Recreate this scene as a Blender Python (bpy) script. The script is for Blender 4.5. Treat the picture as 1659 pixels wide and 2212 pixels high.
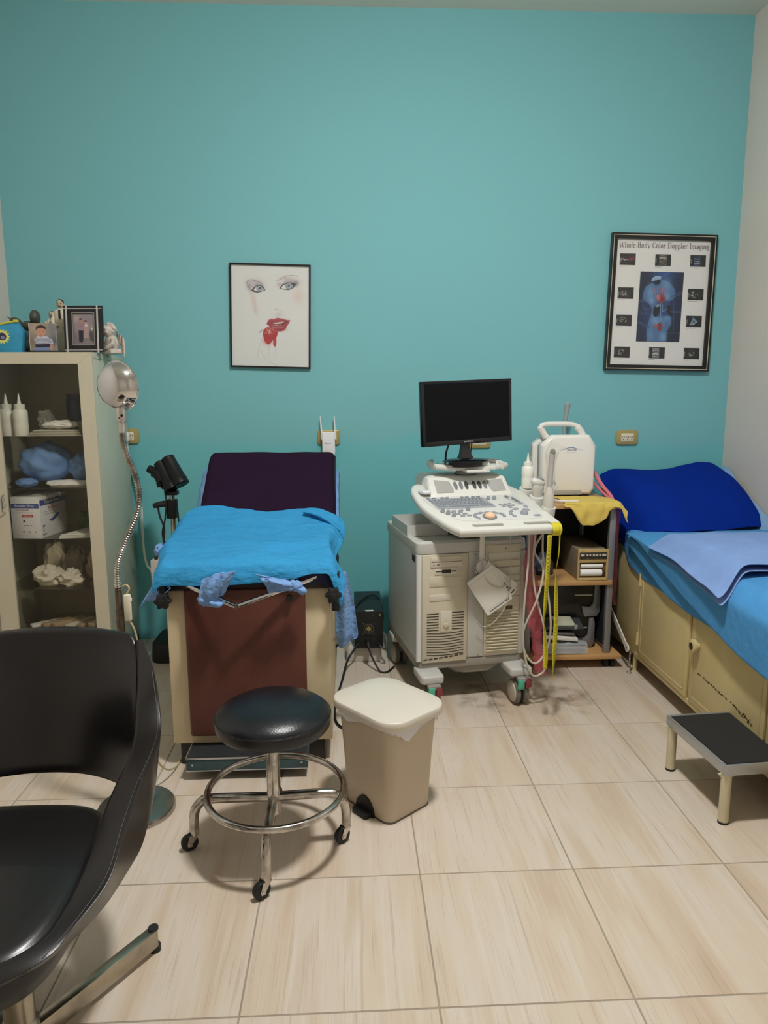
import bpy, bmesh, math, random
import numpy as np
from mathutils import Vector, Matrix, noise

# ------------------------------------------------------------------ scene, camera, light
for o in list(bpy.data.objects):
    bpy.data.objects.remove(o, do_unlink=True)
scene = bpy.context.scene
COL = scene.collection
random.seed(7)

CAM_H = 1.366
YAW, PITCH, ROLL, FPX = 0.0474, 0.1634, -0.0042, 1516.0
cam_data = bpy.data.cameras.new('camera')
cam = bpy.data.objects.new('camera', cam_data)
COL.objects.link(cam)
_f = Vector((math.sin(YAW)*math.cos(PITCH), math.cos(YAW)*math.cos(PITCH), -math.sin(PITCH)))
_r = Vector((math.cos(YAW), -math.sin(YAW), 0.0))
_u = _r.cross(_f)
_r, _u = (math.cos(ROLL)*_r + math.sin(ROLL)*_u), (-math.sin(ROLL)*_r + math.cos(ROLL)*_u)
_m = Matrix((( _r.x, _u.x, -_f.x, 0.0), (_r.y, _u.y, -_f.y, 0.0), (_r.z, _u.z, -_f.z, CAM_H), (0, 0, 0, 1)))
cam.matrix_world = _m
cam_data.sensor_fit = 'HORIZONTAL'
cam_data.sensor_width = 36.0
cam_data.lens = FPX/1659.0*36.0
cam_data.clip_start = 0.05
scene.camera = cam

world = bpy.data.worlds.new('world')
scene.world = world
world.use_nodes = True
world.node_tree.nodes['Background'].inputs[0].default_value = (0.9, 0.95, 1.0, 1)
world.node_tree.nodes['Background'].inputs[1].default_value = 0.05

# the room is lit by one round flush ceiling light (its glowing diffuser is built with the lamp below)
LAMP = (0.37, 1.62)
LAMP_RADIANCE = 412.0
LAMP_COLOUR = (1.0, 0.985, 0.972)

scene.view_settings.view_transform = 'Standard'
scene.view_settings.look = 'None'
scene.view_settings.gamma = 1.0
scene.view_settings.use_curve_mapping = False
scene.view_settings.exposure = 0.0

# ------------------------------------------------------------------ materials
def lin(c):
    return tuple((x/12.92 if x <= 0.04045 else ((x+0.055)/1.055)**2.4) for x in c)
def rgb(r, g, b):
    return lin((r/255.0, g/255.0, b/255.0))
MATS = {}
def mat(name, col, rough=0.5, metal=0.0, var=0.0, vscale=12.0, bump=0.0, bscale=150.0, spec=0.5, coat=0.0, stretch=None, sheen=0.0, bdist=0.004):
    if name in MATS:
        return MATS[name]
    m = bpy.data.materials.new(name)
    m.use_nodes = True
    nt = m.node_tree
    b = nt.nodes['Principled BSDF']
    c = rgb(*col)
    b.inputs['Base Color'].default_value = (*c, 1)
    b.inputs['Roughness'].default_value = rough
    b.inputs['Metallic'].default_value = metal
    b.inputs['Specular IOR Level'].default_value = spec
    if coat: b.inputs['Coat Weight'].default_value = coat
    if sheen: b.inputs['Sheen Weight'].default_value = sheen
    tc = None
    if var or bump:
        tc = nt.nodes.new('ShaderNodeTexCoord')
        mp = nt.nodes.new('ShaderNodeMapping')
        if stretch: mp.inputs['Scale'].default_value = stretch
        nt.links.new(tc.outputs['Object'], mp.inputs['Vector'])
    if var:
        n = nt.nodes.new('ShaderNodeTexNoise')
        n.inputs['Scale'].default_value = vscale
        n.inputs['Detail'].default_value = 5
        nt.links.new(mp.outputs[0], n.inputs['Vector'])
        r = nt.nodes.new('ShaderNodeValToRGB')
        r.color_ramp.elements[0].position = 0.3
        r.color_ramp.elements[1].position = 0.7
        r.color_ramp.elements[0].color = (*[x*(1-var) for x in c], 1)
        r.color_ramp.elements[1].color = (*[min(1, x*(1+var)) for x in c], 1)
        nt.links.new(n.outputs['Fac'], r.inputs['Fac'])
        nt.links.new(r.outputs['Color'], b.inputs['Base Color'])
    if bump:
        n2 = nt.nodes.new('ShaderNodeTexNoise')
        n2.inputs['Scale'].default_value = bscale
        n2.inputs['Detail'].default_value = 4
        nt.links.new(mp.outputs[0], n2.inputs['Vector'])
        bp = nt.nodes.new('ShaderNodeBump')
        bp.inputs['Strength'].default_value = bump
        bp.inputs['Distance'].default_value = bdist
        nt.links.new(n2.outputs['Fac'], bp.inputs['Height'])
        nt.links.new(bp.outputs['Normal'], b.inputs['Normal'])
    MATS[name] = m
    return m

def glass_mat(name, tint=(0.8, 0.8, 0.75), rough=0.02, alpha=0.12):
    m = bpy.data.materials.new(name); m.use_nodes = True
    nt = m.node_tree; nt.nodes.clear()
    out = nt.nodes.new('ShaderNodeOutputMaterial')
    tr = nt.nodes.new('ShaderNodeBsdfTransparent'); tr.inputs[0].default_value = (*tint, 1)
    gl = nt.nodes.new('ShaderNodeBsdfGlossy'); gl.inputs['Roughness'].default_value = rough
    gl.inputs['Color'].default_value = (1, 1, 1, 1)
    fr = nt.nodes.new('ShaderNodeFresnel'); fr.inputs['IOR'].default_value = 1.45
    mx = nt.nodes.new('ShaderNodeMixShader')
    ge = nt.nodes.new('ShaderNodeNewGeometry')          # the inner side of the thin pane adds no second reflection
    inv = nt.nodes.new('ShaderNodeMath'); inv.operation = 'SUBTRACT'; inv.inputs[0].default_value = 1.0
    mu = nt.nodes.new('ShaderNodeMath'); mu.operation = 'MULTIPLY'
    nt.links.new(ge.outputs['Backfacing'], inv.inputs[1]); nt.links.new(fr.outputs[0], mu.inputs[0]); nt.links.new(inv.outputs[0], mu.inputs[1])
    nt.links.new(mu.outputs[0], mx.inputs[0]); nt.links.new(tr.outputs[0], mx.inputs[1]); nt.links.new(gl.outputs[0], mx.inputs[2])
    nt.links.new(mx.outputs[0], out.inputs[0])
    MATS[name] = m
    return m

def film_mat(name, col, opacity=0.3, rough=0.25):
    m = bpy.data.materials.new(name); m.use_nodes = True
    nt = m.node_tree; nt.nodes.clear()
    out = nt.nodes.new('ShaderNodeOutputMaterial')
    tr = nt.nodes.new('ShaderNodeBsdfTransparent')
    b = nt.nodes.new('ShaderNodeBsdfPrincipled')
    b.inputs['Base Color'].default_value = (*rgb(*col), 1); b.inputs['Roughness'].default_value = rough
    mx = nt.nodes.new('ShaderNodeMixShader'); mx.inputs[0].default_value = opacity
    nt.links.new(tr.outputs[0], mx.inputs[1]); nt.links.new(b.outputs[0], mx.inputs[2]); nt.links.new(mx.outputs[0], out.inputs[0])
    MATS[name] = m
    return m

def print_mat():
    m = bpy.data.materials.new('printed_colour'); m.use_nodes = True
    nt = m.node_tree; b = nt.nodes['Principled BSDF']
    a = nt.nodes.new('ShaderNodeVertexColor'); a.layer_name = 'print'
    nt.links.new(a.outputs['Color'], b.inputs['Base Color'])
    b.inputs['Roughness'].default_value = 0.35
    MATS['print'] = m
    return m
PRINT = print_mat()

# ------------------------------------------------------------------ mesh builder
WM = {}
def V3(p): return Vector((p[0], p[1], p[2]))
class MB:
    def __init__(self):
        self.v = []; self.f = []
    def add(self, vs, fs):
        n = len(self.v)
        self.v += [tuple(p) for p in vs]
        self.f += [tuple(i+n for i in f) for f in fs]
        return self
    def box(self, x0, x1, y0, y1, z0, z1, M=None):
        vs = [Vector(p) for p in ((x0,y0,z0),(x1,y0,z0),(x1,y1,z0),(x0,y1,z0),(x0,y0,z1),(x1,y0,z1),(x1,y1,z1),(x0,y1,z1))]
        if M is not None: vs = [M @ p for p in vs]
        return self.add(vs, [(0,3,2,1),(4,5,6,7),(0,1,5,4),(1,2,6,5),(2,3,7,6),(3,0,4,7)])
    def tube(self, pts, r, n=10, closed=False, caps=True, flat=1.0):
        P = [V3(p) for p in pts]; k = len(P)
        R = r if isinstance(r, (list, tuple)) else [r]*k
        T = []
        for i in range(k):
            if closed: t = P[(i+1) % k]-P[i-1]
            else: t = P[min(i+1, k-1)]-P[max(i-1, 0)]
            if t.length < 1e-9: t = Vector((0,0,1))
            T.append(t.normalized())
        a = Vector((0,0,1)) if abs(T[0].z) < 0.9 else Vector((1,0,0))
        N = (a - T[0]*a.dot(T[0])).normalized()
        vs = []
        for i in range(k):
            N = (N - T[i]*N.dot(T[i]))
            if N.length < 1e-6: N = T[i].orthogonal()
            N.normalize(); B = T[i].cross(N)
            for j in range(n):
                th = 2*math.pi*j/n
                vs.append(P[i]+(N*math.cos(th)*flat+B*math.sin(th))*R[i])
        fs = []
        for i in range(k if closed else k-1):
            i2 = (i+1) % k
            for j in range(n):
                j2 = (j+1) % n
                fs.append((i*n+j, i*n+j2, i2*n+j2, i2*n+j))
        if caps and not closed:
            fs.append(tuple(range(n-1, -1, -1))); fs.append(tuple((k-1)*n+j for j in range(n)))
        return self.add(vs, fs)
    def cyl(self, p0, p1, r0, r1=None, n=16, caps=True):
        return self.tube([p0, p1], [r0, r0 if r1 is None else r1], n, caps=caps)
    def lathe(self, prof, c=(0,0,0), n=24, M=None, sx=1.0, sy=1.0):
        vs = []; fs = []
        for (r, z) in prof:
            for j in range(n):
                th = 2*math.pi*j/n
                p = Vector((r*math.cos(th)*sx, r*math.sin(th)*sy, z))
                if M is not None: p = M @ p
                vs.append(p+V3(c))
        k = len(prof)
        for i in range(k-1):
            for j in range(n):
                j2 = (j+1) % n
                fs.append((i*n+j, i*n+j2, (i+1)*n+j2, (i+1)*n+j))
        if prof[0][0] > 1e-6: fs.append(tuple(range(n-1, -1, -1)))
        if prof[-1][0] > 1e-6: fs.append(tuple((k-1)*n+j for j in range(n)))
        return self.add(vs, fs)
    def ell(self, c, r, nu=16, nv=10, M=None, fn=None):
        vs = []; fs = []
        for i in range(nv+1):
            ph = math.pi*i/nv
            for j in range(nu):
                th = 2*math.pi*j/nu
                p = Vector((r[0]*math.sin(ph)*math.cos(th), r[1]*math.sin(ph)*math.sin(th), r[2]*math.cos(ph)))
                if fn: p = p*fn(p)
                if M is not None: p = M @ p
                vs.append(p+V3(c))
        for i in range(nv):
            for j in range(nu):
                j2 = (j+1) % nu
                fs.append((i*nu+j, (i+1)*nu+j, (i+1)*nu+j2, i*nu+j2))
        return self.add(vs, fs)
    def prism(self, poly, fn0, fn1):
        """poly of 2d points; fn0/fn1 map (a,b) to 3d for the two caps"""
        n = len(poly)
        vs = [V3(fn0(*p)) for p in poly]+[V3(fn1(*p)) for p in poly]
        fs = [tuple(range(n-1, -1, -1)), tuple(range(n, 2*n))]
        for i in range(n):
            j = (i+1) % n
            fs.append((i, j, n+j, n+i))
        return self.add(vs, fs)
    def grid(self, fn, nu, nv):
        vs = []
        for i in range(nu+1):
            for j in range(nv+1):
                vs.append(V3(fn(i/nu, j/nv)))
        fs = []
        w = nv+1
        for i in range(nu):
            for j in range(nv):
                fs.append((i*w+j, (i+1)*w+j, (i+1)*w+j+1, i*w+j+1))
        return self.add(vs, fs)
    def loft(self, rings, closed=True, caps=True):
        n = len(rings[0]); vs = [p for r in rings for p in r]; fs = []
        for i in range(len(rings)-1):
            for j in range(n if closed else n-1):
                j2 = (j+1) % n
                fs.append((i*n+j, i*n+j2, (i+1)*n+j2, (i+1)*n+j))
        if caps:
            fs.append(tuple(range(n-1, -1, -1))); k = (len(rings)-1)*n
            fs.append(tuple(k+j for j in range(n)))
        return self.add(vs, fs)

def rrect(w, d, r, n=5, cx=0, cy=0):
    out = []
    for (sx, sy, a0) in ((1,1,0),(-1,1,90),(-1,-1,180),(1,-1,270)):
        for i in range(n+1):
            a = math.radians(a0+90*i/n)
            out.append((cx+sx*(w/2-r)+r*math.cos(a), cy+sy*(d/2-r)+r*math.sin(a)))
    return out

def make_mesh(name, mb, mt, M=None, bevel=0.0, bseg=2, smooth=40):
    me = bpy.data.meshes.new(name)
    vs = mb.v if M is None else [tuple(M @ Vector(p)) for p in mb.v]
    me.from_pydata(vs, [], mb.f)
    bm = bmesh.new(); bm.from_mesh(me)
    bmesh.ops.recalc_face_normals(bm, faces=bm.faces)
    if bevel > 0:
        ed = [e for e in bm.edges if len(e.link_faces) == 2 and e.calc_face_angle(0) > math.radians(35)]
        try:
            bmesh.ops.bevel(bm, geom=ed, offset=bevel, segments=bseg, affect='EDGES', profile=0.5, clamp_overlap=True)
        except Exception:
            pass
    bm.to_mesh(me); bm.free()
    if smooth:
        for p in me.polygons: p.use_smooth = True
        try: me.set_sharp_from_angle(angle=math.radians(smooth))
        except Exception: pass
    if mt is not None: me.materials.append(mt)
    return me

def thing(name, label, cat, loc=(0,0,0), rotz=0.0, group=None):
    o = bpy.data.objects.new(name, None)
    o.empty_display_size = 0.05
    COL.objects.link(o)
    o.location = loc; o.rotation_euler = (0, 0, rotz)
    WM[o] = Matrix.Translation(Vector(loc)) @ Matrix.Rotation(rotz, 4, 'Z')
    o['label'] = label; o['category'] = cat
    if group: o['group'] = group
    return o

def part(name, mb, mt, parent, local=False, bevel=0.0, bseg=2, smooth=40, label=None, sub=0, solid=0.0):
    W = WM[parent]
    me = make_mesh(name, mb, mt, None if local else W.inverted(), bevel, bseg, smooth)
    o = bpy.data.objects.new(name, me)
    COL.objects.link(o); o.parent = parent
    WM[o] = W.copy()
    if label: o['label'] = label
    mods(o, sub, solid)
    return o

def mods(o, sub, solid):
    if solid:
        s = o.modifiers.new('thickness', 'SOLIDIFY'); s.thickness = solid; s.offset = 0
    if sub:
        s = o.modifiers.new('smooth', 'SUBSURF'); s.levels = sub; s.render_levels = sub

def solo(name, mb, mt, label, cat, loc=(0,0,0), bevel=0.0, bseg=2, smooth=40, sub=0, solid=0.0, group=None):
    """a thing that is one mesh; builder in world coordinates, origin at loc"""
    me = make_mesh(name, mb, mt, Matrix.Translation(-Vector(loc)), bevel, bseg, smooth)
    o = bpy.data.objects.new(name, me); COL.objects.link(o); o.location = loc
    WM[o] = Matrix.Translation(Vector(loc))
    o['label'] = label; o['category'] = cat
    if group: o['group'] = group
    mods(o, sub, solid)
    return o

def struct(name, mb, mt, smooth=0, bevel=0.0):
    me = make_mesh(name, mb, mt, None, bevel, 2, smooth)
    o = bpy.data.objects.new(name, me); COL.objects.link(o)
    o['kind'] = 'structure'; WM[o] = Matrix.Identity(4)
    return o

def dup_part(src, parent, M=None):
    """same mesh, another place under a parent; M is the local matrix"""
    c = src.copy(); COL.objects.link(c); c.parent = parent
    if M is not None: c.matrix_local = M
    WM[c] = WM[parent] @ (M if M is not None else Matrix.Identity(4))
    return c

# ------------------------------------------------------------------ lettering and printed pictures
def text_geo(txt, size=1.0, align='CENTER', xs=1.0, space=1.0):
    cu = bpy.data.curves.new('t', 'FONT'); cu.body = txt; cu.size = size
    cu.align_x = align; cu.align_y = 'CENTER'; cu.space_character = space; cu.resolution_u = 3
    o = bpy.data.objects.new('t', cu); COL.objects.link(o)
    bpy.context.view_layer.update()
    dg = bpy.context.evaluated_depsgraph_get()
    me = bpy.data.meshes.new_from_object(o.evaluated_get(dg))
    vs = [(v.co.x*xs, v.co.y) for v in me.vertices]; fs = [tuple(p.vertices) for p in me.polygons]
    bpy.data.objects.remove(o, do_unlink=True); bpy.data.curves.remove(cu); bpy.data.meshes.remove(me)
    return vs, fs

class Print:
    """flat coloured shapes lying on a plane: origin O, unit axes U (right) and V (up), N (out)"""
    def __init__(self, O, U, Vv, N):
        self.O = V3(O); self.U = V3(U); self.V = V3(Vv); self.N = V3(N)
        self.v = []; self.f = []; self.c = []; self.z = 0.0004
    def pt(self, a, b): return self.O+self.U*a+self.V*b+self.N*self.z
    def poly(self, pts, col):
        n = len(self.v)
        self.v += [tuple(self.pt(*p)) for p in pts]; self.c += [col]*len(pts)
        self.f.append(tuple(range(n, n+len(pts)))); self.z += 0.00001
        return self
    def rect(self, x0, y0, x1, y1, col): return self.poly([(x0,y0),(x1,y0),(x1,y1),(x0,y1)], col)
    def disc(self, x, y, rx, ry, col, n=16):
        return self.poly([(x+rx*math.cos(2*math.pi*i/n), y+ry*math.sin(2*math.pi*i/n)) for i in range(n)], col)
    def text(self, txt, x, y, size, col, align='CENTER', xs=1.0, rot=0.0, space=1.0):
        vs, fs = text_geo(txt, size, align, xs, space)
        n = len(self.v); ca, sa = math.cos(rot), math.sin(rot)
        self.v += [tuple(self.pt(x+a*ca-b*sa, y+a*sa+b*ca)) for a, b in vs]; self.c += [col]*len(vs)
        self.f += [tuple(i+n for i in f) for f in fs]; self.z += 0.00001
        return self
    def line(self, pts, w, col):
        for (a, b), (c, d) in zip(pts[:-1], pts[1:]):
            l = math.hypot(c-a, d-b) or 1e-9
            nx, ny = -(d-b)/l*w/2, (c-a)/l*w/2
            self.poly([(a+nx,b+ny),(a-nx,b-ny),(c-nx,d-ny),(c+nx,d+ny)], col)
            self.z -= 0.00001
        self.z += 0.00001
        return self
    def build(self, name, parent, local=False):
        W = WM[parent]; M = W.inverted()
        me = bpy.data.meshes.new(name)
        me.from_pydata(self.v if local else [tuple(M @ Vector(p)) for p in self.v], [], self.f)
        at = me.color_attributes.new('print', 'FLOAT_COLOR', 'POINT')
        arr = np.ones((len(self.v), 4)); arr[:, :3] = [rgb(*c) for c in self.c]
        at.data.foreach_set('color', arr.ravel())
        me.materials.append(PRINT)
        o = bpy.data.objects.new(name, me); COL.objects.link(o); o.parent = parent; WM[o] = W.copy()
        return o

class Canvas:
    """small raster painted with soft shapes, carried by the vertex colours of a fine flat grid"""
    def __init__(self, nx, ny, quad, bg):
        # quad: the four corners tl,tr,br,bl of the picture in tracing coordinates
        self.nx, self.ny = nx, ny
        s, t = np.meshgrid(np.linspace(0, 1, nx), np.linspace(0, 1, ny))
        tl, tr, br, bl = [np.array(q, float) for q in quad]
        s3, t3 = s[..., None], t[..., None]
        P = (1-t3)*((1-s3)*tl+s3*tr)+t3*((1-s3)*bl+s3*br)
        self.x, self.y = P[..., 0], P[..., 1]
        self.px = abs(tr[0]-tl[0])/nx
        self.c = np.ones((ny, nx, 3))*np.array(bg)/255.0
    def blend(self, a, col):
        a = np.clip(a, 0, 1)[..., None]
        self.c = self.c*(1-a)+np.array(col)/255.0*a
    def ell(self, cx, cy, rx, ry, col, rot=0, op=1.0, soft=None):
        ca, sa = math.cos(math.radians(rot)), math.sin(math.radians(rot))
        dx, dy = self.x-cx, self.y-cy
        u, v = dx*ca+dy*sa, -dx*sa+dy*ca
        d = np.sqrt((u/rx)**2+(v/ry)**2)
        if soft is None: soft = self.px/min(rx, ry)
        self.blend(op*np.clip((1-d)/max(soft, 1e-6)+0.5, 0, 1), col)
    def glow(self, cx, cy, rx, ry, col, rot=0, op=1.0):
        ca, sa = math.cos(math.radians(rot)), math.sin(math.radians(rot))
        dx, dy = self.x-cx, self.y-cy
        u, v = dx*ca+dy*sa, -dx*sa+dy*ca
        self.blend(op*np.exp(-((u/rx)**2+(v/ry)**2)), col)
    def seg(self, a, b):
        ax, ay = a; bx, by = b
        dx, dy = bx-ax, by-ay; l2 = dx*dx+dy*dy+1e-9
        t = np.clip(((self.x-ax)*dx+(self.y-ay)*dy)/l2, 0, 1)
        return np.hypot(self.x-ax-t*dx, self.y-ay-t*dy)
    def line(self, pts, w, col, op=1.0, soft=None):
        d = None
        for a, b in zip(pts[:-1], pts[1:]):
            e = self.seg(a, b); d = e if d is None else np.minimum(d, e)
        s = soft or self.px
        self.blend(op*np.clip((w/2-d)/s+0.5, 0, 1), col)
    def poly(self, pts, col, op=1.0, soft=None):
        ins = np.zeros(self.x.shape, bool); n = len(pts); d = None
        for i in range(n):
            (ax, ay), (bx, by) = pts[i], pts[(i+1) % n]
            cond = ((ay > self.y) != (by > self.y))
            xi = (bx-ax)*(self.y-ay)/((by-ay) if abs(by-ay) > 1e-9 else 1e-9)+ax
            ins ^= cond & (self.x < xi)
            e = self.seg((ax, ay), (bx, by)); d = e if d is None else np.minimum(d, e)
        sd = np.where(ins, d, -d)
        self.blend(op*np.clip(sd/(soft or self.px)+0.5, 0, 1), col)
    def noise(self, amp, seed=0, cell=1):
        rng = np.random.RandomState(seed)
        n = rng.uniform(-1, 1, (self.ny//cell+2, self.nx//cell+2))
        n = np.kron(n, np.ones((cell, cell)))[:self.ny, :self.nx]
        self.c = np.clip(self.c+n[..., None]*amp, 0, 1)
    def build(self, name, corners, parent, local=False, off=None):
        """corners tl,tr,br,bl in 3d"""
        tl, tr, br, bl = [np.array(q, float) for q in corners]
        s, t = np.meshgrid(np.linspace(0, 1, self.nx), np.linspace(0, 1, self.ny))
        s3, t3 = s[..., None], t[..., None]
        P = ((1-t3)*((1-s3)*tl+s3*tr)+t3*((1-s3)*bl+s3*br)).reshape(-1, 3)
        W = WM[parent]
        if not local:
            Mi = np.array(W.inverted()); P = P @ Mi[:3, :3].T+Mi[:3, 3]
        nx, ny = self.nx, self.ny
        idx = np.arange(nx*ny).reshape(ny, nx)
        F = np.stack([idx[1:, :-1], idx[1:, 1:], idx[:-1, 1:], idx[:-1, :-1]], -1).reshape(-1, 4)
        me = bpy.data.meshes.new(name)
        me.vertices.add(nx*ny); me.vertices.foreach_set('co', P.ravel())
        me.loops.add(F.size); me.loops.foreach_set('vertex_index', F.ravel().astype(np.int32))
        me.polygons.add(len(F)); me.polygons.foreach_set('loop_start', np.arange(0, F.size, 4, dtype=np.int32))
        me.update(calc_edges=True); me.validate()
        at = me.color_attributes.new('print', 'FLOAT_COLOR', 'POINT')
        c = self.c.reshape(-1, 3)
        cl = np.where(c <= 0.04045, c/12.92, ((c+0.055)/1.055)**2.4)
        arr = np.ones((nx*ny, 4)); arr[:, :3] = cl
        at.data.foreach_set('color', arr.ravel())
        me.materials.append(PRINT)
        o = bpy.data.objects.new(name, me); COL.objects.link(o); o.parent = parent; WM[o] = W.copy()
        return o

def nz(x, y, z=0.0, s=1.0):
    return noise.noise(Vector((x*s, y*s, z*s)))
def sm(a, b, t):
    t = max(0.0, min(1.0, (t-a)/(b-a))); return t*t*(3-2*t)
def interp(xs, ys, t):
    if t <= xs[0]: return ys[0]
    for i in range(len(xs)-1):
        if t <= xs[i+1]:
            return ys[i]+(ys[i+1]-ys[i])*(t-xs[i])/(xs[i+1]-xs[i])
    return ys[-1]
def catmull(pts, k=6, closed=False):
    P = [V3(p) for p in pts]; n = len(P); out = []
    rng = range(n if closed else n-1)
    for i in rng:
        if closed: a, b, c, d = P[(i-1) % n], P[i], P[(i+1) % n], P[(i+2) % n]
        else: a, b, c, d = P[max(i-1, 0)], P[i], P[i+1], P[min(i+2, n-1)]
        for j in range(k):
            t = j/k
            out.append(0.5*((2*b)+(-a+c)*t+(2*a-5*b+4*c-d)*t*t+(-a+3*b-3*c+d)*t**3))
    if not closed: out.append(P[-1])
    return out
# ------------------------------------------------------------------ the room
XL, XR, YB, YF, ZC = -1.785, 2.128, 3.916, -1.60, 3.31
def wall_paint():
    # two tones: the lower part of the wall is a slightly stronger teal
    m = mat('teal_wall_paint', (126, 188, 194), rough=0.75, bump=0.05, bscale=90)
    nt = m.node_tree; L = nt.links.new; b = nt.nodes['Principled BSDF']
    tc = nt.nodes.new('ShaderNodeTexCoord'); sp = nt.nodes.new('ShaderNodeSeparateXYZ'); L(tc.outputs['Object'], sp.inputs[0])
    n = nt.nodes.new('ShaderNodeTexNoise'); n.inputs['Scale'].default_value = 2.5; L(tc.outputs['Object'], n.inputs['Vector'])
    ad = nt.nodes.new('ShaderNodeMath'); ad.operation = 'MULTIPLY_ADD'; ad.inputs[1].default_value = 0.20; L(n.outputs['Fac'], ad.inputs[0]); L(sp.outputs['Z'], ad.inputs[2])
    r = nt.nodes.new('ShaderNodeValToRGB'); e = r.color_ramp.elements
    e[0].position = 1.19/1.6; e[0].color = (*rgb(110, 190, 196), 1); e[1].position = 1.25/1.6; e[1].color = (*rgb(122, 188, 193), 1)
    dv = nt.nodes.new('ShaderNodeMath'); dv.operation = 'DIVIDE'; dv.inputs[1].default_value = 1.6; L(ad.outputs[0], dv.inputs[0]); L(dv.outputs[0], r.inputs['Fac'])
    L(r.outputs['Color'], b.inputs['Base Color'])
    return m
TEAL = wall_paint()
BEIGE = mat('beige_wall_paint', (218, 210, 200), rough=0.8, var=0.02, vscale=4.0, bump=0.04, bscale=90)
CEIL = mat('ceiling_paint', (232, 230, 218), rough=0.85, bump=0.05, bscale=60)
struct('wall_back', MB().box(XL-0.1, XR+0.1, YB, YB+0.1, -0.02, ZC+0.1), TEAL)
struct('wall_left', MB().box(XL-0.1, XL, YF-0.1, YB, -0.02, ZC+0.1), BEIGE)
struct('wall_right', MB().box(XR, XR+0.1, YF-0.1, YB, -0.02, ZC+0.1), BEIGE)
struct('wall_front', MB().box(XL, XR, YF-0.1, YF, -0.02, ZC+0.1), BEIGE)
struct('ceiling', MB().box(XL, XR, YF, YB, ZC, ZC+0.1), CEIL)
GROUT = mat('grout', (158, 146, 130), rough=0.85, var=0.12, vscale=25)
floor = struct('floor', MB().box(XL, XR, YF, YB, -0.06, -0.0015), GROUT)

def tile_material():
    m = bpy.data.materials.new('wood_look_tile'); m.use_nodes = True
    nt = m.node_tree; b = nt.nodes['Principled BSDF']; L = nt.links.new
    tc = nt.nodes.new('ShaderNodeTexCoord'); oi = nt.nodes.new('ShaderNodeObjectInfo')
    mul = nt.nodes.new('ShaderNodeMath'); mul.operation = 'MULTIPLY'; mul.inputs[1].default_value = 37.0
    L(oi.outputs['Random'], mul.inputs[0])
    cx = nt.nodes.new('ShaderNodeCombineXYZ'); L(mul.outputs[0], cx.inputs['X']); L(mul.outputs[0], cx.inputs['Z'])
    ad = nt.nodes.new('ShaderNodeVectorMath'); ad.operation = 'ADD'
    L(tc.outputs['Object'], ad.inputs[0]); L(cx.outputs[0], ad.inputs[1])
    def noise_tex(scale, detail, rough, dist=0.0):
        mp = nt.nodes.new('ShaderNodeMapping'); mp.inputs['Scale'].default_value = scale
        L(ad.outputs[0], mp.inputs['Vector'])
        n = nt.nodes.new('ShaderNodeTexNoise'); n.inputs['Scale'].default_value = 1.0
        n.inputs['Detail'].default_value = detail; n.inputs['Roughness'].default_value = rough; n.inputs['Distortion'].default_value = dist
        L(mp.outputs[0], n.inputs['Vector']); return n
    def ramp(src, stops):
        r = nt.nodes.new('ShaderNodeValToRGB'); e = r.color_ramp.elements
        while len(e) < len(stops): e.new(0.5)
        for el, (p, c) in zip(e, stops): el.position = p; el.color = (*c, 1)
        L(src, r.inputs['Fac']); return r
    broad = noise_tex((7.5, 0.9, 1), 3, 0.55, 0.5)
    base = ramp(broad.outputs['Fac'], [(0.30, rgb(199, 178, 155)), (0.46, rgb(210, 194, 174)), (0.58, rgb(213, 201, 186)), (0.72, rgb(203, 185, 163))])
    streak = noise_tex((110, 2.6, 1), 4, 0.6, 0.5)
    sk = ramp(streak.outputs['Fac'], [(0.58, (0, 0, 0)), (0.70, (1, 1, 1))])
    mx = nt.nodes.new('ShaderNodeMixRGB'); mx.blend_type = 'MIX'
    f1 = nt.nodes.new('ShaderNodeMath'); f1.operation = 'MULTIPLY'; f1.inputs[1].default_value = 0.40
    L(sk.outputs['Color'], f1.inputs[0]); L(f1.outputs[0], mx.inputs['Fac'])
    L(base.outputs['Color'], mx.inputs['Color1']); mx.inputs['Color2'].default_value = (*rgb(176, 148, 120), 1)
    fine = noise_tex((230, 4.0, 1), 3, 0.5)
    fk = ramp(fine.outputs['Fac'], [(0.62, (0, 0, 0)), (0.72, (1, 1, 1))])
    mx2 = nt.nodes.new('ShaderNodeMixRGB'); f2 = nt.nodes.new('ShaderNodeMath'); f2.operation = 'MULTIPLY'; f2.inputs[1].default_value = 0.34
    L(fk.outputs['Color'], f2.inputs[0]); L(f2.outputs[0], mx2.inputs['Fac'])
    L(mx.outputs['Color'], mx2.inputs['Color1']); mx2.inputs['Color2'].default_value = (*rgb(150, 128, 108), 1)
    pale = noise_tex((60, 2.0, 1), 3, 0.5)
    pk = ramp(pale.outputs['Fac'], [(0.57, (0, 0, 0)), (0.72, (1, 1, 1))])
    mx3 = nt.nodes.new('ShaderNodeMixRGB'); f3 = nt.nodes.new('ShaderNodeMath'); f3.operation = 'MULTIPLY'; f3.inputs[1].default_value = 0.45
    L(pk.outputs['Color'], f3.inputs[0]); L(f3.outputs[0], mx3.inputs['Fac'])
    L(mx2.outputs['Color'], mx3.inputs['Color1']); mx3.inputs['Color2'].default_value = (*rgb(219, 211, 199), 1)
    L(mx3.outputs['Color'], b.inputs['Base Color'])
    b.inputs['Roughness'].default_value = 0.3
    b.inputs['Specular IOR Level'].default_value = 0.4
    bp = nt.nodes.new('ShaderNodeBump'); bp.inputs['Strength'].default_value = 0.12; bp.inputs['Distance'].default_value = 0.002
    L(streak.outputs['Fac'], bp.inputs['Height']); L(bp.outputs['Normal'], b.inputs['Normal'])
    return m
TILE = tile_material()
TS, TX0, TY0, GAP = 0.45, 0.1863, 1.3773, 0.0042
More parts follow.
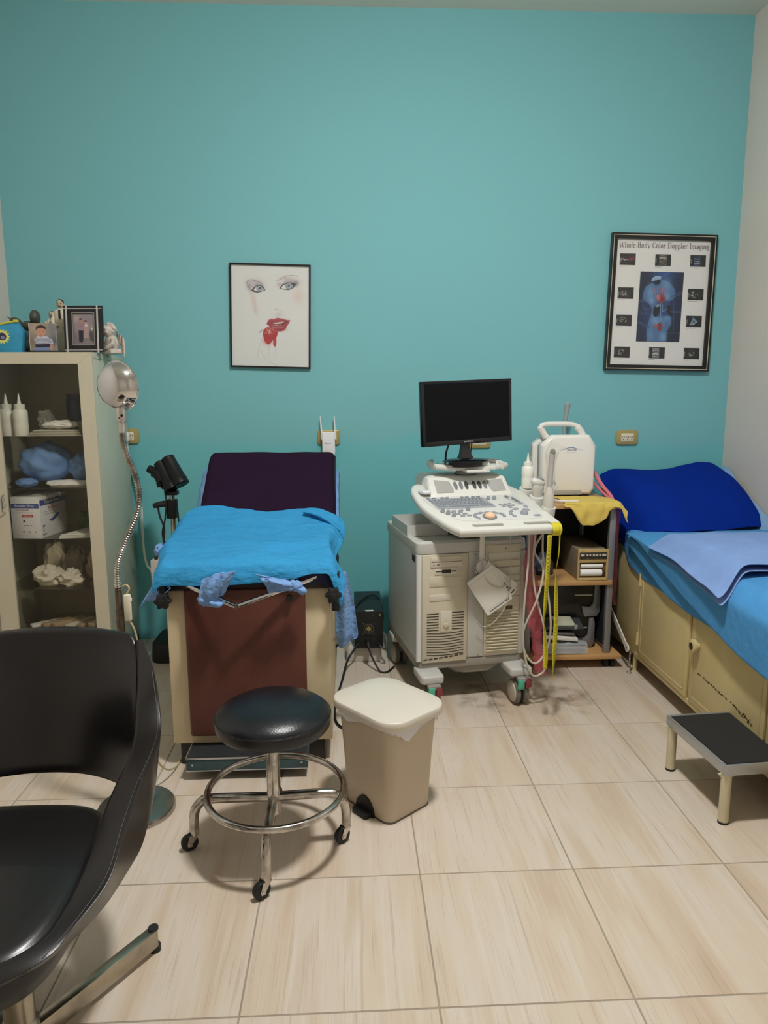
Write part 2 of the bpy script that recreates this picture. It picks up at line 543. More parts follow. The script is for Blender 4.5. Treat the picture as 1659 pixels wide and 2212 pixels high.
tile_meshes = {}
for i in range(-8, 7):
    for j in range(-5, 6):
        x0, x1 = max(XL, TX0+TS*j)+GAP/2, min(XR, TX0+TS*(j+1))-GAP/2
        y0, y1 = max(YF, TY0+TS*i)+GAP/2, min(YB, TY0+TS*(i+1))-GAP/2
        if x1-x0 < 0.005 or y1-y0 < 0.005: continue
        key = (round(x1-x0, 3), round(y1-y0, 3))
        if key not in tile_meshes:
            tile_meshes[key] = make_mesh('tile', MB().box(0, x1-x0, 0, y1-y0, -0.008, 0.0), TILE, None, 0.0008, 1, 30)
        t = bpy.data.objects.new('tile', tile_meshes[key]); COL.objects.link(t)
        t.location = (x0, y0, 0.0); t.parent = floor

# grime on the tiles beside the ultrasound castor
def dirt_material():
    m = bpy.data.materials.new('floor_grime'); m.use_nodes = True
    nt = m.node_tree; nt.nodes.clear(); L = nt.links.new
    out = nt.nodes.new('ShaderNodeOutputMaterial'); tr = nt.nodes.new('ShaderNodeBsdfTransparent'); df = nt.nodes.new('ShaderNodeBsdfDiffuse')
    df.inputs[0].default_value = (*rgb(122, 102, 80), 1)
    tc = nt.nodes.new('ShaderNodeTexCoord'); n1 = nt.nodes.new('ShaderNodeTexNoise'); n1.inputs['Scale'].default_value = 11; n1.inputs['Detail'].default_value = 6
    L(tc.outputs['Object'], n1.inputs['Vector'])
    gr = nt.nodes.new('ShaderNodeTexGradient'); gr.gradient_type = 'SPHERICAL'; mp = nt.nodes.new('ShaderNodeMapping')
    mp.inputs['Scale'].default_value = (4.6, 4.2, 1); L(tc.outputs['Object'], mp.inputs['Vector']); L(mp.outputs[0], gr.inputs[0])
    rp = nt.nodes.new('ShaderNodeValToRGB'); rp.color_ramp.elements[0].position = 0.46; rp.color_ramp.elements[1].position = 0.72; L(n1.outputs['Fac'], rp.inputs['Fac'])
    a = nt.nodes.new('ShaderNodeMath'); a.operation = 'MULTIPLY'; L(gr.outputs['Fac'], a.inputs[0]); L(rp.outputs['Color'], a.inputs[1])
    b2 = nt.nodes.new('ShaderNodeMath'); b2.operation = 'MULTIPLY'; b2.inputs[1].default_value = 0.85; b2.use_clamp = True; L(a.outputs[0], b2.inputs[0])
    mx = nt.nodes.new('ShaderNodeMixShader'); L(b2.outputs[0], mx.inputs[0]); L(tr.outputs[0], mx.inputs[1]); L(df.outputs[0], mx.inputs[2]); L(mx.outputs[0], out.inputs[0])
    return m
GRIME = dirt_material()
for (gx, gy, ga) in ((0.93, 3.00, 0.3), (0.62, 3.02, 2.1)):
    gm = bpy.data.objects.new('dirt_stain', make_mesh('dirt_stain', MB().add([(-0.25, -0.25, 0), (0.25, -0.25, 0), (0.25, 0.25, 0), (-0.25, 0.25, 0)], [(0, 1, 2, 3)]), GRIME, None, 0, 1, 0))
    COL.objects.link(gm); gm.location = (gx, gy, 0.0004); gm.rotation_euler = (0, 0, ga); gm.parent = floor; gm['kind'] = 'stuff'

WHITE_PL = mat('white_plastic', (228, 226, 218), rough=0.35)
cl = thing('ceiling_light', 'round white flush ceiling light above the middle of the room', 'ceiling light', (LAMP[0], LAMP[1], ZC))
part('housing', MB().lathe([(0.0, 0.0), (0.14, 0.0), (0.145, -0.012), (0.142, -0.026), (0.132, -0.030), (0.0, -0.029)], n=32), WHITE_PL, cl, local=True)
def lamp_material():
    m = bpy.data.materials.new('glowing_diffuser'); m.use_nodes = True
    p_ = m.node_tree.nodes['Principled BSDF']
    p_.inputs['Base Color'].default_value = (0.9, 0.9, 0.88, 1)
    p_.inputs['Emission Color'].default_value = (*LAMP_COLOUR, 1)
    p_.inputs['Emission Strength'].default_value = LAMP_RADIANCE
    return m
LR, LH = 0.130, 0.060
part('diffuser', MB().lathe([(LR, -0.030)]+[(LR*math.cos(t), -0.030-LH*math.sin(t)) for t in [math.radians(15*i) for i in range(1, 6)]]+[(0.0001, -0.030-LH)], n=24), lamp_material(), cl, local=True)

# ------------------------------------------------------------------ wall: posters
BLACK_FR = mat('black_frame', (16, 18, 20), rough=0.3)
PAPER = mat('poster_paper', (234, 234, 230), rough=0.3)
CREAM_LINE = mat('cream_line', (214, 208, 178), rough=0.4)
GLAZE = glass_mat('poster_glazing', (0.97, 0.97, 0.97), 0.08)

def frame_poly(mb, quad_o, quad_i, y0, y1):
    """frame between two quads (x,z corner lists tl,tr,br,bl) with depth y0 (front) to y1 (back)"""
    for k in range(4):
        a, b = quad_o[k], quad_o[(k+1) % 4]; c, d = quad_i[(k+1) % 4], quad_i[k]
        mb.prism([a, b, c, d], lambda x, z: (x, y0, z), lambda x, z: (x, y1, z))
    return mb
def inset(q, d):
    (tl, tr, br, bl) = q
    return [(tl[0]+d, tl[1]-d), (tr[0]-d, tr[1]-d), (br[0]-d, br[1]+d), (bl[0]+d, bl[1]+d)]
def tilt_quad(w, h, ang, cx, cz):
    ca, sa = math.cos(ang), math.sin(ang)
    return [(cx+x*ca-z*sa, cz+x*sa+z*ca) for x, z in ((-w/2, h/2), (w/2, h/2), (w/2, -h/2), (-w/2, -h/2))]

# woman's face illustration
FQ = [(-0.626, 2.065), (-0.199, 2.055), (-0.211, 1.515), (-0.640, 1.526)]
fp = thing('framed_print', 'framed print of a face with red lips and strawberry on the teal wall', 'poster', (-0.42, YB, 1.515))
part('frame', frame_poly(MB(), FQ, inset(FQ, 0.0085), YB-0.022, YB-0.001), BLACK_FR, fp, smooth=0)
qi = inset(FQ, 0.0085)
part('backing', MB().prism(qi, lambda x, z: (x, YB-0.012, z), lambda x, z: (x, YB-0.002, z)), PAPER, fp, smooth=0)
c = Canvas(190, 240, [(205, 140), (1430, 190), (1430, 1755), (235, 1720)], (232, 234, 230))
GR = (96, 94, 98)
c.glow(560, 700, 40, 170, (222, 196, 184), rot=-12, op=0.6); c.glow(1260, 640, 90, 120, (226, 198, 184), op=0.5)
c.glow(590, 860, 30, 60, (205, 198, 192), rot=-15, op=0.4); c.glow(950, 930, 60, 40, (208, 206, 200), op=0.6)
# left eye
c.glow(600, 430, 120, 55, (196, 180, 186), rot=16, op=0.8); c.glow(490, 480, 40, 70, (150, 144, 150), rot=-25, op=0.7)
c.poly([(520, 545), (565, 500), (640, 470), (700, 490), (735, 545), (690, 560), (620, 580), (560, 565)], (60, 58, 62), 0.95, 14)
c.poly([(556, 530), (600, 490), (650, 480), (700, 505), (722, 538), (680, 556), (620, 562), (580, 552)], (232, 232, 228), 1, 6)
c.ell(650, 513, 46, 46, (120, 128, 136)); c.ell(650, 513, 38, 38, (176, 186, 196)); c.ell(650, 508, 17, 17, (64, 66, 72)); c.ell(640, 500, 7, 7, (235, 235, 235))
c.line([(556, 505), (600, 472), (660, 462), (710, 492), (738, 540)], 9, (70, 68, 72), 1)
c.line([(535, 480), (590, 455), (655, 450), (700, 470)], 5, GR, 0.7)
c.line([(450, 420), (470, 388), (520, 378), (600, 398), (665, 425), (710, 465)], 8, (120, 116, 118), 0.8)
c.line([(450, 420), (470, 480), (505, 540)], 7, (140, 136, 138), 0.7)
# right eye
c.glow(1130, 400, 140, 50, (196, 178, 184), rot=14, op=0.8); c.glow(960, 460, 40, 40, (190, 170, 172), op=0.6); c.glow(1215, 450, 45, 40, (120, 116, 122), rot=-30, op=0.8)
c.poly([(965, 520), (1010, 465), (1080, 432), (1160, 440), (1215, 465), (1180, 515), (1110, 545), (1030, 535)], (62, 60, 64), 0.9, 12)
c.poly([(985, 515), (1020, 470), (1080, 445), (1150, 452), (1180, 475), (1160, 512), (1105, 530), (1030, 525)], (232, 232, 228), 1, 6)
c.ell(1112, 482, 52, 50, (118, 126, 134)); c.ell(1112, 482, 43, 42, (178, 188, 198)); c.ell(1108, 475, 19, 19, (64, 66, 72)); c.ell(1098, 468, 8, 8, (235, 235, 235))
c.line([(968, 518), (1010, 462), (1080, 430), (1160, 436), (1222, 462)], 9, (66, 64, 68), 1)
c.line([(990, 460), (1050, 415), (1130, 412), (1200, 440)], 5, GR, 0.7)
c.line([(925, 402), (1000, 360), (1080, 326), (1160, 318), (1245, 336)], 8, (130, 126, 126), 0.75)
# nose
c.line([(885, 848), (915, 838), (950, 846)], 6, (120, 116, 116), 0.7); c.line([(955, 856), (985, 868), (1015, 852)], 4, (160, 156, 154), 0.5)
# lips
LIP = (170, 82, 92)
c.poly([(762, 1066), (790, 1010), (835, 990), (880, 1000), (930, 972), (1000, 986), (1070, 1006), (1140, 1015), (1100, 1080), (1060, 1150), (1000, 1186), (930, 1190), (860, 1140), (800, 1100)], LIP, 1, 8)
c.glow(930, 1000, 110, 18, (198, 100, 106), op=0.6); c.glow(1000, 1160, 70, 22, (160, 58, 68), op=0.6)
c.poly([(832, 1058), (900, 1048), (1000, 1042), (1085, 1030), (1030, 1075), (950, 1098), (880, 1088)], (110, 46, 56), 1, 6)
c.poly([(845, 1056), (920, 1046), (1010, 1036), (1050, 1036), (1000, 1062), (910, 1072)], (238, 214, 206), 1, 5)
c.line([(850, 1082), (920, 1092), (1000, 1080)], 10, (240, 214, 206), 0.8)
for k in range(9): c.ell(870+k*18, 1118+((k*7) % 5)*4, 7, 4, (244, 206, 200), op=0.8)
# fruit
c.poly([(705, 1230), (715, 1160), (770, 1118), (830, 1120), (900, 1160), (945, 1210), (920, 1280), (860, 1330), (815, 1388), (770, 1384), (730, 1330)], (184, 66, 70), 1, 8)
c.glow(780, 1340, 60, 50, (192, 78, 74), op=0.6)
rs = random.Random(3)
for k in range(70):
    a, r = rs.uniform(0, 6.28), rs.uniform(0, 1)**0.7
    c.ell(810+95*r*math.cos(a), 1180+75*r*math.sin(a), rs.uniform(4, 8), rs.uniform(4, 7), (246, 206, 196), op=0.85-0.5*r)
c.poly([(866, 1320), (890, 1286), (916, 1290), (920, 1350), (912, 1420), (890, 1426), (868, 1390)], (192, 62, 72), 1, 6); c.line([(884, 1310), (884, 1370)], 8, (240, 190, 186), 0.7)
c.poly([(636, 1228), (660, 1180), (700, 1142), (690, 1180)], (176, 168, 168), 0.9, 6)
# fingers
for ln in ([(712, 1250), (690, 1320), (660, 1400), (640, 1500), (632, 1600)], [(650, 1480), (690, 1500), (720, 1580), (760, 1640)], [(830, 1370), (806, 1420), (796, 1500), (800, 1580)], [(905, 1440), (912, 1520), (905, 1590)], [(790, 1660), (850, 1690), (930, 1720)]):
    c.line(ln, 6, (176, 174, 170), 0.55, 8)
c.build('picture', [(x, YB-0.0128, z) for x, z in qi], fp)
part('glazing', MB().prism(qi, lambda x, z: (x, YB-0.0165, z), lambda x, z: (x, YB-0.0150, z)), GLAZE, fp, smooth=0)

# imaging poster
DQ = [(1.418, 2.228), (1.996, 2.217), (1.994, 1.495), (1.406, 1.506)]
dp = thing('framed_poster', 'white medical imaging poster with blue torso in wide black frame', 'poster', (1.70, YB, 1.5))
q1 = inset(DQ, 0.008); q2 = inset(DQ, 0.0115); q3 = inset(DQ, 0.030)
part('frame', frame_poly(frame_poly(MB(), DQ, q1, YB-0.03, YB-0.001), q2, q3, YB-0.026, YB-0.001), BLACK_FR, dp, smooth=0)
part('cream_line', frame_poly(MB(), q1, q2, YB-0.028, YB-0.001), CREAM_LINE, dp, smooth=0)
part('backing', MB().prism(q3, lambda x, z: (x, YB-0.012, z), lambda x, z: (x, YB-0.002, z)), PAPER, dp, smooth=0)
PT = [(290, 200), (1458, 228), (1335, 1775), (190, 1765)]
def inv_bilin(quad, p):
    s = t = 0.5
    q = [np.array(k, float) for k in quad]
    for _ in range(12):
        P = (1-t)*((1-s)*q[0]+s*q[1])+t*((1-s)*q[3]+s*q[2])
        ds = (1-t)*(q[1]-q[0])+t*(q[2]-q[3]); dt = (1-s)*(q[3]-q[0])+s*(q[2]-q[1])
        d = np.linalg.solve(np.array([ds, dt]).T, np.array(p, float)-P); s += d[0]; t += d[1]
    return s, t
def bil3(quad, s, t, y):
    q = [np.array(k, float) for k in quad]
    P = (1-t)*((1-s)*q[0]+s*q[1])+t*((1-s)*q[3]+s*q[2])
    return (P[0], y, P[1])
def poster_quad(pts, y):
    return [bil3(q3, *inv_bilin(PT, p), y) for p in pts]
torso = [(580, 597), (1120, 607), (1055, 1475), (520, 1470)]
c = Canvas(120, 190, torso, (22, 34, 56))
c.glow(880, 620, 170, 90, (40, 84, 150), op=0.9); c.glow(640, 1150, 110, 300, (40, 78, 140), op=0.5); c.glow(980, 1000, 120, 300, (30, 60, 116), op=0.5)
SK = (92, 142, 192)
c.poly([(720, 735), (640, 785), (612, 860), (606, 945), (650, 975), (690, 1000), (720, 1070), (700, 1150), (670, 1240), (650, 1340), (655, 1470), (895, 1470), (900, 1340), (960, 1250), (955, 1150), (920, 1060), (950, 960), (1000, 920), (1010, 820), (940, 730), (850, 690)], (76, 112, 156), 1, 14)
c.glow(900, 760, 70, 90, (120, 166, 208), op=0.7); c.glow(700, 860, 50, 90, (124, 170, 212), op=0.7); c.glow(715, 960, 35, 40, (150, 190, 224), op=0.6); c.glow(910, 900, 40, 50, (140, 180, 218), op=0.6)
c.glow(760, 1200, 60, 70, (130, 176, 216), op=0.7); c.glow(900, 1180, 50, 50, (120, 166, 206), op=0.6); c.glow(850, 1410, 50, 70, (132, 178, 216), op=0.7); c.glow(700, 1390, 40, 80, (110, 160, 206), op=0.6)
c.ell(775, 690, 64, 36, (168, 196, 220), rot=-22); c.ell(772, 695, 50, 26, (140, 174, 206), rot=-22)
c.poly([(720, 720), (830, 690), (826, 745), (770, 770)], (20, 34, 60), 0.9, 8)
c.poly([(800, 960), (950, 960), (940, 1140), (760, 1160), (740, 1060)], (38, 62, 110), 0.75, 20)
for k, x in enumerate((770, 795, 820, 845, 865)):
    c.line([(x, 910), (x-10+5*k, 850), (x-18+9*k, 800)], 8, (206, 110, 120), 0.85)
c.ell(830, 930, 52, 60, (140, 74, 84)); c.ell(800, 915, 24, 40, (206, 130, 132), op=0.8); c.glow(845, 940, 25, 30, (120, 34, 44), op=0.8)
c.ell(775, 1080, 38, 78, (24, 28, 36), rot=14); c.ell(935, 1080, 30, 70, (24, 28, 36), rot=-12); c.ell(790, 1020, 30, 16, (130, 150, 170), rot=-20)
c.line([(825, 990), (825, 1090), (830, 1200)], 10, (110, 150, 196)); c.line([(850, 1000), (850, 1090), (900, 1060)], 6, (130, 170, 206))
c.line([(830, 1200), (790, 1240), (750, 1270)], 6, (120, 160, 200)); c.line([(830, 1200), (880, 1245)], 6, (120, 160, 200))
c.ell(812, 1285, 26, 56, (140, 62, 66)); c.ell(765, 1268, 24, 18, (160, 92, 98)); c.line([(840, 1262), (885, 1275)], 8, (196, 106, 110))
for el in ((680, 1066, 76, 18, 4), (1020, 1096, 80, 18, 4), (1030, 880, 90, 26, -22), (590, 965, 60, 14, -12), (620, 1260, 100, 22, 26)):
    c.ell(*el[:4], (86, 128, 160), rot=el[4], op=0.35)
    c.ell(el[0], el[1], el[2]*0.9, el[3]*0.6, (40, 66, 104), rot=el[4], op=0.5)
for ln in ([(750, 610), (770, 680)], [(930, 610), (820, 680)], [(990, 940), (985, 1360)], [(900, 1360), (1060, 1362)], [(600, 960), (660, 1160)], [(530, 1140), (680, 1110)]):
    c.line(ln, 4, (130, 160, 190), 0.6)
for k in range(40): c.ell(rs.uniform(540, 1110), rs.uniform(620, 1450), 5, 5, (150, 170, 180), op=0.35)
c.noise(0.03, 4)
c.build('picture', poster_quad(torso, YB-0.0128), dp)
small = [(422, 450, 0), (860, 458, 1), (1295, 466, 2), (396, 866, 3), (1263, 879, 4), (373, 1205, 5), (1238, 1214, 6), (347, 1609, 7), (777, 1613, 8), (1206, 1618, 9)]
for (x, y, k) in small:
    q = [(x-93, y-72), (x+101, y-70), (x+93, y+72), (x-101, y+68)]
    c = Canvas(44, 32, q, (28, 30, 34)); r2 = random.Random(k+11)
    c.line([(x-84, y-20), (x-88, y+30)], 7, (190, 190, 170), 0.9)
    if k == 0:
        c.line([(x-78, y+5), (x-60, y-10), (x-40, y+10), (x-20, y-6), (x, y+8)], 7, (225, 225, 225)); c.glow(x+50, y-8, 45, 22, (150, 50, 70), rot=-14); c.line([(x+15, y-40), (x+80, y-44)], 8, (110, 50, 60), 0.7); c.line([(x+10, y+10), (x+80, y+14)], 8, (90, 90, 100), 0.7)
    elif k in (1, 2, 8):
        w0, w1 = (-45, 45) if k == 1 else (-52, 30)
        c.poly([(x+w0, y-60), (x+w1, y-58), (x+w1-4, y+62), (x+w0-6, y+60)], {1: (130, 125, 108), 2: (50, 74, 104), 8: (150, 156, 166)}[k], 1)
        for m in range(9):
            yy = y-50+m*13
            c.line([(x+w0+4, yy+r2.uniform(-6, 6)), (x+w0/2+10, yy+r2.uniform(-8, 8)), (x+w1-8, yy+r2.uniform(-6, 6))], r2.uniform(5, 10), r2.choice([(30, 30, 34), (220, 222, 214), (70, 76, 86)]), 0.75)
    elif k == 6:
        c.poly([(x-10, y-55), (x+40, y-5), (x-10, y+40), (x-50, y+36)], (110, 150, 170)); c.poly([(x-8, y-20), (x+15, y), (x-10, y+24)], (30, 50, 66), 0.9); c.line([(x-48, y+38), (x-10, y+40), (x+40, y)], 8, (220, 230, 230), 0.8)
    else:
        for m in range(16):
            a = r2.uniform(0, 6.28); rr = r2.uniform(8, 52)
            c.line([(x-14+rr*math.cos(a), y+0.8*rr*math.sin(a)), (x-14+rr*math.cos(a+0.6), y+0.8*rr*math.sin(a+0.6))], r2.uniform(5, 12), r2.choice([(210, 212, 205), (150, 150, 146), (96, 98, 96), (190, 200, 170) if k == 5 else (180, 180, 176)]), 0.8)
    c.noise(0.10, k)
    c.build('scan_image', poster_quad(q, YB-0.0128), dp)
# title, drawn as a condensed serif alphabet of strokes
SER = {  # unit: x-height 0.5, cap 0.75, descender -0.22; (thick strokes), (thin strokes), width
 'W': ([[(0.05,.75),(.25,0)],[(.42,.75),(.6,0)]], [[(.25,0),(.42,.7)],[(.6,0),(.8,.75)],[(-.02,.75),(.16,.75)],[(.36,.75),(.52,.75)],[(.72,.75),(.88,.75)]], .86),
 'h': ([[(.08,0),(.08,.78)],[(.36,0),(.36,.36),(.31,.46),(.24,.48)]], [[(.08,.36),(.16,.46),(.24,.48)],[(0,0),(.17,0)],[(.28,0),(.45,0)],[(0,.76),(.08,.78)]], .46),
 'o': ([[(.07,.25),(.1,.12),(.18,.02)],[(.07,.25),(.1,.38),(.18,.47)],[(.37,.25),(.34,.12),(.26,.02)],[(.37,.25),(.34,.38),(.26,.47)]], [[(.18,.02),(.22,0),(.26,.02)],[(.18,.47),(.22,.49),(.26,.47)]], .44),
 'l': ([[(.1,0),(.1,.78)]], [[(.01,0),(.19,0)],[(.01,.76),(.1,.78)]], .21),
 'e': ([[(.07,.25),(.1,.38),(.18,.47)],[(.07,.25),(.1,.12),(.18,.02),(.28,.02)],[(.26,.47),(.34,.4),(.36,.28)]], [[(.08,.27),(.36,.27)],[(.28,.02),(.37,.12)],[(.18,.47),(.26,.47)]], .42),
 '-': ([[(.03,.24),(.24,.24)]], [], .28),
 'B': ([[(.1,0),(.1,.75)],[(.42,.56),(.4,.68),(.3,.74)],[(.42,.56),(.38,.44),(.3,.4)],[(.47,.2),(.43,.06),(.32,.01)],[(.47,.2),(.43,.34),(.32,.4)]], [[(0,.75),(.3,.75)],[(.1,.4),(.32,.4)],[(0,0),(.32,0)]], .52),
 'd': ([[(.36,.02),(.36,.78)],[(.07,.24),(.1,.38),(.2,.47)],[(.07,.24),(.1,.1),(.2,.02)]], [[(.2,.47),(.36,.42)],[(.2,.02),(.36,.1)],[(.36,0),(.45,0)],[(.28,.76),(.36,.78)]], .47),
 'y': ([[(.07,.48),(.23,.02)]], [[(.38,.48),(.2,-.1),(.12,-.2),(.03,-.18)],[(0,.48),(.16,.48)],[(.3,.48),(.45,.48)]], .44),
 'C': ([[(.07,.37),(.1,.18),(.2,.05)],[(.07,.37),(.1,.56),(.2,.7)]], [[(.2,.05),(.32,0),(.44,.06),(.49,.2)],[(.2,.7),(.32,.76),(.42,.72),(.48,.56)]], .54),
 'r': ([[(.09,0),(.09,.48)],[(.28,.45),(.33,.42)]], [[(.09,.32),(.18,.45),(.28,.47)],[(0,0),(.19,0)],[(0,.46),(.09,.48)]], .35),
 'D': ([[(.1,0),(.1,.75)],[(.52,.38),(.49,.58),(.38,.7)],[(.52,.38),(.49,.18),(.38,.05)]], [[(0,.75),(.25,.75),(.38,.7)],[(0,0),(.25,0),(.38,.05)]], .59),
 'p': ([[(.09,-.24),(.09,.48)],[(.37,.25),(.34,.4),(.25,.47)],[(.37,.25),(.34,.1),(.25,.02)]], [[(.09,.4),(.25,.47)],[(.09,.08),(.25,.02)],[(0,-.24),(.19,-.24)],[(0,.46),(.09,.48)]], .45),
 'I': ([[(.12,0),(.12,.75)]], [[(.01,0),(.23,0)],[(.01,.75),(.23,.75)]], .26),
 'm': ([[(.08,0),(.08,.48)],[(.34,0),(.34,.38),(.28,.47)],[(.6,0),(.6,.38),(.54,.47)]], [[(.08,.36),(.2,.48),(.28,.47)],[(.34,.36),(.46,.48),(.54,.47)],[(0,0),(.17,0)],[(.26,0),(.43,0)],[(.52,0),(.69,0)],[(0,.46),(.08,.48)]], .7),
 'a': ([[(.32,.04),(.32,.36),(.27,.46)],[(.07,.12),(.1,.03),(.17,.01)],[(.07,.12),(.12,.22),(.2,.26)]], [[(.27,.46),(.18,.48),(.08,.4)],[(.2,.26),(.32,.3)],[(.17,.01),(.32,.1)],[(.32,.03),(.41,0)]], .42),
 'g': ([[(.07,.32),(.1,.42),(.18,.47)],[(.07,.32),(.1,.22),(.18,.17)],[(.33,.32),(.3,.42),(.22,.47)],[(.33,.32),(.3,.22),(.22,.17)],[(.1,.04),(.3,.0),(.36,-.08)]], [[(.18,.17),(.22,.17)],[(.18,.47),(.22,.47)],[(.12,.16),(.08,.08),(.1,.04)],[(.36,-.08),(.3,-.2),(.14,-.22),(.04,-.14),(.1,.02)],[(.3,.44),(.42,.48)]], .42),
 'i': ([[(.1,0),(.1,.48)],[(.09,.64),(.11,.66)]], [[(.01,0),(.19,0)],[(.01,.46),(.1,.48)]], .21),
 'n': ([[(.08,0),(.08,.48)],[(.36,0),(.36,.36),(.31,.46),(.24,.48)]], [[(.08,.36),(.16,.46),(.24,.48)],[(0,0),(.17,0)],[(.28,0),(.45,0)],[(0,.46),(.08,.48)]], .46),
 ' ': ([], [], .24)}
title = 'Whole-Body Color Doppler Imaging'
tw = sum(SER[ch][2]+0.03 for ch in title)
pa = Vector(poster_quad([(316, 303)], YB-0.012)[0]); pb = Vector(poster_quad([(1436, 322)], YB-0.012)[0])
du = (pb-pa).normalized(); sx = (pb-pa).length/tw
pr = Print(pa, du, (-du.z, 0, du.x), (0, -1, 0)); pr.z = 0.001
xx = 0.0; hy = 0.028/0.75
for ch in title:
    th, tn, w = SER[ch]
    for ln in th: pr.line([((xx+a)*sx, b*hy) for a, b in ln], 0.0031, (96, 72, 68))
    for ln in tn: pr.line([((xx+a)*sx, b*hy) for a, b in ln], 0.0013, (96, 72, 68))
    xx += w+0.03
pr.build('title_lettering', dp)
for (x, y, k) in small:
    O = poster_quad([(x-101, y+84)], YB-0.012)[0]
    p2 = Print(O, (1, 0, -0.01), (0, 0, 1), (0, -1, 0)); p2.z = 0.001
    x0 = 0.0; r2 = random.Random(k)
    while x0 < (0.045 if k in (2, 4, 6, 7) else 0.03):
        w = r2.uniform(0.003, 0.009); p2.rect(x0, -0.0012, x0+w, 0.0009, (128, 124, 120)); x0 += w+0.0014
    p2.build('caption_lettering', dp)
part('glazing', MB().prism(q3, lambda x, z: (x, YB-0.0185, z), lambda x, z: (x, YB-0.0170, z)), GLAZE, dp, smooth=0)

# ------------------------------------------------------------------ wall: outlets, range extender
GOLD = mat('gold_plate', (182, 164, 108), rough=0.35, metal=0.35)
IVORY = mat('ivory_plastic', (226, 220, 196), rough=0.4)
DARK = mat('dark_slot', (30, 28, 26), rough=0.7)
def outlet(cx, cz, label, plugs=False):
    t = thing('wall_outlet', label, 'outlet', (cx, YB, cz), 0, 'gold wall outlets')
    part('cover_plate', MB().prism(rrect(0.125, 0.082, 0.016), lambda x, z: (x, -0.012, z), lambda x, z: (x, -0.0005, z)), GOLD, t, local=True, bevel=0.004)
    part('insert', MB().box(-0.036, 0.036, -0.0145, -0.012, -0.023, 0.023), IVORY, t, local=True, bevel=0.001)
    for k in (-1, 0, 1):
        s = part('socket', MB().box(k*0.0235-0.0105, k*0.0235+0.0105, -0.016, -0.0145, -0.0195, 0.0195), IVORY, t, local=True, bevel=0.0008)
        part('slot', MB().box(k*0.0235-0.006, k*0.0235-0.0035, -0.0163, -0.0158, -0.002, 0.009).box(k*0.0235+0.0035, k*0.0235+0.006, -0.0163, -0.0158, -0.002, 0.009).cyl((k*0.0235, -0.0163, -0.010), (k*0.0235, -0.0158, -0.010), 0.0028, n=8), DARK, s, local=True, smooth=0)
    return t
outlet(1.561, 1.131, 'gold three-socket wall outlet under the imaging poster')
outlet(-0.119, 1.143, 'gold wall outlet with the white range extender plugged in')
outlet(0.722, 1.118, 'gold wall outlet partly hidden behind the black monitor')
outlet(-1.215, 1.157, 'gold wall outlet beside the cabinet with white plug in it')
pl = thing('power_plug', 'white plug in the wall outlet beside the glass cabinet', 'plug', (-1.215, YB-0.016, 1.157))
part('plug_body', MB().box(-0.02, 0.018, -0.03, -0.001, -0.024, 0.022), WHITE_PL, pl, local=True, bevel=0.004)
cp = catmull([(-1.215, YB-0.04, 1.14), (-1.20, YB-0.05, 1.06), (-1.165, YB-0.05, 0.93), (-1.150, YB-0.05, 0.78), (-1.152, YB-0.05, 0.66), (-1.148, YB-0.06, 0.54), (-1.125, YB-0.10, 0.46), (-1.06, 3.66, 0.47), (-1.015, 3.53, 0.477)], 8)
part('cord', MB().tube(cp, 0.0065, 8), mat('white_cord', (214, 220, 208), rough=0.5), pl)

ex = thing('range_extender', 'white range extender with two upright antennas above the exam table', 'range extender', (-0.119, YB-0.016, 1.13))
part('body', MB().prism(rrect(0.070, 0.125, 0.008, cy=-0.012), lambda x, z: (x, -0.036, z-0.006), lambda x, z: (x, -0.001, z-0.006)), mat('extender_white', (236, 238, 240), rough=0.3), ex, local=True, bevel=0.003)
for s, dx in ((-1, -0.036), (1, 0.036)):
    a = part('antenna', MB().tube([(dx, -0.020, 0.02), (dx-0.006+0.002*s, -0.020, 0.13)], [0.0055, 0.0035], 10).tube([(dx, -0.020, 0.005), (dx, -0.020, 0.03)], 0.0075, 10), mat('extender_white', (0, 0, 0)), ex, local=True)
p = Print((-0.119, YB-0.016-0.0365, 1.112), (1, 0, 0), (0, 0, 1), (0, -1, 0)); p.z = 0.0006
p.line([(-0.019, 0.003), (-0.015, 0.006), (-0.012, 0.002), (-0.016, -0.003), (-0.018, 0.001)], 0.0014, (90, 110, 116)); p.text('tp-link', 0.003, 0, 0.0085, (100, 116, 122)); p.build('logo', ex)
# ------------------------------------------------------------------ glass-fronted metal cabinet on the left
CABX0, CABX1, CABY0, CABY1, CABZ = -1.755, -1.205, 3.42, 3.895, 1.577
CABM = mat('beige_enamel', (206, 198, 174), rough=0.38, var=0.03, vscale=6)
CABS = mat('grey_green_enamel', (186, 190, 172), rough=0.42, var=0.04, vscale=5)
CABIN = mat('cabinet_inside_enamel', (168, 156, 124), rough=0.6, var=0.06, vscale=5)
CHROME = mat('chrome', (214, 214, 216), rough=0.08, metal=1.0)
CHROME_W = mat('worn_chrome', (190, 185, 178), rough=0.20, metal=1.0, var=0.42, vscale=28)
cab = thing('glass_cabinet', 'tall beige metal cabinet with glass door by the left wall', 'cabinet', ((CABX0+CABX1)/2, (CABY0+CABY1)/2, 0))
part('side_panel', MB().box(CABX1-0.015, CABX1, CABY0+0.02, CABY1, 0.05, CABZ-0.03), CABS, cab, bevel=0.002)
part('side_panel', MB().box(CABX0, CABX0+0.015, CABY0+0.02, CABY1, 0.05, CABZ-0.03), CABS, cab, bevel=0.002)
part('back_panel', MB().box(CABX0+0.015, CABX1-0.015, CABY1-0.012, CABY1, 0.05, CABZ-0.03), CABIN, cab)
part('top_panel', MB().box(CABX0, CABX1+0.003, CABY0+0.02, CABY1, CABZ-0.03, CABZ), CABS, cab, bevel=0.003)
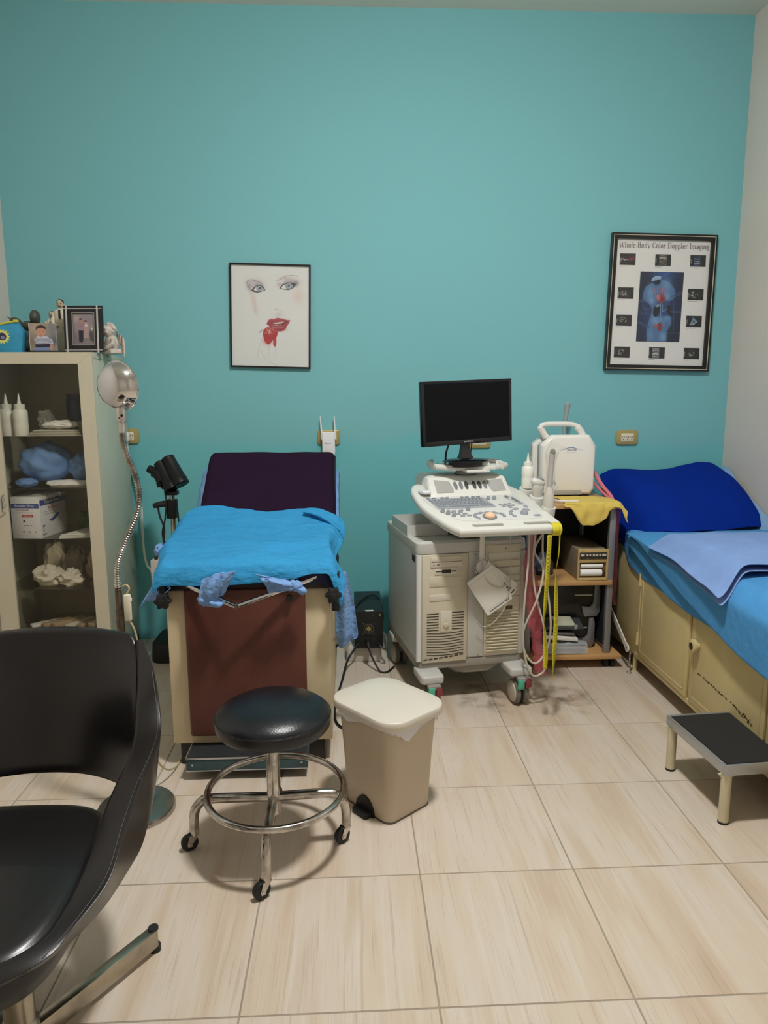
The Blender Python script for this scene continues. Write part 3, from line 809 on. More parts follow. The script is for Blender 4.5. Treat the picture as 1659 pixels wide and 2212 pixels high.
part('bottom_panel', MB().box(CABX0+0.015, CABX1-0.015, CABY0+0.02, CABY1-0.012, 0.05, 0.10), CABIN, cab)
part('plinth', MB().box(CABX0+0.01, CABX1-0.01, CABY0+0.04, CABY1, 0.0, 0.05), mat('dark_plinth', (50, 46, 40), rough=0.6), cab)
GX0, GX1, GZ0, GZ1 = -1.652, -1.272, 0.12, 1.522
door = part('door_frame', frame_poly(MB(), [(CABX0+0.02, CABZ-0.002), (CABX1, CABZ-0.002), (CABX1, 0.06), (CABX0+0.02, 0.06)], [(GX0, GZ1), (GX1, GZ1), (GX1, GZ0), (GX0, GZ0)], CABY0, CABY0+0.02), CABM, cab, smooth=0, bevel=0.0015)
part('glass_pane', MB().box(GX0, GX1, CABY0+0.010, CABY0+0.013, GZ0, GZ1), glass_mat('cabinet_glass', (0.95, 0.945, 0.92), 0.03), door)
part('lock', MB().cyl((-1.668, CABY0-0.010, 0.885), (-1.668, CABY0, 0.885), 0.009).cyl((-1.668, CABY0-0.003, 0.855), (-1.668, CABY0, 0.855), 0.012), CHROME, door)
part('door_handle', MB().tube([(-1.665, CABY0-0.003, 0.905), (-1.665, CABY0-0.03, 0.895), (-1.665, CABY0-0.03, 0.83), (-1.665, CABY0-0.003, 0.82)], 0.005, 8), CHROME, door)
part('hinge_rail', MB().box(CABX1-0.03, CABX1-0.018, CABY0+0.021, CABY0+0.04, 0.12, 1.52), CABS, cab)
SHELF_GLASS = glass_mat('shelf_glass', (0.80, 0.78, 0.70), 0.05)
SHZ = [1.183, 0.932, 0.680, 0.425]
for z in SHZ:
    part('shelf', MB().box(CABX0+0.016, CABX1-0.016, CABY0+0.045, CABY1-0.013, z-0.006, z), SHELF_GLASS, cab)

# contents
BOT = mat('bottle_plastic', (232, 232, 220), rough=0.4)
def squeeze_bottle(x, y, z, h, r, label, group=None):
    t = thing('squeeze_bottle', label, 'bottle', (x, y, z), 0, group)
    b = h*0.62
    part('bottle_body', MB().lathe([(0, 0), (r*0.95, 0), (r, 0.005), (r, b*0.45), (r*0.96, b*0.5), (r, b*0.55), (r, b*0.93), (r*0.8, b)], n=20), BOT, t, local=True)
    part('cap', MB().lathe([(r*0.72, b*0.995), (r*0.74, b+h*0.12), (r*0.6, b+h*0.13), (0, b+h*0.131)], n=18), BOT, t, local=True)
    part('nozzle', MB().lathe([(r*0.30, b+h*0.13), (r*0.22, b+h*0.2), (0.0022, h), (0, h)], n=12), BOT, t, local=True)
    return t
squeeze_bottle(-1.600, 3.52, SHZ[0], 0.205, 0.034, 'white squeeze bottle with cone tip, right of the pair in the cabinet', 'bottles in the cabinet')
squeeze_bottle(-1.672, 3.54, SHZ[0], 0.205, 0.034, 'white squeeze bottle at the left edge of the cabinet shelf', 'bottles in the cabinet')
WCL = mat('white_cloth', (232, 230, 222), rough=0.85, var=0.04, vscale=20, bump=0.2, bscale=60)
GCL = mat('grey_cloth', (150, 142, 126), rough=0.9, var=0.08, vscale=20, bump=0.2, bscale=60)
BCL = mat('blue_wrap', (104, 142, 194), rough=0.7, var=0.10, vscale=14, bump=0.35, bscale=35)
def lump(name, c, r, mt, label, cat, seed=0, amp=0.25, fr=3.0, rotz=0.0, group=None, sub=1, flat=0.0):
    M = Matrix.Rotation(rotz, 3, 'Z')
    def fn(p):
        q = Vector((p.x/r[0], p.y/r[1], p.z/r[2]))
        n = noise.noise(q*fr+Vector((seed*3.1, seed*1.7, seed)))+0.5*noise.noise(q*fr*2.3+Vector((seed, seed*5.0, 2)))+0.45*(0.35-abs(noise.noise(q*fr*1.6+Vector((seed*2.0, 7.0, seed)))))+0.25*(0.3-abs(noise.noise(q*fr*4.0+Vector((seed, 3.0, seed)))))
        return 1.0+amp*n
    mb = MB().ell((0, 0, 0), r, 34, 22, M, fn)
    zmin = -r[2]*(0.92-flat)
    mb.v = [(x, y, max(z, zmin)) for x, y, z in mb.v]
    mb.v = [(x+c[0], y+c[1], z-zmin+c[2]) for x, y, z in mb.v]
    return solo(name, mb, mt, label, cat, c, sub=sub, smooth=60, group=group)
# first shelf
pk = thing('paper_stack', 'flat stack of pale papers on the top cabinet shelf', 'papers', (-1.42, 3.60, SHZ[0]))
for k in range(5):
    part('paper', MB().box(-0.135+0.006*k, 0.13-0.008*k, -0.12, 0.10, 0.006*k, 0.006*k+0.005, Matrix.Rotation(0.03*(k-2), 4, 'Z')), mat('paper_%d' % (k % 2), ((196, 190, 172), (176, 170, 152))[k % 2], rough=0.8), pk, local=True)
lump('cloth_roll', (-1.425, 3.56, SHZ[0]+0.030), (0.085, 0.05, 0.022), WCL, 'white folded cloth on papers in the cabinet top', 'cloth', 2, 0.3, rotz=-0.15)
lump('cloth_bundle', (-1.325, 3.60, SHZ[0]+0.030), (0.055, 0.05, 0.020), GCL, 'grey crumpled cloth right of the white one, top cabinet shelf', 'cloth', 5, 0.4)
lump('plastic_bundle', (-1.525, 3.63, SHZ[0]+0.030), (0.035, 0.05, 0.045), film_mat('clear_film', (190, 184, 168), 0.35), 'crumpled clear plastic beside the bottles in the cabinet', 'plastic bag', 8, 0.5)
can = thing('dark_jar', 'dark blue cylindrical jar at the back of the top shelf', 'jar', (-1.44, 3.82, SHZ[0]))
part('jar_body', MB().lathe([(0, 0), (0.05, 0), (0.052, 0.01), (0.052, 0.17), (0.047, 0.18), (0, 0.18)], n=24), mat('dark_blue_tin', (34, 46, 74), rough=0.4), can, local=True)
part('lid', MB().lathe([(0.048, 0.18), (0.048, 0.20), (0, 0.20)], n=24), mat('dark_blue_lid', (28, 36, 58), rough=0.4), can, local=True)
lump('dark_bag', (-1.30, 3.80, SHZ[0]), (0.07, 0.06, 0.05), mat('dark_teal_cloth', (30, 54, 62), rough=0.8), 'dark teal bag at the back right of top shelf', 'bag', 9, 0.25)
# second shelf
lump('wrapped_bundle', (-1.530, 3.62, SHZ[1]+0.02), (0.120, 0.11, 0.100), BCL, 'large blue cloth bundle in plastic on the second cabinet shelf', 'bundle', 4, 0.22, 2.2, 0.3)
lump('wrapped_bundle', (-1.345, 3.62, SHZ[1]+0.022), (0.075, 0.09, 0.072), BCL, 'smaller blue cloth bundle right of the large one', 'bundle', 11, 0.25, 2.4)
lump('blue_cloth', (-1.600, 3.53, SHZ[1]), (0.05, 0.05, 0.022), BCL, 'small blue cloth roll under the large blue bundle', 'cloth', 13, 0.2)
lump('white_towel', (-1.40, 3.54, SHZ[1]), (0.115, 0.06, 0.016), WCL, 'flat white towel under the smaller blue bundle', 'towel', 14, 0.25)
lump('grey_towel', (-1.262, 3.56, SHZ[1]), (0.035, 0.05, 0.035), GCL, 'grey cloth at the right end of the second shelf', 'towel', 15, 0.3)
# glove box
gb = thing('glove_box', 'white glove carton with blue band in the cabinet', 'carton', (-1.575, 3.60, SHZ[2]), math.radians(-8))
part('carton', MB().box(-0.085, 0.065, -0.115, 0.12, 0.0, 0.205), mat('carton_white', (226, 226, 228), rough=0.6), gb, local=True, bevel=0.001)
Mg = WM[gb]
R3 = Mg.to_3x3()
p = Print(Mg @ Vector((-0.085, -0.1153, 0)), R3 @ Vector((1, 0, 0)), (0, 0, 1), R3 @ Vector((0, -1, 0)))
p.rect(0.002, 0.150, 0.146, 0.172, (74, 92, 158)); p.text('Powder Free', 0.072, 0.161, 0.019, (240, 240, 244)); p.text('ArtiSense', 0.062, 0.142, 0.016, (150, 88, 96))
p.rect(0.055, 0.105, 0.115, 0.117, (196, 66, 60)); p.text('LATEX FREE', 0.085, 0.111, 0.008, (240, 220, 216)); p.rect(0.06, 0.082, 0.072, 0.088, (60, 60, 70)); p.rect(0.066, 0.086, 0.070, 0.092, (60, 60, 70))
for k in range(3): p.line([(0.055+0.03*k, 0.035), (0.064+0.03*k, 0.035), (0.055+0.03*k, 0.028), (0.064+0.03*k, 0.028)], 0.0014, (110, 110, 124))
p.rect(0.06, 0.062, 0.092, 0.065, (130, 130, 140)); p.rect(0.10, 0.061, 0.105, 0.066, (110, 110, 124)); p.rect(0.03, 0.012, 0.12, 0.014, (170, 170, 178)); p.rect(0.004, 0.128, 0.11, 0.129, (170, 150, 156))
p.build('front_print', gb)
p = Print(Mg @ Vector((0.0652, -0.115, 0)), R3 @ Vector((0, 1, 0)), (0, 0, 1), R3 @ Vector((1, 0, 0)))
p.rect(0.002, 0.160, 0.233, 0.188, (74, 92, 158)); p.text('Powder Free', 0.11, 0.174, 0.026, (240, 240, 244)); p.text('ArtiSense', 0.12, 0.142, 0.024, (176, 70, 84)); p.rect(0.03, 0.125, 0.2, 0.127, (150, 150, 160)); p.rect(0.03, 0.112, 0.16, 0.114, (160, 160, 170))
p.poly([(0.07, 0.08), (0.10, 0.085), (0.15, 0.108), (0.17, 0.105), (0.15, 0.085), (0.10, 0.07)], (66, 84, 160)); p.rect(0.02, 0.03, 0.026, 0.06, (50, 50, 60)); p.rect(0.016, 0.055, 0.034, 0.062, (50, 50, 60)); p.rect(0.01, 0.012, 0.045, 0.02, (150, 150, 160))
p.build('side_print', gb)
fs = thing('folded_sheets', 'folded white paper sheets right of the glove carton', 'paper sheets', (-1.32, 3.58, SHZ[2]), 0.15)
for k in range(3):
    part('sheet', MB().prism([(-0.135+0.004*k, -0.105), (0.08, -0.105), (0.08, 0.12), (-0.03, 0.10)], lambda x, y, k=k: (x, y, 0.001+0.007*k), lambda x, y, k=k: (x, y, 0.007+0.007*k)), mat('sheet_white', (216, 214, 202), rough=0.7), fs, local=True, bevel=0.002)
lump('green_packet', (-1.40, 3.76, SHZ[2]), (0.05, 0.05, 0.05), mat('green_pack', (70, 96, 28), rough=0.5), 'green packet behind the folded sheets in the cabinet', 'packet', 21, 0.35)
# fourth shelf
CRC = mat('crumpled_cream_cloth', (214, 206, 186), rough=0.85, var=0.10, vscale=16, bump=0.5, bscale=26)
TAN = mat('tan_paper', (176, 152, 118), rough=0.8, var=0.12, vscale=14, bump=0.5, bscale=30)
lump('crumpled_cloth', (-1.545, 3.56, SHZ[3]), (0.075, 0.06, 0.050), CRC, 'crumpled white cloth, front left of the fourth shelf', 'cloth', 31, 0.45, 2.6)
lump('crumpled_cloth', (-1.565, 3.70, SHZ[3]), (0.055, 0.05, 0.100), CRC, 'upright crumpled cloth behind the front left one', 'cloth', 32, 0.4, 2.6)
lump('crumpled_cloth', (-1.425, 3.54, SHZ[3]), (0.060, 0.05, 0.040), CRC, 'cream crumpled cloth in the middle of the fourth shelf', 'cloth', 33, 0.5, 2.8)
lump('crumpled_cloth', (-1.465, 3.72, SHZ[3]), (0.055, 0.05, 0.085), GCL, 'grey crumpled cloth behind the cream one, fourth shelf', 'cloth', 34, 0.35, 2.6)
lump('crumpled_paper', (-1.335, 3.66, SHZ[3]), (0.050, 0.05, 0.078), TAN, 'tan crumpled paper on the right of the fourth shelf', 'paper', 35, 0.4, 2.8)
lump('crumpled_paper', (-1.275, 3.58, SHZ[3]), (0.042, 0.05, 0.050), TAN, 'tan paper against the right side of the fourth shelf', 'paper', 36, 0.4, 2.8)
# bottom
for k, (x, l, a, m, w) in enumerate([(-1.59, 0.16, 0.7, WCL, 'white'), (-1.54, 0.15, 0.85, TAN, 'tan'), (-1.48, 0.17, 0.9, TAN, 'tan'), (-1.42, 0.16, 1.0, CRC, 'cream'), (-1.365, 0.15, 1.1, TAN, 'tan'), (-1.315, 0.14, 1.2, CRC, 'cream')]):
    M = Matrix.Translation((x, 3.60, 0.20)) @ Matrix.Rotation(a, 4, 'Z')
    solo('paper_packet', MB().box(-l/2, l/2, -0.022, 0.022, 0.0, 0.016+0.004*(k % 3), M), m, '%s paper packet, %s from left on the cabinet bottom' % (w, ['first', 'second', 'third', 'fourth', 'fifth', 'sixth'][k]), 'packet', (x, 3.60, 0.20), bevel=0.004, group='packets on the cabinet bottom')
bx = solo('cardboard_tray', MB().box(-1.66, -1.26, 3.50, 3.80, 0.10, 0.199), mat('cardboard', (150, 124, 90), rough=0.85), 'low cardboard tray on the cabinet bottom under packets', 'tray', (-1.46, 3.65, 0.10), bevel=0.003)

# ------------------------------------------------------------------ things on top of the cabinet
TZ = CABZ
sb = thing('blue_box', 'blue cardboard box with yellow rim and sun emblem on the cabinet', 'box', (-1.605, 3.52, TZ), math.radians(10))
part('box_body', MB().prism([(-0.105, 0), (0.045, 0), (0.058, 0.10), (0.030, 0.145), (-0.10, 0.118), (-0.14, 0.09)], lambda x, z: (x, -0.035, z), lambda x, z: (x, 0.035, z)), mat('blue_card', (52, 148, 186), rough=0.7, var=0.12, vscale=18), sb, local=True, bevel=0.002)
part('rim', MB().tube([(-0.14, -0.037, 0.095), (-0.10, -0.037, 0.119), (0.032, -0.037, 0.146)], 0.005, 8).box(0.022, 0.042, -0.045, -0.03, 0.141, 0.152), mat('yellow_trim', (206, 196, 66), rough=0.6), sb, local=True)
Ms = WM[sb]; R3 = Ms.to_3x3()
p = Print(Ms @ Vector((-0.034, -0.0355, 0.074)), R3 @ Vector((1, 0, 0)), (0, 0, 1), R3 @ Vector((0, -1, 0)))
p.poly([((0.036 if i % 2 == 0 else 0.026)*math.cos(i*math.pi/14), (0.036 if i % 2 == 0 else 0.026)*math.sin(i*math.pi/14)) for i in range(28)], (220, 216, 112))
p.disc(0, 0, 0.018, 0.018, (44, 46, 78)); p.disc(0.002, -0.004, 0.009, 0.008, (130, 132, 160)); p.build('sun_emblem', sb)
st = thing('stone_ornament', 'ornament of dark oval stones behind the blue box', 'ornament', (-1.585, 3.66, TZ))
STN = mat('dark_stone', (72, 74, 64), rough=0.45, var=0.25, vscale=30)
for (dx, dz, rx, rz, a) in ((0.02, 0.035, 0.07, 0.035, 0), (-0.03, 0.085, 0.045, 0.026, -0.5), (0.045, 0.095, 0.042, 0.022, 0.3), (0.03, 0.148, 0.022, 0.030, 0), (-0.05, 0.128, 0.030, 0.018, -0.6), (0.0, 0.115, 0.03, 0.02, 0)):
    part('stone', MB().ell((dx*1.15, 0, dz*1.22), (rx*1.1, 0.03, rz*1.25), 16, 10, Matrix.Rotation(-a, 3, 'Y')), STN, st, local=True)
part('twig', MB().tube([(-0.02, 0, 0.13), (-0.06, 0, 0.155), (-0.10, 0, 0.185)], 0.002, 6), mat('twig', (60, 52, 44), rough=0.8), st, local=True)
# small photo of a child
bp_ = thing('child_photo', 'unframed colour photo of a child in a striped shirt', 'photo', (-1.452, 3.50, TZ), math.radians(4))
part('stand', MB().prism([(-0.06, 0), (0.065, 0), (0.065, 0.01), (-0.06, 0.01)], lambda x, z: (x, -0.015, z), lambda x, z: (x, 0.03, z)).prism([(-0.02, 0.0), (0.02, 0.0), (0.02, 0.12), (-0.02, 0.12)], lambda x, z: (x, 0.012+z*0.05, z), lambda x, z: (x, 0.015+z*0.05, z)), mat('photo_stand_black', (22, 22, 24), rough=0.4), bp_, local=True)
part('photo_board', MB().prism([(-0.062, 0.010), (0.062, 0.006), (0.060, 0.136), (-0.064, 0.138)], lambda x, z: (x, -0.004+z*0.06, z), lambda x, z: (x, -0.001+z*0.06, z)), PAPER, bp_, local=True, smooth=0)
c = Canvas(64, 68, [(322, 265), (612, 275), (625, 590), (335, 580)], (150, 138, 124))
c.glow(420, 320, 120, 60, (186, 160, 140), op=0.8); c.glow(570, 340, 60, 90, (120, 122, 128), op=0.8); c.glow(350, 480, 40, 60, (120, 100, 84), op=0.7); c.glow(590, 470, 40, 60, (70, 74, 96), op=0.7)
c.poly([(375, 450), (410, 415), (510, 415), (570, 450), (580, 505), (540, 500), (540, 560), (390, 560), (395, 500)], (206, 206, 214), 1, 6)
for k in range(6): c.line([(385, 432+k*14), (460, 440+k*14), (560, 432+k*14)], 6, (70, 76, 110), 0.85)
c.poly([(385, 508), (545, 500), (550, 540), (390, 545)], (36, 38, 58), 1, 6); c.poly([(380, 545), (550, 540), (545, 588), (360, 585)], (120, 140, 180), 1, 6)
c.ell(450, 365, 52, 60, (196, 146, 122)); c.poly([(395, 350), (400, 305), (450, 285), (500, 305), (505, 345), (480, 325), (420, 325)], (64, 48, 42), 1, 6)
c.ell(430, 368, 7, 4, (60, 40, 36)); c.ell(472, 368, 7, 4, (60, 40, 36)); c.line([(440, 408), (464, 408)], 4, (150, 80, 74), 0.8); c.ell(560, 540, 18, 40, (190, 142, 120)); c.noise(0.03, 5)
c.build('picture', [(-0.062, -0.0045+0.138*0.06, 0.138), (0.060, -0.0045+0.136*0.06, 0.136), (0.062, -0.0045, 0.006), (-0.060, -0.0045, 0.010)], bp_, local=True)
# couple photo in black frame
cf = thing('photo_frame', 'black picture frame with silver lines holding a couple photo', 'picture frame', (-1.258, 3.49, TZ), math.radians(-3))
K = 0.075
def slab(mb, x0, x1, z0, z1, f, b): return mb.prism([(x0, z0), (x1, z0), (x1, z1), (x0, z1)], lambda x, z: (x, f+z*K, z), lambda x, z: (x, b+z*K, z))
fm = MB()
frame_q = [(-0.092, 0.003, 0.207)]
slab(fm, -0.092, -0.054, 0.003, 0.218, -0.010, 0.006); slab(fm, 0.054, 0.092, 0.003, 0.218, -0.010, 0.006); slab(fm, -0.054, 0.054, 0.003, 0.034, -0.010, 0.006); slab(fm, -0.054, 0.054, 0.188, 0.218, -0.010, 0.006)
part('frame', fm, mat('gloss_black', (14, 16, 18), rough=0.15), cf, local=True, smooth=0, bevel=0.001)
bars = MB()
for x in (-0.077, 0.069): slab(bars, x-0.004, x+0.004, 0.0, 0.219, -0.0125, -0.010)
for z in (0.012, 0.205): slab(bars, -0.091, 0.091, z-0.0018, z+0.0018, -0.0120, -0.010)
part('silver_lines', bars, CHROME, cf, local=True, smooth=0)
mt_ = MB(); slab(mt_, -0.054, -0.049, 0.034, 0.188, -0.009, 0.003); slab(mt_, 0.049, 0.054, 0.034, 0.188, -0.009, 0.003); slab(mt_, -0.049, 0.049, 0.034, 0.039, -0.009, 0.003); slab(mt_, -0.049, 0.049, 0.183, 0.188, -0.009, 0.003)
part('inner_rim', mt_, mat('silver_rim', (150, 146, 142), rough=0.35, metal=0.7), cf, local=True, smooth=0)
part('easel', MB().prism([(-0.02, 0.0), (0.02, 0.0), (0.02, 0.15), (-0.02, 0.15)], lambda x, z: (x, 0.07-z*0.30, z), lambda x, z: (x, 0.072-z*0.30, z)), BLACK_FR, cf, local=True, smooth=0)
c = Canvas(56, 76, [(765, 208), (1022, 222), (1005, 562), (730, 552)], (140, 130, 136))
c.glow(800, 265, 60, 40, (176, 160, 150), op=0.8); c.glow(760, 500, 60, 90, (96, 90, 96), op=0.7); c.poly([(730, 480), (1005, 490), (1005, 562), (730, 552)], (120, 108, 112), 0.6, 20)
c.poly([(815, 325), (850, 305), (880, 320), (880, 405), (810, 400)], (150, 124, 128), 1, 5); c.poly([(812, 400), (872, 405), (858, 520), (800, 525)], (36, 34, 50), 1, 5); c.ell(852, 290, 20, 24, (176, 130, 112)); c.poly([(832, 285), (840, 268), (866, 268), (872, 285)], (40, 32, 32), 1, 4)
c.poly([(885, 340), (915, 325), (945, 340), (940, 400), (930, 490), (870, 490), (880, 400)], (168, 142, 136), 1, 5); c.ell(912, 315, 17, 21, (186, 142, 124)); c.poly([(894, 310), (902, 294), (925, 294), (932, 310)], (52, 42, 40), 1, 4); c.glow(915, 350, 18, 14, (226, 220, 214), op=0.9)
c.poly([(945, 450), (970, 370), (1015, 360), (1015, 540), (950, 520)], (70, 70, 72), 0.9, 8); c.glow(985, 390, 16, 24, (226, 224, 220), op=0.9); c.line([(770, 215), (1020, 225)], 8, (40, 40, 44), 0.8); c.ell(830, 528, 18, 7, (30, 28, 30)); c.line([(790, 420), (800, 330)], 12, (170, 130, 112), 0.7); c.noise(0.03, 9)
c.build('picture', [(-0.049, -0.0035+0.183*K, 0.183), (0.049, -0.0035+0.183*K, 0.183), (0.049, -0.0035+0.039*K, 0.039), (-0.049, -0.0035+0.039*K, 0.039)], cf, local=True)
# figurines
def figure_mesh(joints, edges, radii):
    me = bpy.data.meshes.new('fig'); me.from_pydata(joints, edges, [])
    return me
FIGW = mat('figurine_ivory', (214, 206, 184), rough=0.5, var=0.06, vscale=30)
FIGB = mat('figurine_dark_paint', (40, 36, 34), rough=0.5)
FIGS = mat('figurine_skin', (200, 176, 150), rough=0.5)
def doctor(loc, h, label, tie, hair):
    t = thing('doctor_figurine', label, 'figurine', loc, math.radians(6))
    k = h/0.24
    S = lambda pts: [(a*k, b*k) for a, b in pts]
    part('coat', MB().lathe(S([(0, 0.012), (0.026, 0.012), (0.027, 0.05), (0.024, 0.10), (0.024, 0.13), (0.030, 0.165), (0.029, 0.18), (0.017, 0.19), (0.009, 0.194), (0, 0.195)]), n=18, sy=0.72).tube([(-0.027*k, 0, 0.175*k), (-0.034*k, -0.006*k, 0.14*k), (-0.026*k, -0.018*k, 0.118*k), (-0.008*k, -0.024*k, 0.122*k)], [0.010*k, 0.009*k, 0.008*k, 0.006*k], 8).tube([(0.027*k, 0, 0.175*k), (0.034*k, -0.004*k, 0.14*k), (0.028*k, -0.016*k, 0.112*k), (0.010*k, -0.024*k, 0.116*k)], [0.010*k, 0.009*k, 0.008*k, 0.006*k], 8), FIGW, t, local=True)
    part('base', MB().lathe(S([(0, 0), (0.032, 0), (0.033, 0.006), (0.028, 0.012), (0, 0.012)]), n=18), FIGB, t, local=True)
    part('head', MB().ell((0, -0.001*k, 0.212*k), (0.0145*k, 0.0155*k, 0.019*k), 14, 10).ell((0, -0.0165*k, 0.209*k), (0.003*k, 0.004*k, 0.005*k), 8, 6).ell((0.0145*k, 0, 0.21*k), (0.003*k, 0.004*k, 0.006*k), 8, 6).ell((-0.0145*k, 0, 0.21*k), (0.003*k, 0.004*k, 0.006*k), 8, 6).cyl((0, 0, 0.185*k), (0, 0, 0.2*k), 0.007*k), FIGS, t, local=True)
    hd = part('hair', MB().ell((0, 0.003*k, 0.219*k), (0.0155*k, 0.0155*k, 0.0145*k), 14, 8), hair, t, local=True)
    part('face_paint', MB().box(-0.008*k, 0.008*k, -0.0185*k, -0.014*k, 0.2005*k, 0.2035*k).box(-0.009*k, -0.004*k, -0.0172*k, -0.013*k, 0.2135*k, 0.2155*k).box(0.004*k, 0.009*k, -0.0172*k, -0.013*k, 0.2135*k, 0.2155*k), FIGB, t, local=True)
    if tie: part('tie', MB().prism(S([(-0.004, 0.186), (0.004, 0.186), (0.005, 0.155), (0, 0.145), (-0.005, 0.155)]), lambda x, z: (x, -0.0235*k, z), lambda x, z: (x, -0.017*k, z)), FIGB, t, local=True)
    return t
doctor((-1.400, 3.60, TZ), 0.268, 'tall ivory doctor figurine with moustache and dark tie', True, FIGB)
doctor((-1.452, 3.62, TZ), 0.215, 'short ivory figurine between child photo and tall doctor', False, mat('figurine_grey_hair', (110, 100, 86), rough=0.6))
CHW = mat('antique_plaster', (206, 196, 184), rough=0.6, var=0.22, vscale=45)
CHB = mat('brown_wash_plaster', (150, 116, 104), rough=0.6, var=0.3, vscale=50)
ch = thing('cherub_figurine', 'white plaster cherub figurine with wings at the cabinet corner', 'figurine', (-1.160, 3.58, TZ), math.radians(-35))
part('torso', MB().ell((0, 0, 0.045), (0.038, 0.03, 0.048), 16, 12).tube([(-0.03, -0.012, 0.062), (-0.05, -0.03, 0.035), (-0.03, -0.045, 0.020), (0.0, -0.048, 0.022)], [0.013, 0.012, 0.010, 0.008], 10).tube([(0.03, -0.012, 0.062), (0.045, -0.03, 0.04), (0.02, -0.045, 0.025)], [0.013, 0.012, 0.009], 10), CHW, ch, local=True)
part('pedestal', MB().prism(rrect(0.10, 0.085, 0.012), lambda x, y: (x, y, 0.0), lambda x, y: (x*0.94, y*0.94, 0.022)), CHW, ch, local=True, bevel=0.002)
hd = part('head', MB().ell((-0.006, -0.010, 0.108), (0.030, 0.031, 0.033), 18, 14).ell((-0.006, -0.041, 0.103), (0.006, 0.006, 0.006), 8, 6).ell((-0.022, -0.032, 0.100), (0.010, 0.008, 0.010), 8, 6).ell((0.010, -0.032, 0.100), (0.010, 0.008, 0.010), 8, 6).ell((0.024, -0.008, 0.106), (0.004, 0.006, 0.009), 8, 6), CHW, ch, local=True)
cm = MB()
rr = random.Random(5)
for k in range(34):
    a, b = rr.uniform(0, 6.28), rr.uniform(0.0, 1.0)
    d = Vector((math.cos(a)*math.sin(b*1.5), math.sin(a)*math.sin(b*1.5)+0.25, math.cos(b*1.5)))
    d.normalize(); cm.ell((-0.006+d.x*0.031, -0.006+d.y*0.031, 0.112+d.z*0.031), (0.009, 0.009, 0.008), 8, 6)
part('curls', cm, CHW, hd, local=True)
part('face_marks', MB().ell((-0.017, -0.0385, 0.112), (0.005, 0.003, 0.003), 8, 6).ell((0.006, -0.0385, 0.112), (0.005, 0.003, 0.003), 8, 6).ell((-0.006, -0.0395, 0.090), (0.006, 0.003, 0.0025), 8, 6), CHB, hd, local=True)
for s in (1, -1):
    for k in range(6):
        a = -0.5+0.28*k
        part('feather', MB().ell((s*(0.030+0.006*k), 0.022, 0.074-0.009*k), (0.010, 0.006, 0.034+0.003*k), 8, 8, Matrix.Rotation(-s*(0.5-0.1*k), 3, 'Y')), CHW if k % 2 else CHB, ch, local=True)

# ------------------------------------------------------------------ gooseneck examination lamp
LX, LY = -0.73, 2.197
lamp = thing('examination_lamp', 'chrome dome examination lamp on a flexible gooseneck stand', 'lamp', (LX, LY, 0))
part('base', MB().lathe([(0, 0), (0.127, 0), (0.128, 0.010), (0.122, 0.020), (0.05, 0.026), (0.02, 0.034), (0.0, 0.034)], c=(LX, LY, 0), n=40), mat('scuffed_chrome_base', (170, 168, 166), rough=0.25, metal=1.0, var=0.22, vscale=14), lamp)
part('pole', MB().tube([(LX, LY, 0.03), (LX-0.006, LY, 0.35), (LX-0.012, LY, 0.70)], [0.0125, 0.0125, 0.0125], 14).tube([(LX-0.012, LY, 0.70), (LX-0.012, LY, 0.772)], 0.0105, 14), mat('rusty_pole', (112, 98, 86), rough=0.45, metal=0.7, var=0.4, vscale=40), lamp)
gp = catmull([(-0.742, LY, 0.765), (-0.742, LY, 0.806), (-0.736, LY, 0.851), (-0.716, LY, 0.903), (-0.691, LY, 0.955), (-0.669, LY, 1.005), (-0.659, LY, 1.050), (-0.659, LY, 1.094), (-0.673, LY, 1.152), (-0.688, LY, 1.188), (-0.695, LY, 1.223), (-0.697, LY, 1.262)], 22)
seglen = [0.0]
for a, b in zip(gp[:-1], gp[1:]): seglen.append(seglen[-1]+(b-a).length)
pts, rad = [], []
total = seglen[-1]; n_rib = int(total/0.0078)
for k in range(n_rib*4+1):
    s = total*k/(n_rib*4)
    i = max(0, min(len(gp)-2, int(np.searchsorted(seglen, s))-1)); f = (s-seglen[i])/max(1e-9, seglen[i+1]-seglen[i])
    pts.append(gp[i].lerp(gp[i+1], f)); rad.append(0.0098+0.0022*math.cos(2*math.pi*k/4))
part('gooseneck', MB().tube(pts, rad, 10), CHROME_W, lamp)
hd = part('socket', MB().lathe([(0, 1.258), (0.010, 1.258), (0.010, 1.288), (0.014, 1.291), (0.0155, 1.297), (0.0155, 1.325), (0.0135, 1.335), (0, 1.335)], c=(-0.697, LY, 0), n=20), mat('brushed_socket', (206, 204, 198), rough=0.3, metal=0.9), lamp)
part('switch_hole', MB().cyl((-0.691, LY-0.017, 1.312), (-0.691, LY-0.013, 1.312), 0.004, n=10).cyl((-0.699, LY-0.0165, 1.304), (-0.699, LY-0.0135, 1.304), 0.0022, n=8), DARK, hd)
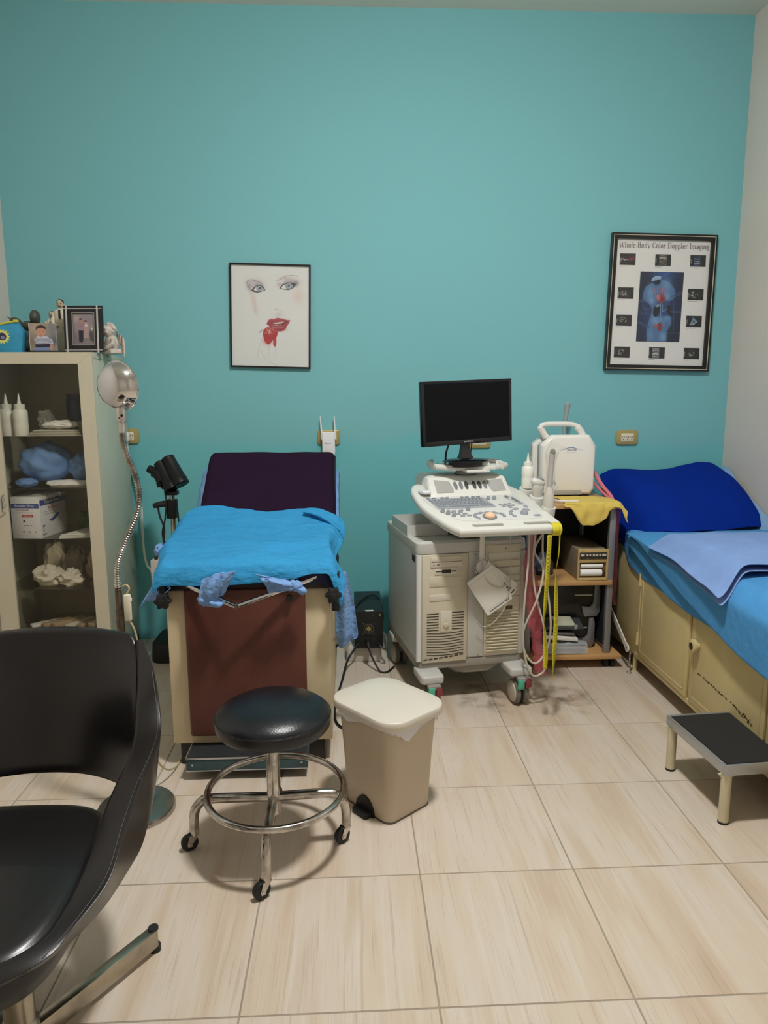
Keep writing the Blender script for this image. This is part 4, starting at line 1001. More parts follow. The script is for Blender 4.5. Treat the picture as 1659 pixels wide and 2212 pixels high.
# dome opens away from the camera, to the upper right
ax = Vector((0.46, 0.86, 0.10)).normalized()
M = Vector((0, 0, 1)).rotation_difference(ax).to_matrix()
R = 0.0715
prof = [(0.0001, -0.050), (0.020, -0.0485), (0.040, -0.042), (0.056, -0.031), (0.066, -0.016), (0.0705, 0.0), (0.0735, 0.003), (0.0735, 0.006), (0.070, 0.005), (0.064, -0.012), (0.050, -0.030), (0.030, -0.042), (0.0001, -0.046)]
part('dome_shade', MB().lathe(prof, c=(-0.700, LY, 1.400), n=48, M=M), CHROME, lamp, smooth=60)
part('shade_rim', MB().tube([Vector((-0.700, LY, 1.400))+M @ Vector((0.0735*math.cos(t), 0.0735*math.sin(t), 0.004)) for t in [2*math.pi*i/48 for i in range(48)]], 0.0028, 8, closed=True), CHROME, lamp)
part('bulb', MB().ell((-0.707+ax.x*-0.012, LY+ax.y*-0.012, 1.398-ax.z*0.012), (0.024, 0.024, 0.024), 16, 12), mat('bulb_white', (236, 234, 226), rough=0.4), lamp)
sw = part('inline_switch', MB().box(-0.722, -0.700, LY-0.022, LY-0.006, 0.665, 0.752), IVORY, lamp, bevel=0.005)
part('rocker', MB().box(-0.702, -0.697, LY-0.018, LY-0.010, 0.728, 0.740), WHITE_PL, sw, bevel=0.001)
part('cord', MB().tube(catmull([(-0.727, LY-0.005, 0.775), (-0.712, LY-0.012, 0.782), (-0.703, LY-0.014, 0.77), (-0.713, LY-0.014, 0.751)], 8), 0.0028, 8).tube(catmull([(-0.709, LY-0.014, 0.666), (-0.695, LY-0.010, 0.63), (-0.690, LY, 0.56), (-0.688, LY+0.02, 0.40), (-0.68, LY+0.10, 0.12), (-0.66, LY+0.30, 0.004), (-0.70, LY+0.75, 0.004), (-0.86, 3.36, 0.004), (-0.94, 3.47, 0.004)], 10), 0.0032, 8), mat('cream_cord', (200, 184, 140), rough=0.5), lamp)

# ------------------------------------------------------------------ colposcope beside the exam table
cx, cy = -0.895, 3.52
BLK = mat('black_optic', (15, 16, 17), rough=0.45, spec=0.3)
BLKR = mat('black_rubber', (20, 20, 21), rough=0.6)
cs = thing('colposcope', 'black binocular colposcope on a chrome pole beside the exam table', 'colposcope', (cx, cy, 0))
part('base', MB().prism(rrect(0.34, 0.30, 0.06), lambda x, y: (cx+x+0.01, cy+y+0.15, 0.0), lambda x, y: (cx+x*0.97+0.01, cy+y*0.95+0.15, 0.098)), BLKR, cs, bevel=0.004)
part('pole', MB().cyl((cx+0.002, cy, 0.09), (cx+0.002, cy, 0.90), 0.0135), CHROME_W, cs)
hd_ax = Vector((0.46, -0.30, -0.84)).normalized()       # objectives point down and to the patient
side = Vector((0.86, 0.0, 0.47)); side = (side-hd_ax*side.dot(hd_ax)).normalized()
cen = Vector((-0.892, cy, 1.005))
body = MB()
for s in (0.014, -0.034):
    c0 = cen+side*s
    body.tube([c0-hd_ax*0.070, c0-hd_ax*0.066, c0+hd_ax*0.055, c0+hd_ax*0.060, c0+hd_ax*0.088], [0.028, 0.033, 0.040, 0.043, 0.043] if s > 0 else [0.022, 0.028, 0.037, 0.040, 0.038], 20)
part('optical_body', body, BLK, cs)
eye = MB()
for off in (0.0, 0.030):
    c0 = cen-side*0.062-hd_ax*(0.020-off)+Vector((0, 0.03 if off else 0, 0))
    e = (-hd_ax*0.80-side*0.55).normalized()
    eye.tube([c0+hd_ax*0.05, c0, c0+e*0.03, c0+e*0.032, c0+e*0.056], [0.028, 0.029, 0.023, 0.021, 0.020], 16)
part('eyepiece', eye, BLK, cs)
part('lens', MB().cyl(cen+side*0.014+hd_ax*0.088, cen+side*0.014+hd_ax*0.090, 0.036, n=20), mat('lens_glass', (14, 20, 26), rough=0.05), cs)
part('tilt_joint', MB().box(-0.925, -0.862, cy-0.025, cy+0.025, 0.885, 0.905).box(-0.925, -0.905, cy-0.02, cy+0.02, 0.90, 0.95), BLK, cs, bevel=0.003)
kn = [(0.024 if i % 2 == 0 else 0.019, 2*math.pi*i/12) for i in range(12)]
part('focus_knob', MB().prism([(r*math.cos(a), r*math.sin(a)) for r, a in kn], lambda a, b: (-0.962, cy+a, 0.945+b), lambda a, b: (-0.938, cy+a, 0.945+b)).cyl((-0.94, cy, 0.945), (-0.91, cy, 0.945), 0.009), BLKR, cs, bevel=0.002)
part('clamp', MB().box(-0.918, -0.872, cy-0.026, cy+0.026, 0.768, 0.862).cyl((-0.878, cy-0.03, 0.845), (-0.878, cy-0.02, 0.845), 0.010, n=10), BLK, cs, bevel=0.004)
part('handle', MB().tube([(-0.918, cy-0.005, 0.842), (-0.945, cy-0.008, 0.840), (-0.972, cy-0.010, 0.834), (-0.985, cy-0.010, 0.832)], [0.017, 0.015, 0.014, 0.012], 14), BLKR, cs)
part('cable', MB().tube(catmull([(-0.962, cy-0.01, 0.825), (-0.955, cy-0.015, 0.78), (-0.935, cy-0.02, 0.72), (-0.94, cy-0.02, 0.66), (-0.928, cy-0.015, 0.62)], 8), 0.005, 8).tube(catmull([(-0.925, cy-0.02, 0.925), (-0.915, cy-0.03, 0.86), (-0.925, cy-0.03, 0.77), (-0.945, cy-0.02, 0.70), (-0.94, cy-0.02, 0.64)], 8), 0.004, 8).tube(catmull([(-0.868, cy-0.02, 0.86), (-0.862, cy-0.02, 0.76), (-0.868, cy-0.01, 0.68)], 8), 0.004, 8), BLKR, cs)
bx_ = part('control_box', MB().box(-1.005, -0.915, cy-0.05, cy+0.02, 0.36, 0.562), mat('grey_box', (190, 186, 178), rough=0.5), cs, bevel=0.004)
part('box_knob', MB().cyl((-0.982, cy-0.025, 0.562), (-0.982, cy-0.025, 0.576), 0.009, n=12).cyl((-0.95, cy-0.01, 0.562), (-0.95, cy-0.01, 0.568), 0.014, n=14), BLKR, bx_)
part('connector', MB().tube([(-0.932, cy-0.02, 0.562), (-0.932, cy-0.02, 0.60), (-0.928, cy-0.015, 0.62)], [0.009, 0.009, 0.005], 10), CHROME_W, bx_)
# ------------------------------------------------------------------ gynaecological exam table
EX0, EX1, EY0, EY1 = -0.672, -0.080, 2.480, 3.62
ECR = mat('cream_laminate', (214, 198, 162), rough=0.45, var=0.03, vscale=5)
BRN = mat('brown_leatherette', (92, 50, 40), rough=0.42, var=0.22, vscale=4.5, bump=0.06, bscale=120)
BLKL = mat('black_laminate', (34, 30, 28), rough=0.5)
et = thing('exam_table', 'cream gynaecological exam table with brown padded front panel', 'exam table', (-0.376, 3.05, 0))
part('cabinet_body', MB().box(EX0, EX1, EY0, EY1, 0.088, 0.682), ECR, et, bevel=0.006)
part('plinth', MB().box(-0.650, -0.108, EY0+0.015, EY1-0.03, 0.0, 0.088), BLKL, et, bevel=0.002)
part('front_pad', MB().prism(rrect(0.432, 0.560, 0.012, cx=-0.386, cy=0.408), lambda x, z: (x, EY0-0.030, z), lambda x, z: (x, EY0-0.001, z)), BRN, et, bevel=0.010, bseg=3)
stp = part('pull_out_step', MB().box(-0.603, -0.168, 2.372, EY0+0.03, 0.038, 0.084), mat('step_side_green', (56, 84, 88), rough=0.5, var=0.2, vscale=14), et, bevel=0.001)
part('step_mat', MB().box(-0.600, -0.171, 2.377, EY0+0.02, 0.0845, 0.0875), mat('black_ribbed_mat', (32, 34, 38), rough=0.7, bump=0.2, bscale=200), stp)
tr_ = MB().box(-0.604, -0.167, 2.3695, 2.373, 0.0815, 0.088).box(-0.604, -0.167, 2.3695, 2.373, 0.036, 0.0395).box(-0.6055, -0.602, 2.3695, 2.50, 0.0805, 0.088)
part('step_trim', tr_, mat('aluminium', (200, 202, 204), rough=0.3, metal=0.9), stp, smooth=0)
part('rivet', MB().ell((-0.582, 2.371, 0.060), (0.004, 0.002, 0.004), 8, 6), CHROME, stp)
part('rivet', MB().ell((-0.190, 2.371, 0.060), (0.004, 0.002, 0.004), 8, 6), CHROME, stp)
part('seat_frame', MB().box(EX0-0.008, EX1+0.002, EY0-0.02, 3.13, 0.682, 0.712), BLKL, et, bevel=0.003)
part('seat_cushion', MB().box(EX0-0.004, EX1-0.008, EY0-0.012, 3.12, 0.712, 0.752), mat('dark_leatherette', (34, 26, 30), rough=0.45), et, bevel=0.014, bseg=3)
# backrest: a slab leaning back
A0, A1 = Vector((0, 3.09, 0.755)), Vector((0, 3.51, 1.093))
dv = (A1-A0).normalized(); nv = Vector((0, -dv.z, dv.y))
def bpt(x, s, n): return Vector((x, A0.y+dv.y*s+nv.y*n, A0.z+dv.z*s+nv.z*n))
BL = (A1-A0).length
part('backrest', MB().prism([(-0.690, -0.03), (-0.072, -0.03), (-0.072, BL-0.015), (-0.690, BL-0.015)], lambda x, s: bpt(x, s, -0.075), lambda x, s: bpt(x, s, -0.006)), mat('dark_leatherette', (0, 0, 0)), et, bevel=0.02, bseg=3)
part('back_support', MB().tube([(-0.25, 3.40, 0.68), (-0.25, 3.47, 0.98)], 0.012, 10).tube([(-0.52, 3.40, 0.68), (-0.52, 3.47, 0.98)], 0.012, 10), CHROME_W, et)
# clamp knobs and stirrup bars
def star_knob(c, r, lab=None):
    pts = []
    for i in range(36):
        a = 2*math.pi*i/36; rr_ = r*(0.86+0.16*math.cos(6*a))
        pts.append((rr_*math.cos(a), rr_*math.sin(a)))
    return MB().prism(pts, lambda a, b: (c[0]+a, c[1]-0.014, c[2]+b), lambda a, b: (c[0]+a, c[1]+0.014, c[2]+b)).cyl((c[0], c[1]-0.02, c[2]), (c[0], c[1]+0.05, c[2]), r*0.4)
part('clamp_knob', star_knob((-0.664, 2.412, 0.660), 0.030), BLKR, et, bevel=0.003)
part('clamp_knob', star_knob((-0.066, 2.412, 0.672), 0.030), BLKR, et, bevel=0.003)
part('clamp_bracket', MB().box(-0.075, -0.045, 2.45, 2.50, 0.60, 0.74), BLKR, et, bevel=0.004)
part('clamp_bracket', MB().box(-0.685, -0.660, 2.44, 2.50, 0.63, 0.74), BLKR, et, bevel=0.004)
def flat_bar(a, b, w, h):
    a, b = V3(a), V3(b); d = (b-a); L = d.length; d.normalize(); s = d.cross(Vector((0, 0, 1))).normalized(); u = s.cross(d)
    M = Matrix(((d.x, s.x, u.x, a.x), (d.y, s.y, u.y, a.y), (d.z, s.z, u.z, a.z), (0, 0, 0, 1)))
    return MB().box(0, L, -w/2, w/2, -h/2, h/2, M)
part('stirrup_bar', flat_bar((-0.640, 2.46, 0.728), (-0.405, 2.375, 0.648), 0.014, 0.014), CHROME, et, bevel=0.003)
part('stirrup_bar', flat_bar((-0.085, 2.47, 0.738), (-0.398, 2.372, 0.650), 0.014, 0.014), CHROME, et, bevel=0.003)
part('bar_tip', flat_bar((-0.405, 2.372, 0.6485), (-0.398, 2.371, 0.6490), 0.019, 0.019), mat('grey_bar_tip', (120, 112, 104), rough=0.4, metal=0.7), et, bevel=0.002)
part('heel_pin', MB().cyl((-0.225, 2.43, 0.655), (-0.225, 2.447, 0.655), 0.011, n=14), BLKR, et)
# ---------------- drapes
PUR = mat('aubergine_drape', (38, 22, 42), rough=0.95, var=0.08, vscale=10, bump=0.10, bscale=200, spec=0.1)
BLU = mat('sky_blue_sheet', (52, 146, 198), rough=0.85, var=0.06, vscale=6, bump=0.9, bscale=20, spec=0.25, stretch=(0.55, 1.0, 1.0), bdist=0.02)
PBL = mat('pale_blue_nonwoven', (124, 162, 214), rough=0.8, var=0.09, vscale=14, bump=0.8, bscale=40, spec=0.25, bdist=0.01)
NAV = mat('navy_sheet', (34, 40, 74), rough=0.8)
def cloth_grid(fn, nu, nv): return MB().grid(fn, nu, nv)
# pale drape under the aubergine one, peeping out at both sides
def f(u, v):
    x = -0.714+0.648*u+0.008*nz(v*6, u*2, 3)
    s = -0.05+(BL-0.04)*v
    e = abs(u-0.5)*2
    n = 0.004-0.055*sm(0.90, 1.0, e)
    return bpt(x + (0.012*(1 if u > 0.5 else -1)*sm(0.9, 1, e)), s, n)
solo('pale_drape', cloth_grid(f, 30, 16), PBL, 'pale blue drape peeping out beside the aubergine backrest cover', 'drape', (-0.39, 3.3, 0.75), solid=0.002, sub=1)
def f(u, v):
    s = -0.03+v*(BL+0.10)
    half = 0.318-0.006*v
    x = -0.386+(u-0.5)*2*half
    e = abs(u-0.5)*2
    n = 0.012+0.004*nz(u*5, v*4, 1.0)-0.040*sm(0.93, 1.0, e)
    if s > BL:
        t = (s-BL)/0.10
        p = bpt(x, BL+0.010*math.sin(t*math.pi/2)+0.012*nz(u*4, 0, 5), n-0.085*t)
    else:
        p = bpt(x, s, n)
    return p
solo('backrest_cover', cloth_grid(f, 36, 22), PUR, 'dark aubergine cover over the raised backrest', 'drape', (-0.386, 3.3, 0.78), solid=0.004, sub=1)
# navy sheet edge under the blue sheet
def f(u, v):
    x = -0.690+0.632*u
    y = 2.446+0.05*v if v < 0.2 else 2.456+(v-0.2)*0.80
    z = 0.706+0.046*sm(0, 0.2, v) if v < 0.2 else 0.753
    if u > 0.95: z -= 0.10*sm(0.95, 1, u)
    if u < 0.05: z -= 0.02*sm(0.95, 1, 1-u)
    return (x, y, z)
solo('navy_undersheet', cloth_grid(f, 30, 20), NAV, 'dark navy sheet edge showing under the sky blue sheet', 'sheet', (-0.37, 2.8, 0.7), solid=0.002)
# sky blue sheet
def f(u, v):
    # v along the table from front hem to the far hem on the backrest
    prof_y = [2.432, 2.436, 2.452, 2.56, 2.75, 2.95, 3.06, 3.14, 3.19]
    prof_z = [0.700, 0.735, 0.768, 0.778, 0.784, 0.795, 0.812, 0.848, 0.885]
    tt = [0, 0.05, 0.10, 0.22, 0.42, 0.63, 0.76, 0.90, 1.0]
    far = 0.92+0.035*math.sin(u*7.5+0.6)+0.03*math.sin(u*3.0)-0.10*sm(0.80, 1.0, u)-0.06*sm(0.12, 0.0, u)
    w = v*far
    y = interp(tt, prof_y, w); z = interp(tt, prof_z, w)
    x = -0.698+0.653*u-0.075*sm(0.10, 0.62, v)*(1-u)**2
    # slight flare at the front, wrinkles
    x += 0.012*(u-0.5)*sm(0.4, 0.0, v)
    wr = 0.012*nz(u*3.2+1.3*v, v*7.0, 0.5)+0.009*nz(u*7+v*5, v*15, 2.5)+0.004*nz(u*20+v*8, v*30, 4.5)
    z += wr*(0.25+0.75*sm(0.0, 0.2, v))+0.008
    y += 0.008*nz(u*8, v*4, 7.7)*(1-v)
    # front hem: lifted on the right, then hanging lower at the right corner
    if w < 0.12:
        lift = 0.024*sm(0.72, 0.86, u)*sm(0.99, 0.92, u)
        z += lift*(1-w/0.12)
        z -= 0.028*sm(0.93, 1.0, u)*(1-w/0.12)
        z += 0.014*sm(0.35, 0.75, u)*(1-w/0.12)
    # side overhang right
    z -= 0.075*sm(0.935, 1.0, u)*sm(1.0, 0.5, w)
    z -= 0.030*sm(0.04, 0.0, u)
    x += 0.018*math.sin(v*9)*sm(0.9, 1.0, u)
    return (x, y, z)
blue_sheet = solo('blue_sheet', cloth_grid(f, 64, 56), BLU, 'sky blue sheet spread over the exam table seat', 'sheet', (-0.37, 2.8, 0.76), solid=0.0025, sub=1, smooth=80)
# rolled hem at the far edge, right
def f(u, v):
    a = v*2*math.pi
    x = -0.215+0.185*u; y = 3.105-0.13*u*u; z = 0.858-0.085*u*u
    r = (0.003+0.014*math.sin(min(1.0, u*1.15)*math.pi)**0.7)*(1+0.3*nz(u*6, v*3, 1))
    return (x, y-r*math.cos(a)*1.5, z+r*math.sin(a)*0.9)
part('turned_hem', MB().grid(f, 24, 10), BLU, blue_sheet, sub=1, smooth=80)
# pale hanging drape at the left front corner
def f(u, v):
    a = Vector((-0.705, 2.62, 0.752)).lerp(Vector((-0.640, 2.43, 0.700)), u)
    b = Vector((-0.790, 2.55, 0.590)).lerp(Vector((-0.645, 2.42, 0.690)), u)
    p = a.lerp(b, v); p.y += 0.02*math.sin(v*5+u*6); p.x += 0.010*nz(u*4, v*4, 2)
    p.z += 0.012*math.sin(u*7)*v
    return p
solo('hanging_drape', MB().grid(f, 16, 16), PBL, 'pale blue drape hanging off the left front corner of the table', 'drape', (-0.70, 2.48, 0.66), solid=0.002, sub=1, smooth=80)
# small pale wad at the left edge
lump('blue_wad', (-0.770, 2.80, 0.735), (0.020, 0.03, 0.026), PBL, 'small pale blue wad at the left edge of the blue sheet', 'cloth', 41, 0.35)
# pale drape hanging at the right side
def f(u, v):
    t = [Vector((-0.066, 2.64, 0.70)), Vector((-0.046, 2.68, 0.55)), Vector((-0.040, 2.69, 0.43)), Vector((-0.036, 2.70, 0.362))]
    w = [0.050, 0.062, 0.072, 0.050]
    k = v*3; i = min(2, int(k)); g = k-i
    p = t[i].lerp(t[i+1], g); wd = w[i]+(w[i+1]-w[i])*g
    p.x += (u-0.30)*wd*1.25; p.y += 0.012*math.sin(u*8+v*2)
    if v > 0.75: p.z += (0.055*u)*(v-0.75)*4*0.8
    return p
solo('hanging_drape', MB().grid(f, 14, 24), PBL, 'long pale blue drape hanging down the right side of the table', 'drape', (-0.04, 2.68, 0.36), solid=0.002, sub=1, smooth=80)
part_r = MB().prism([(-0.030, 0.0), (0.022, -0.052), (0.040, -0.020), (0.012, 0.030)], lambda a, b: (-0.050+a, 2.735, 0.392+b), lambda a, b: (-0.050+a, 2.741, 0.392+b))
solo('paper_tag', part_r, mat('grey_tag', (196, 196, 190), rough=0.6), 'white folded tag behind the hanging drape on the right', 'tag', (-0.05, 2.74, 0.34), bevel=0.001)
# knotted wraps on the stirrup bars: gathered at a knot, fanning out in a pleated flap
def wrap(label, loc, flaps, knot, seed):
    t = thing('knotted_wrap', label, 'cloth wrap', loc, 0, 'knotted wraps on the stirrup bars')
    for (ba, bb, ta, tb, bulge, pl, ph) in flaps:
        BA, BB, TA, TB = V3(ba), V3(bb), V3(ta), V3(tb)
        def fn(u, v):
            p = BA.lerp(BB, u).lerp(TA.lerp(TB, u), v)
            p.y -= bulge*math.sin(u*math.pi)*math.sin(min(1.0, v*0.75+0.2)*math.pi)+0.006*math.sin(pl*u*math.pi+ph+2*v)*(0.4+0.6*v)
            p.z += 0.012*math.sin(u*math.pi)*v+0.004*nz(u*6, v*6, seed)
            p.x += 0.004*nz(u*5, v*7, seed+2)
            return p
        part('wrap_flap', MB().grid(fn, 24, 16), PBL, t, sub=1, solid=0.003, smooth=80)
    mk = MB()
    for q, rad, rz in knot:
        mk.ell(q, rad, 20, 14, Matrix.Rotation(rz, 3, 'Y'), lambda p: 1+0.25*nz(p.x*90, p.y*90, p.z*90+seed)+0.10*math.sin(p.x*420))
    part('knot', mk, PBL, t, sub=1, smooth=80)
wrap('pale blue knotted wrap on the left stirrup bar', (-0.49, 2.38, 0.65),
     [((-0.530, 2.390, 0.682), (-0.448, 2.380, 0.684), (-0.522, 2.385, 0.738), (-0.396, 2.362, 0.776), 0.026, 5, 0.4), ((-0.532, 2.372, 0.676), (-0.470, 2.366, 0.672), (-0.520, 2.372, 0.730), (-0.430, 2.350, 0.752), 0.016, 4, 1.4)],
     [((-0.500, 2.378, 0.668), (0.040, 0.020, 0.020), 0.15), ((-0.475, 2.372, 0.660), (0.030, 0.018, 0.013), 0.3)], 2)
wrap('pale blue knotted wrap on the right stirrup bar', (-0.20, 2.39, 0.69),
     [((-0.205, 2.384, 0.700), (-0.205, 2.384, 0.732), (-0.288, 2.368, 0.696), (-0.334, 2.366, 0.768), 0.020, 4, 0.2), ((-0.200, 2.376, 0.704), (-0.208, 2.376, 0.728), (-0.262, 2.358, 0.708), (-0.300, 2.352, 0.752), 0.012, 3, 1.0)],
     [((-0.192, 2.384, 0.714), (0.020, 0.018, 0.022), 0.0), ((-0.174, 2.384, 0.698), (0.018, 0.014, 0.014), 0.4), ((-0.206, 2.384, 0.722), (0.012, 0.014, 0.016), 0.0)], 6)

# ------------------------------------------------------------------ black power unit on a white block, behind the table
UB = thing('stand_block', 'white block under the black power unit on the floor', 'block', (0.06, 3.66, 0))
part('block', MB().prism(rrect(0.185, 0.36, 0.02, cx=0.058, cy=3.665), lambda x, y: (x, y, 0), lambda x, y: (x, y, 0.082)), mat('white_block', (206, 202, 192), rough=0.5, var=0.05, vscale=12), UB, bevel=0.006)
up = thing('power_unit', 'black power backup unit with fan grille and plugged cables', 'power backup', (0.083, 3.66, 0.083))
USB = mat('black_steel', (22, 24, 25), rough=0.45)
part('case', MB().box(0.010, 0.156, 3.455, 3.84, 0.083, 0.281), USB, up, bevel=0.003)
part('fan_grille', MB().tube([(0.083+0.025*math.cos(a), 3.4525, 0.190+0.025*math.sin(a)) for a in [2*math.pi*i/24 for i in range(24)]], 0.0013, 6, closed=True).tube([(0.083+0.018*math.cos(a), 3.4525, 0.190+0.018*math.sin(a)) for a in [2*math.pi*i/20 for i in range(20)]], 0.0012, 6, closed=True), mat('grille_wire', (150, 146, 126), rough=0.35, metal=0.8), up)
part('fan_hub', MB().cyl((0.083, 3.452, 0.190), (0.083, 3.4549, 0.190), 0.012, n=16), mat('brass_hub', (160, 150, 100), rough=0.4, metal=0.6), up)
for dx in (-0.026, 0.026):
    for dz in (-0.026, 0.026):
        part('screw', MB().ell((0.083+dx, 3.454, 0.190+dz), (0.0035, 0.002, 0.0035), 8, 6), CHROME_W, up)
part('socket', MB().box(0.024, 0.142, 3.452, 3.456, 0.098, 0.145), mat('socket_black', (14, 14, 15), rough=0.6), up, bevel=0.001)
part('port', MB().box(0.102, 0.112, 3.453, 3.4552, 0.255, 0.264), mat('port_grey', (60, 62, 64), rough=0.5), up)
part('indicator', MB().cyl((0.140, 3.452, 0.263), (0.140, 3.4552, 0.263), 0.005, n=12), mat('indicator_yellow', (150, 150, 80), rough=0.5), up)
part('sticker', MB().prism([(0.070, 3.458), (0.110, 3.460), (0.106, 3.480), (0.064, 3.478)], lambda x, y: (x, y, 0.2812), lambda x, y: (x, y, 0.2818)), mat('sticker_white', (226, 226, 222), rough=0.5), up, smooth=0)
part('plug', MB().tube([(0.078, 3.452, 0.125), (0.078, 3.41, 0.120), (0.082, 3.395, 0.105)], [0.016, 0.014, 0.007], 12).tube([(0.135, 3.452, 0.108), (0.140, 3.43, 0.104)], [0.012, 0.009], 10), BLKR, up)
CAB = mat('black_cable', (18, 18, 19), rough=0.5)
part('cable', MB().tube(catmull([(0.082, 3.395, 0.105), (0.10, 3.37, 0.06), (0.135, 3.34, 0.006), (0.17, 3.33, 0.005), (0.21, 3.40, 0.005)], 8), 0.005, 8), CAB, up)
part('cable', MB().tube(catmull([(0.03, 3.452, 0.11), (0.005, 3.42, 0.09), (-0.03, 3.36, 0.05), (-0.055, 3.22, 0.006), (-0.08, 2.98, 0.006), (-0.075, 2.80, 0.006), (-0.02, 2.70, 0.006), (0.03, 2.62, 0.006), (0.06, 2.45, 0.006)], 8), 0.0055, 8), CAB, up)
part('cable', MB().tube(catmull([(0.14, 3.43, 0.104), (0.165, 3.40, 0.10), (0.172, 3.41, 0.14), (0.158, 3.46, 0.17)], 8), 0.005, 8), mat('grey_cable', (84, 86, 88), rough=0.5), up)
part('cable', MB().tube(catmull([(0.02, 3.52, 0.284), (0.035, 3.60, 0.288), (0.09, 3.72, 0.288), (0.135, 3.70, 0.288), (0.158, 3.60, 0.26), (0.162, 3.56, 0.20)], 8), 0.0045, 8), CAB, up)
solo('floor_cable', MB().tube(catmull([(-0.066, 3.18, 0.55), (-0.06, 3.22, 0.35), (-0.062, 3.20, 0.22), (-0.085, 3.12, 0.215), (-0.092, 3.05, 0.22)], 8), 0.006, 8), CAB, 'black cable looping along the right side of the exam table', 'cable', (-0.07, 3.18, 0.21))

# ------------------------------------------------------------------ waste bin
BINM = mat('tan_bin_plastic', (198, 182, 158), rough=0.38)
LIDM = mat('cream_lid_plastic', (214, 208, 194), rough=0.35)
bn = thing('waste_bin', 'tan pedal bin with rounded cream lid and white liner', 'bin', (0.113, 2.208, 0), math.radians(40))
def ring(w, d, r, z, n=7): return [(x, y, z) for x, y in rrect(w, d, r, n)]
part('bin_body', MB().loft([ring(0.196, 0.222, 0.030, 0.0), ring(0.198, 0.226, 0.032, 0.012), ring(0.216, 0.256, 0.042, 0.20), ring(0.232, 0.284, 0.052, 0.335)]), BINM, bn, local=True, smooth=50)
part('foot_trim', MB().loft([ring(0.199, 0.226, 0.030, 0.0), ring(0.1995, 0.2265, 0.031, 0.006)]), mat('bin_base_grey', (90, 80, 68), rough=0.6), bn, local=True)
part('lid', MB().loft([ring(0.246, 0.300, 0.062, 0.334, 9), ring(0.268, 0.326, 0.074, 0.340, 9), ring(0.274, 0.332, 0.076, 0.352, 9), ring(0.2735, 0.3315, 0.076, 0.3655, 9), ring(0.270, 0.328, 0.076, 0.3690, 9), ring(0.264, 0.322, 0.075, 0.3705, 9), ring(0.16, 0.22, 0.06, 0.3735, 9), ring(0.02, 0.03, 0.005, 0.3745, 9)]), LIDM, bn, local=True, smooth=35)
LIN = mat('liner_white', (226, 226, 228), rough=0.45)
def f(u, v):
    ring_ = rrect(0.240, 0.292, 0.055, 14); k = u*len(ring_); i = int(k) % len(ring_); j = (i+1) % len(ring_); g = k-int(k)
    x = ring_[i][0]*(1-g)+ring_[j][0]*g; y = ring_[i][1]*(1-g)+ring_[j][1]*g
    drop = 0.003+0.034*math.exp(-((x+0.045)/0.045)**2)*(1 if y < -0.1 else 0)+0.026*math.exp(-((x-0.100)/0.022)**2)*(1 if y < -0.1 else 0)+0.022*math.exp(-((y-0.06)/0.05)**2)*(1 if x < -0.1 else 0)
    drop *= 1+0.35*nz(u*60, 0, 3.3)
    k2 = 1+0.018*v+0.02*nz(u*30, v*3, 4)*v
    return (x*k2, y*k2, 0.336-drop*v*1.05)
part('liner', MB().grid(f, 140, 5), LIN, bn, local=True, smooth=80)
part('pedal', MB().prism(rrect(0.09, 0.05, 0.012), lambda x, y: (-0.108+y*1.0, x*0.8, 0.0), lambda x, y: (-0.108+y, x*0.8, 0.018)), BLKR, bn, local=True, bevel=0.003)
part('pedal_arch', MB().prism([(0.045*math.cos(a), 0.062*math.sin(a)) for a in [math.pi*i/12 for i in range(13)]], lambda a, b: (-0.106, a, b), lambda a, b: (-0.098, a, b)), BLKR, bn, local=True)

# ------------------------------------------------------------------ round stool on castors
SX, SY = -0.256, 1.985
SEATM = mat('black_vinyl', (18, 21, 27), rough=0.30, bump=0.15, bscale=260, var=0.1, vscale=8)
sl = thing('round_stool', 'round black vinyl stool with chrome foot ring on castors', 'stool', (SX, SY, 0))
ox, oy = 0.018, -0.015
part('seat', MB().lathe([(0, 0.396), (0.140, 0.396), (0.163, 0.400), (0.170, 0.410), (0.1715, 0.436), (0.166, 0.447), (0.156, 0.456), (0.143, 0.464), (0.125, 0.472), (0.10, 0.479), (0.07, 0.484), (0.04, 0.487), (0.0, 0.488)], c=(SX+ox, SY+oy, 0), n=48), SEATM, sl, smooth=50)
part('piping', MB().tube([(SX+ox+0.1695*math.cos(a), SY+oy+0.1695*math.sin(a), 0.4385) for a in [2*math.pi*i/60 for i in range(60)]], 0.0028, 8, closed=True), mat('black_piping', (16, 16, 18), rough=0.35), sl)
part('column', MB().lathe([(0.0, 0.118), (0.020, 0.118), (0.020, 0.395), (0.0, 0.395)], c=(SX+ox*0.6, SY+oy*0.6, 0), n=24), CHROME_W, sl)
RZ, RR = 0.190, 0.205
part('foot_ring', MB().tube([(SX+0.018+RR*math.cos(a), SY-0.004+RR*math.sin(a), RZ) for a in [2*math.pi*i/72 for i in range(72)]], 0.0105, 12, closed=True), CHROME_W, sl)
feet = [(-0.489, 1.981, 180), (-0.027, 1.997, 0), (-0.246, 1.762, 270), (-0.275, 2.214, 90)]
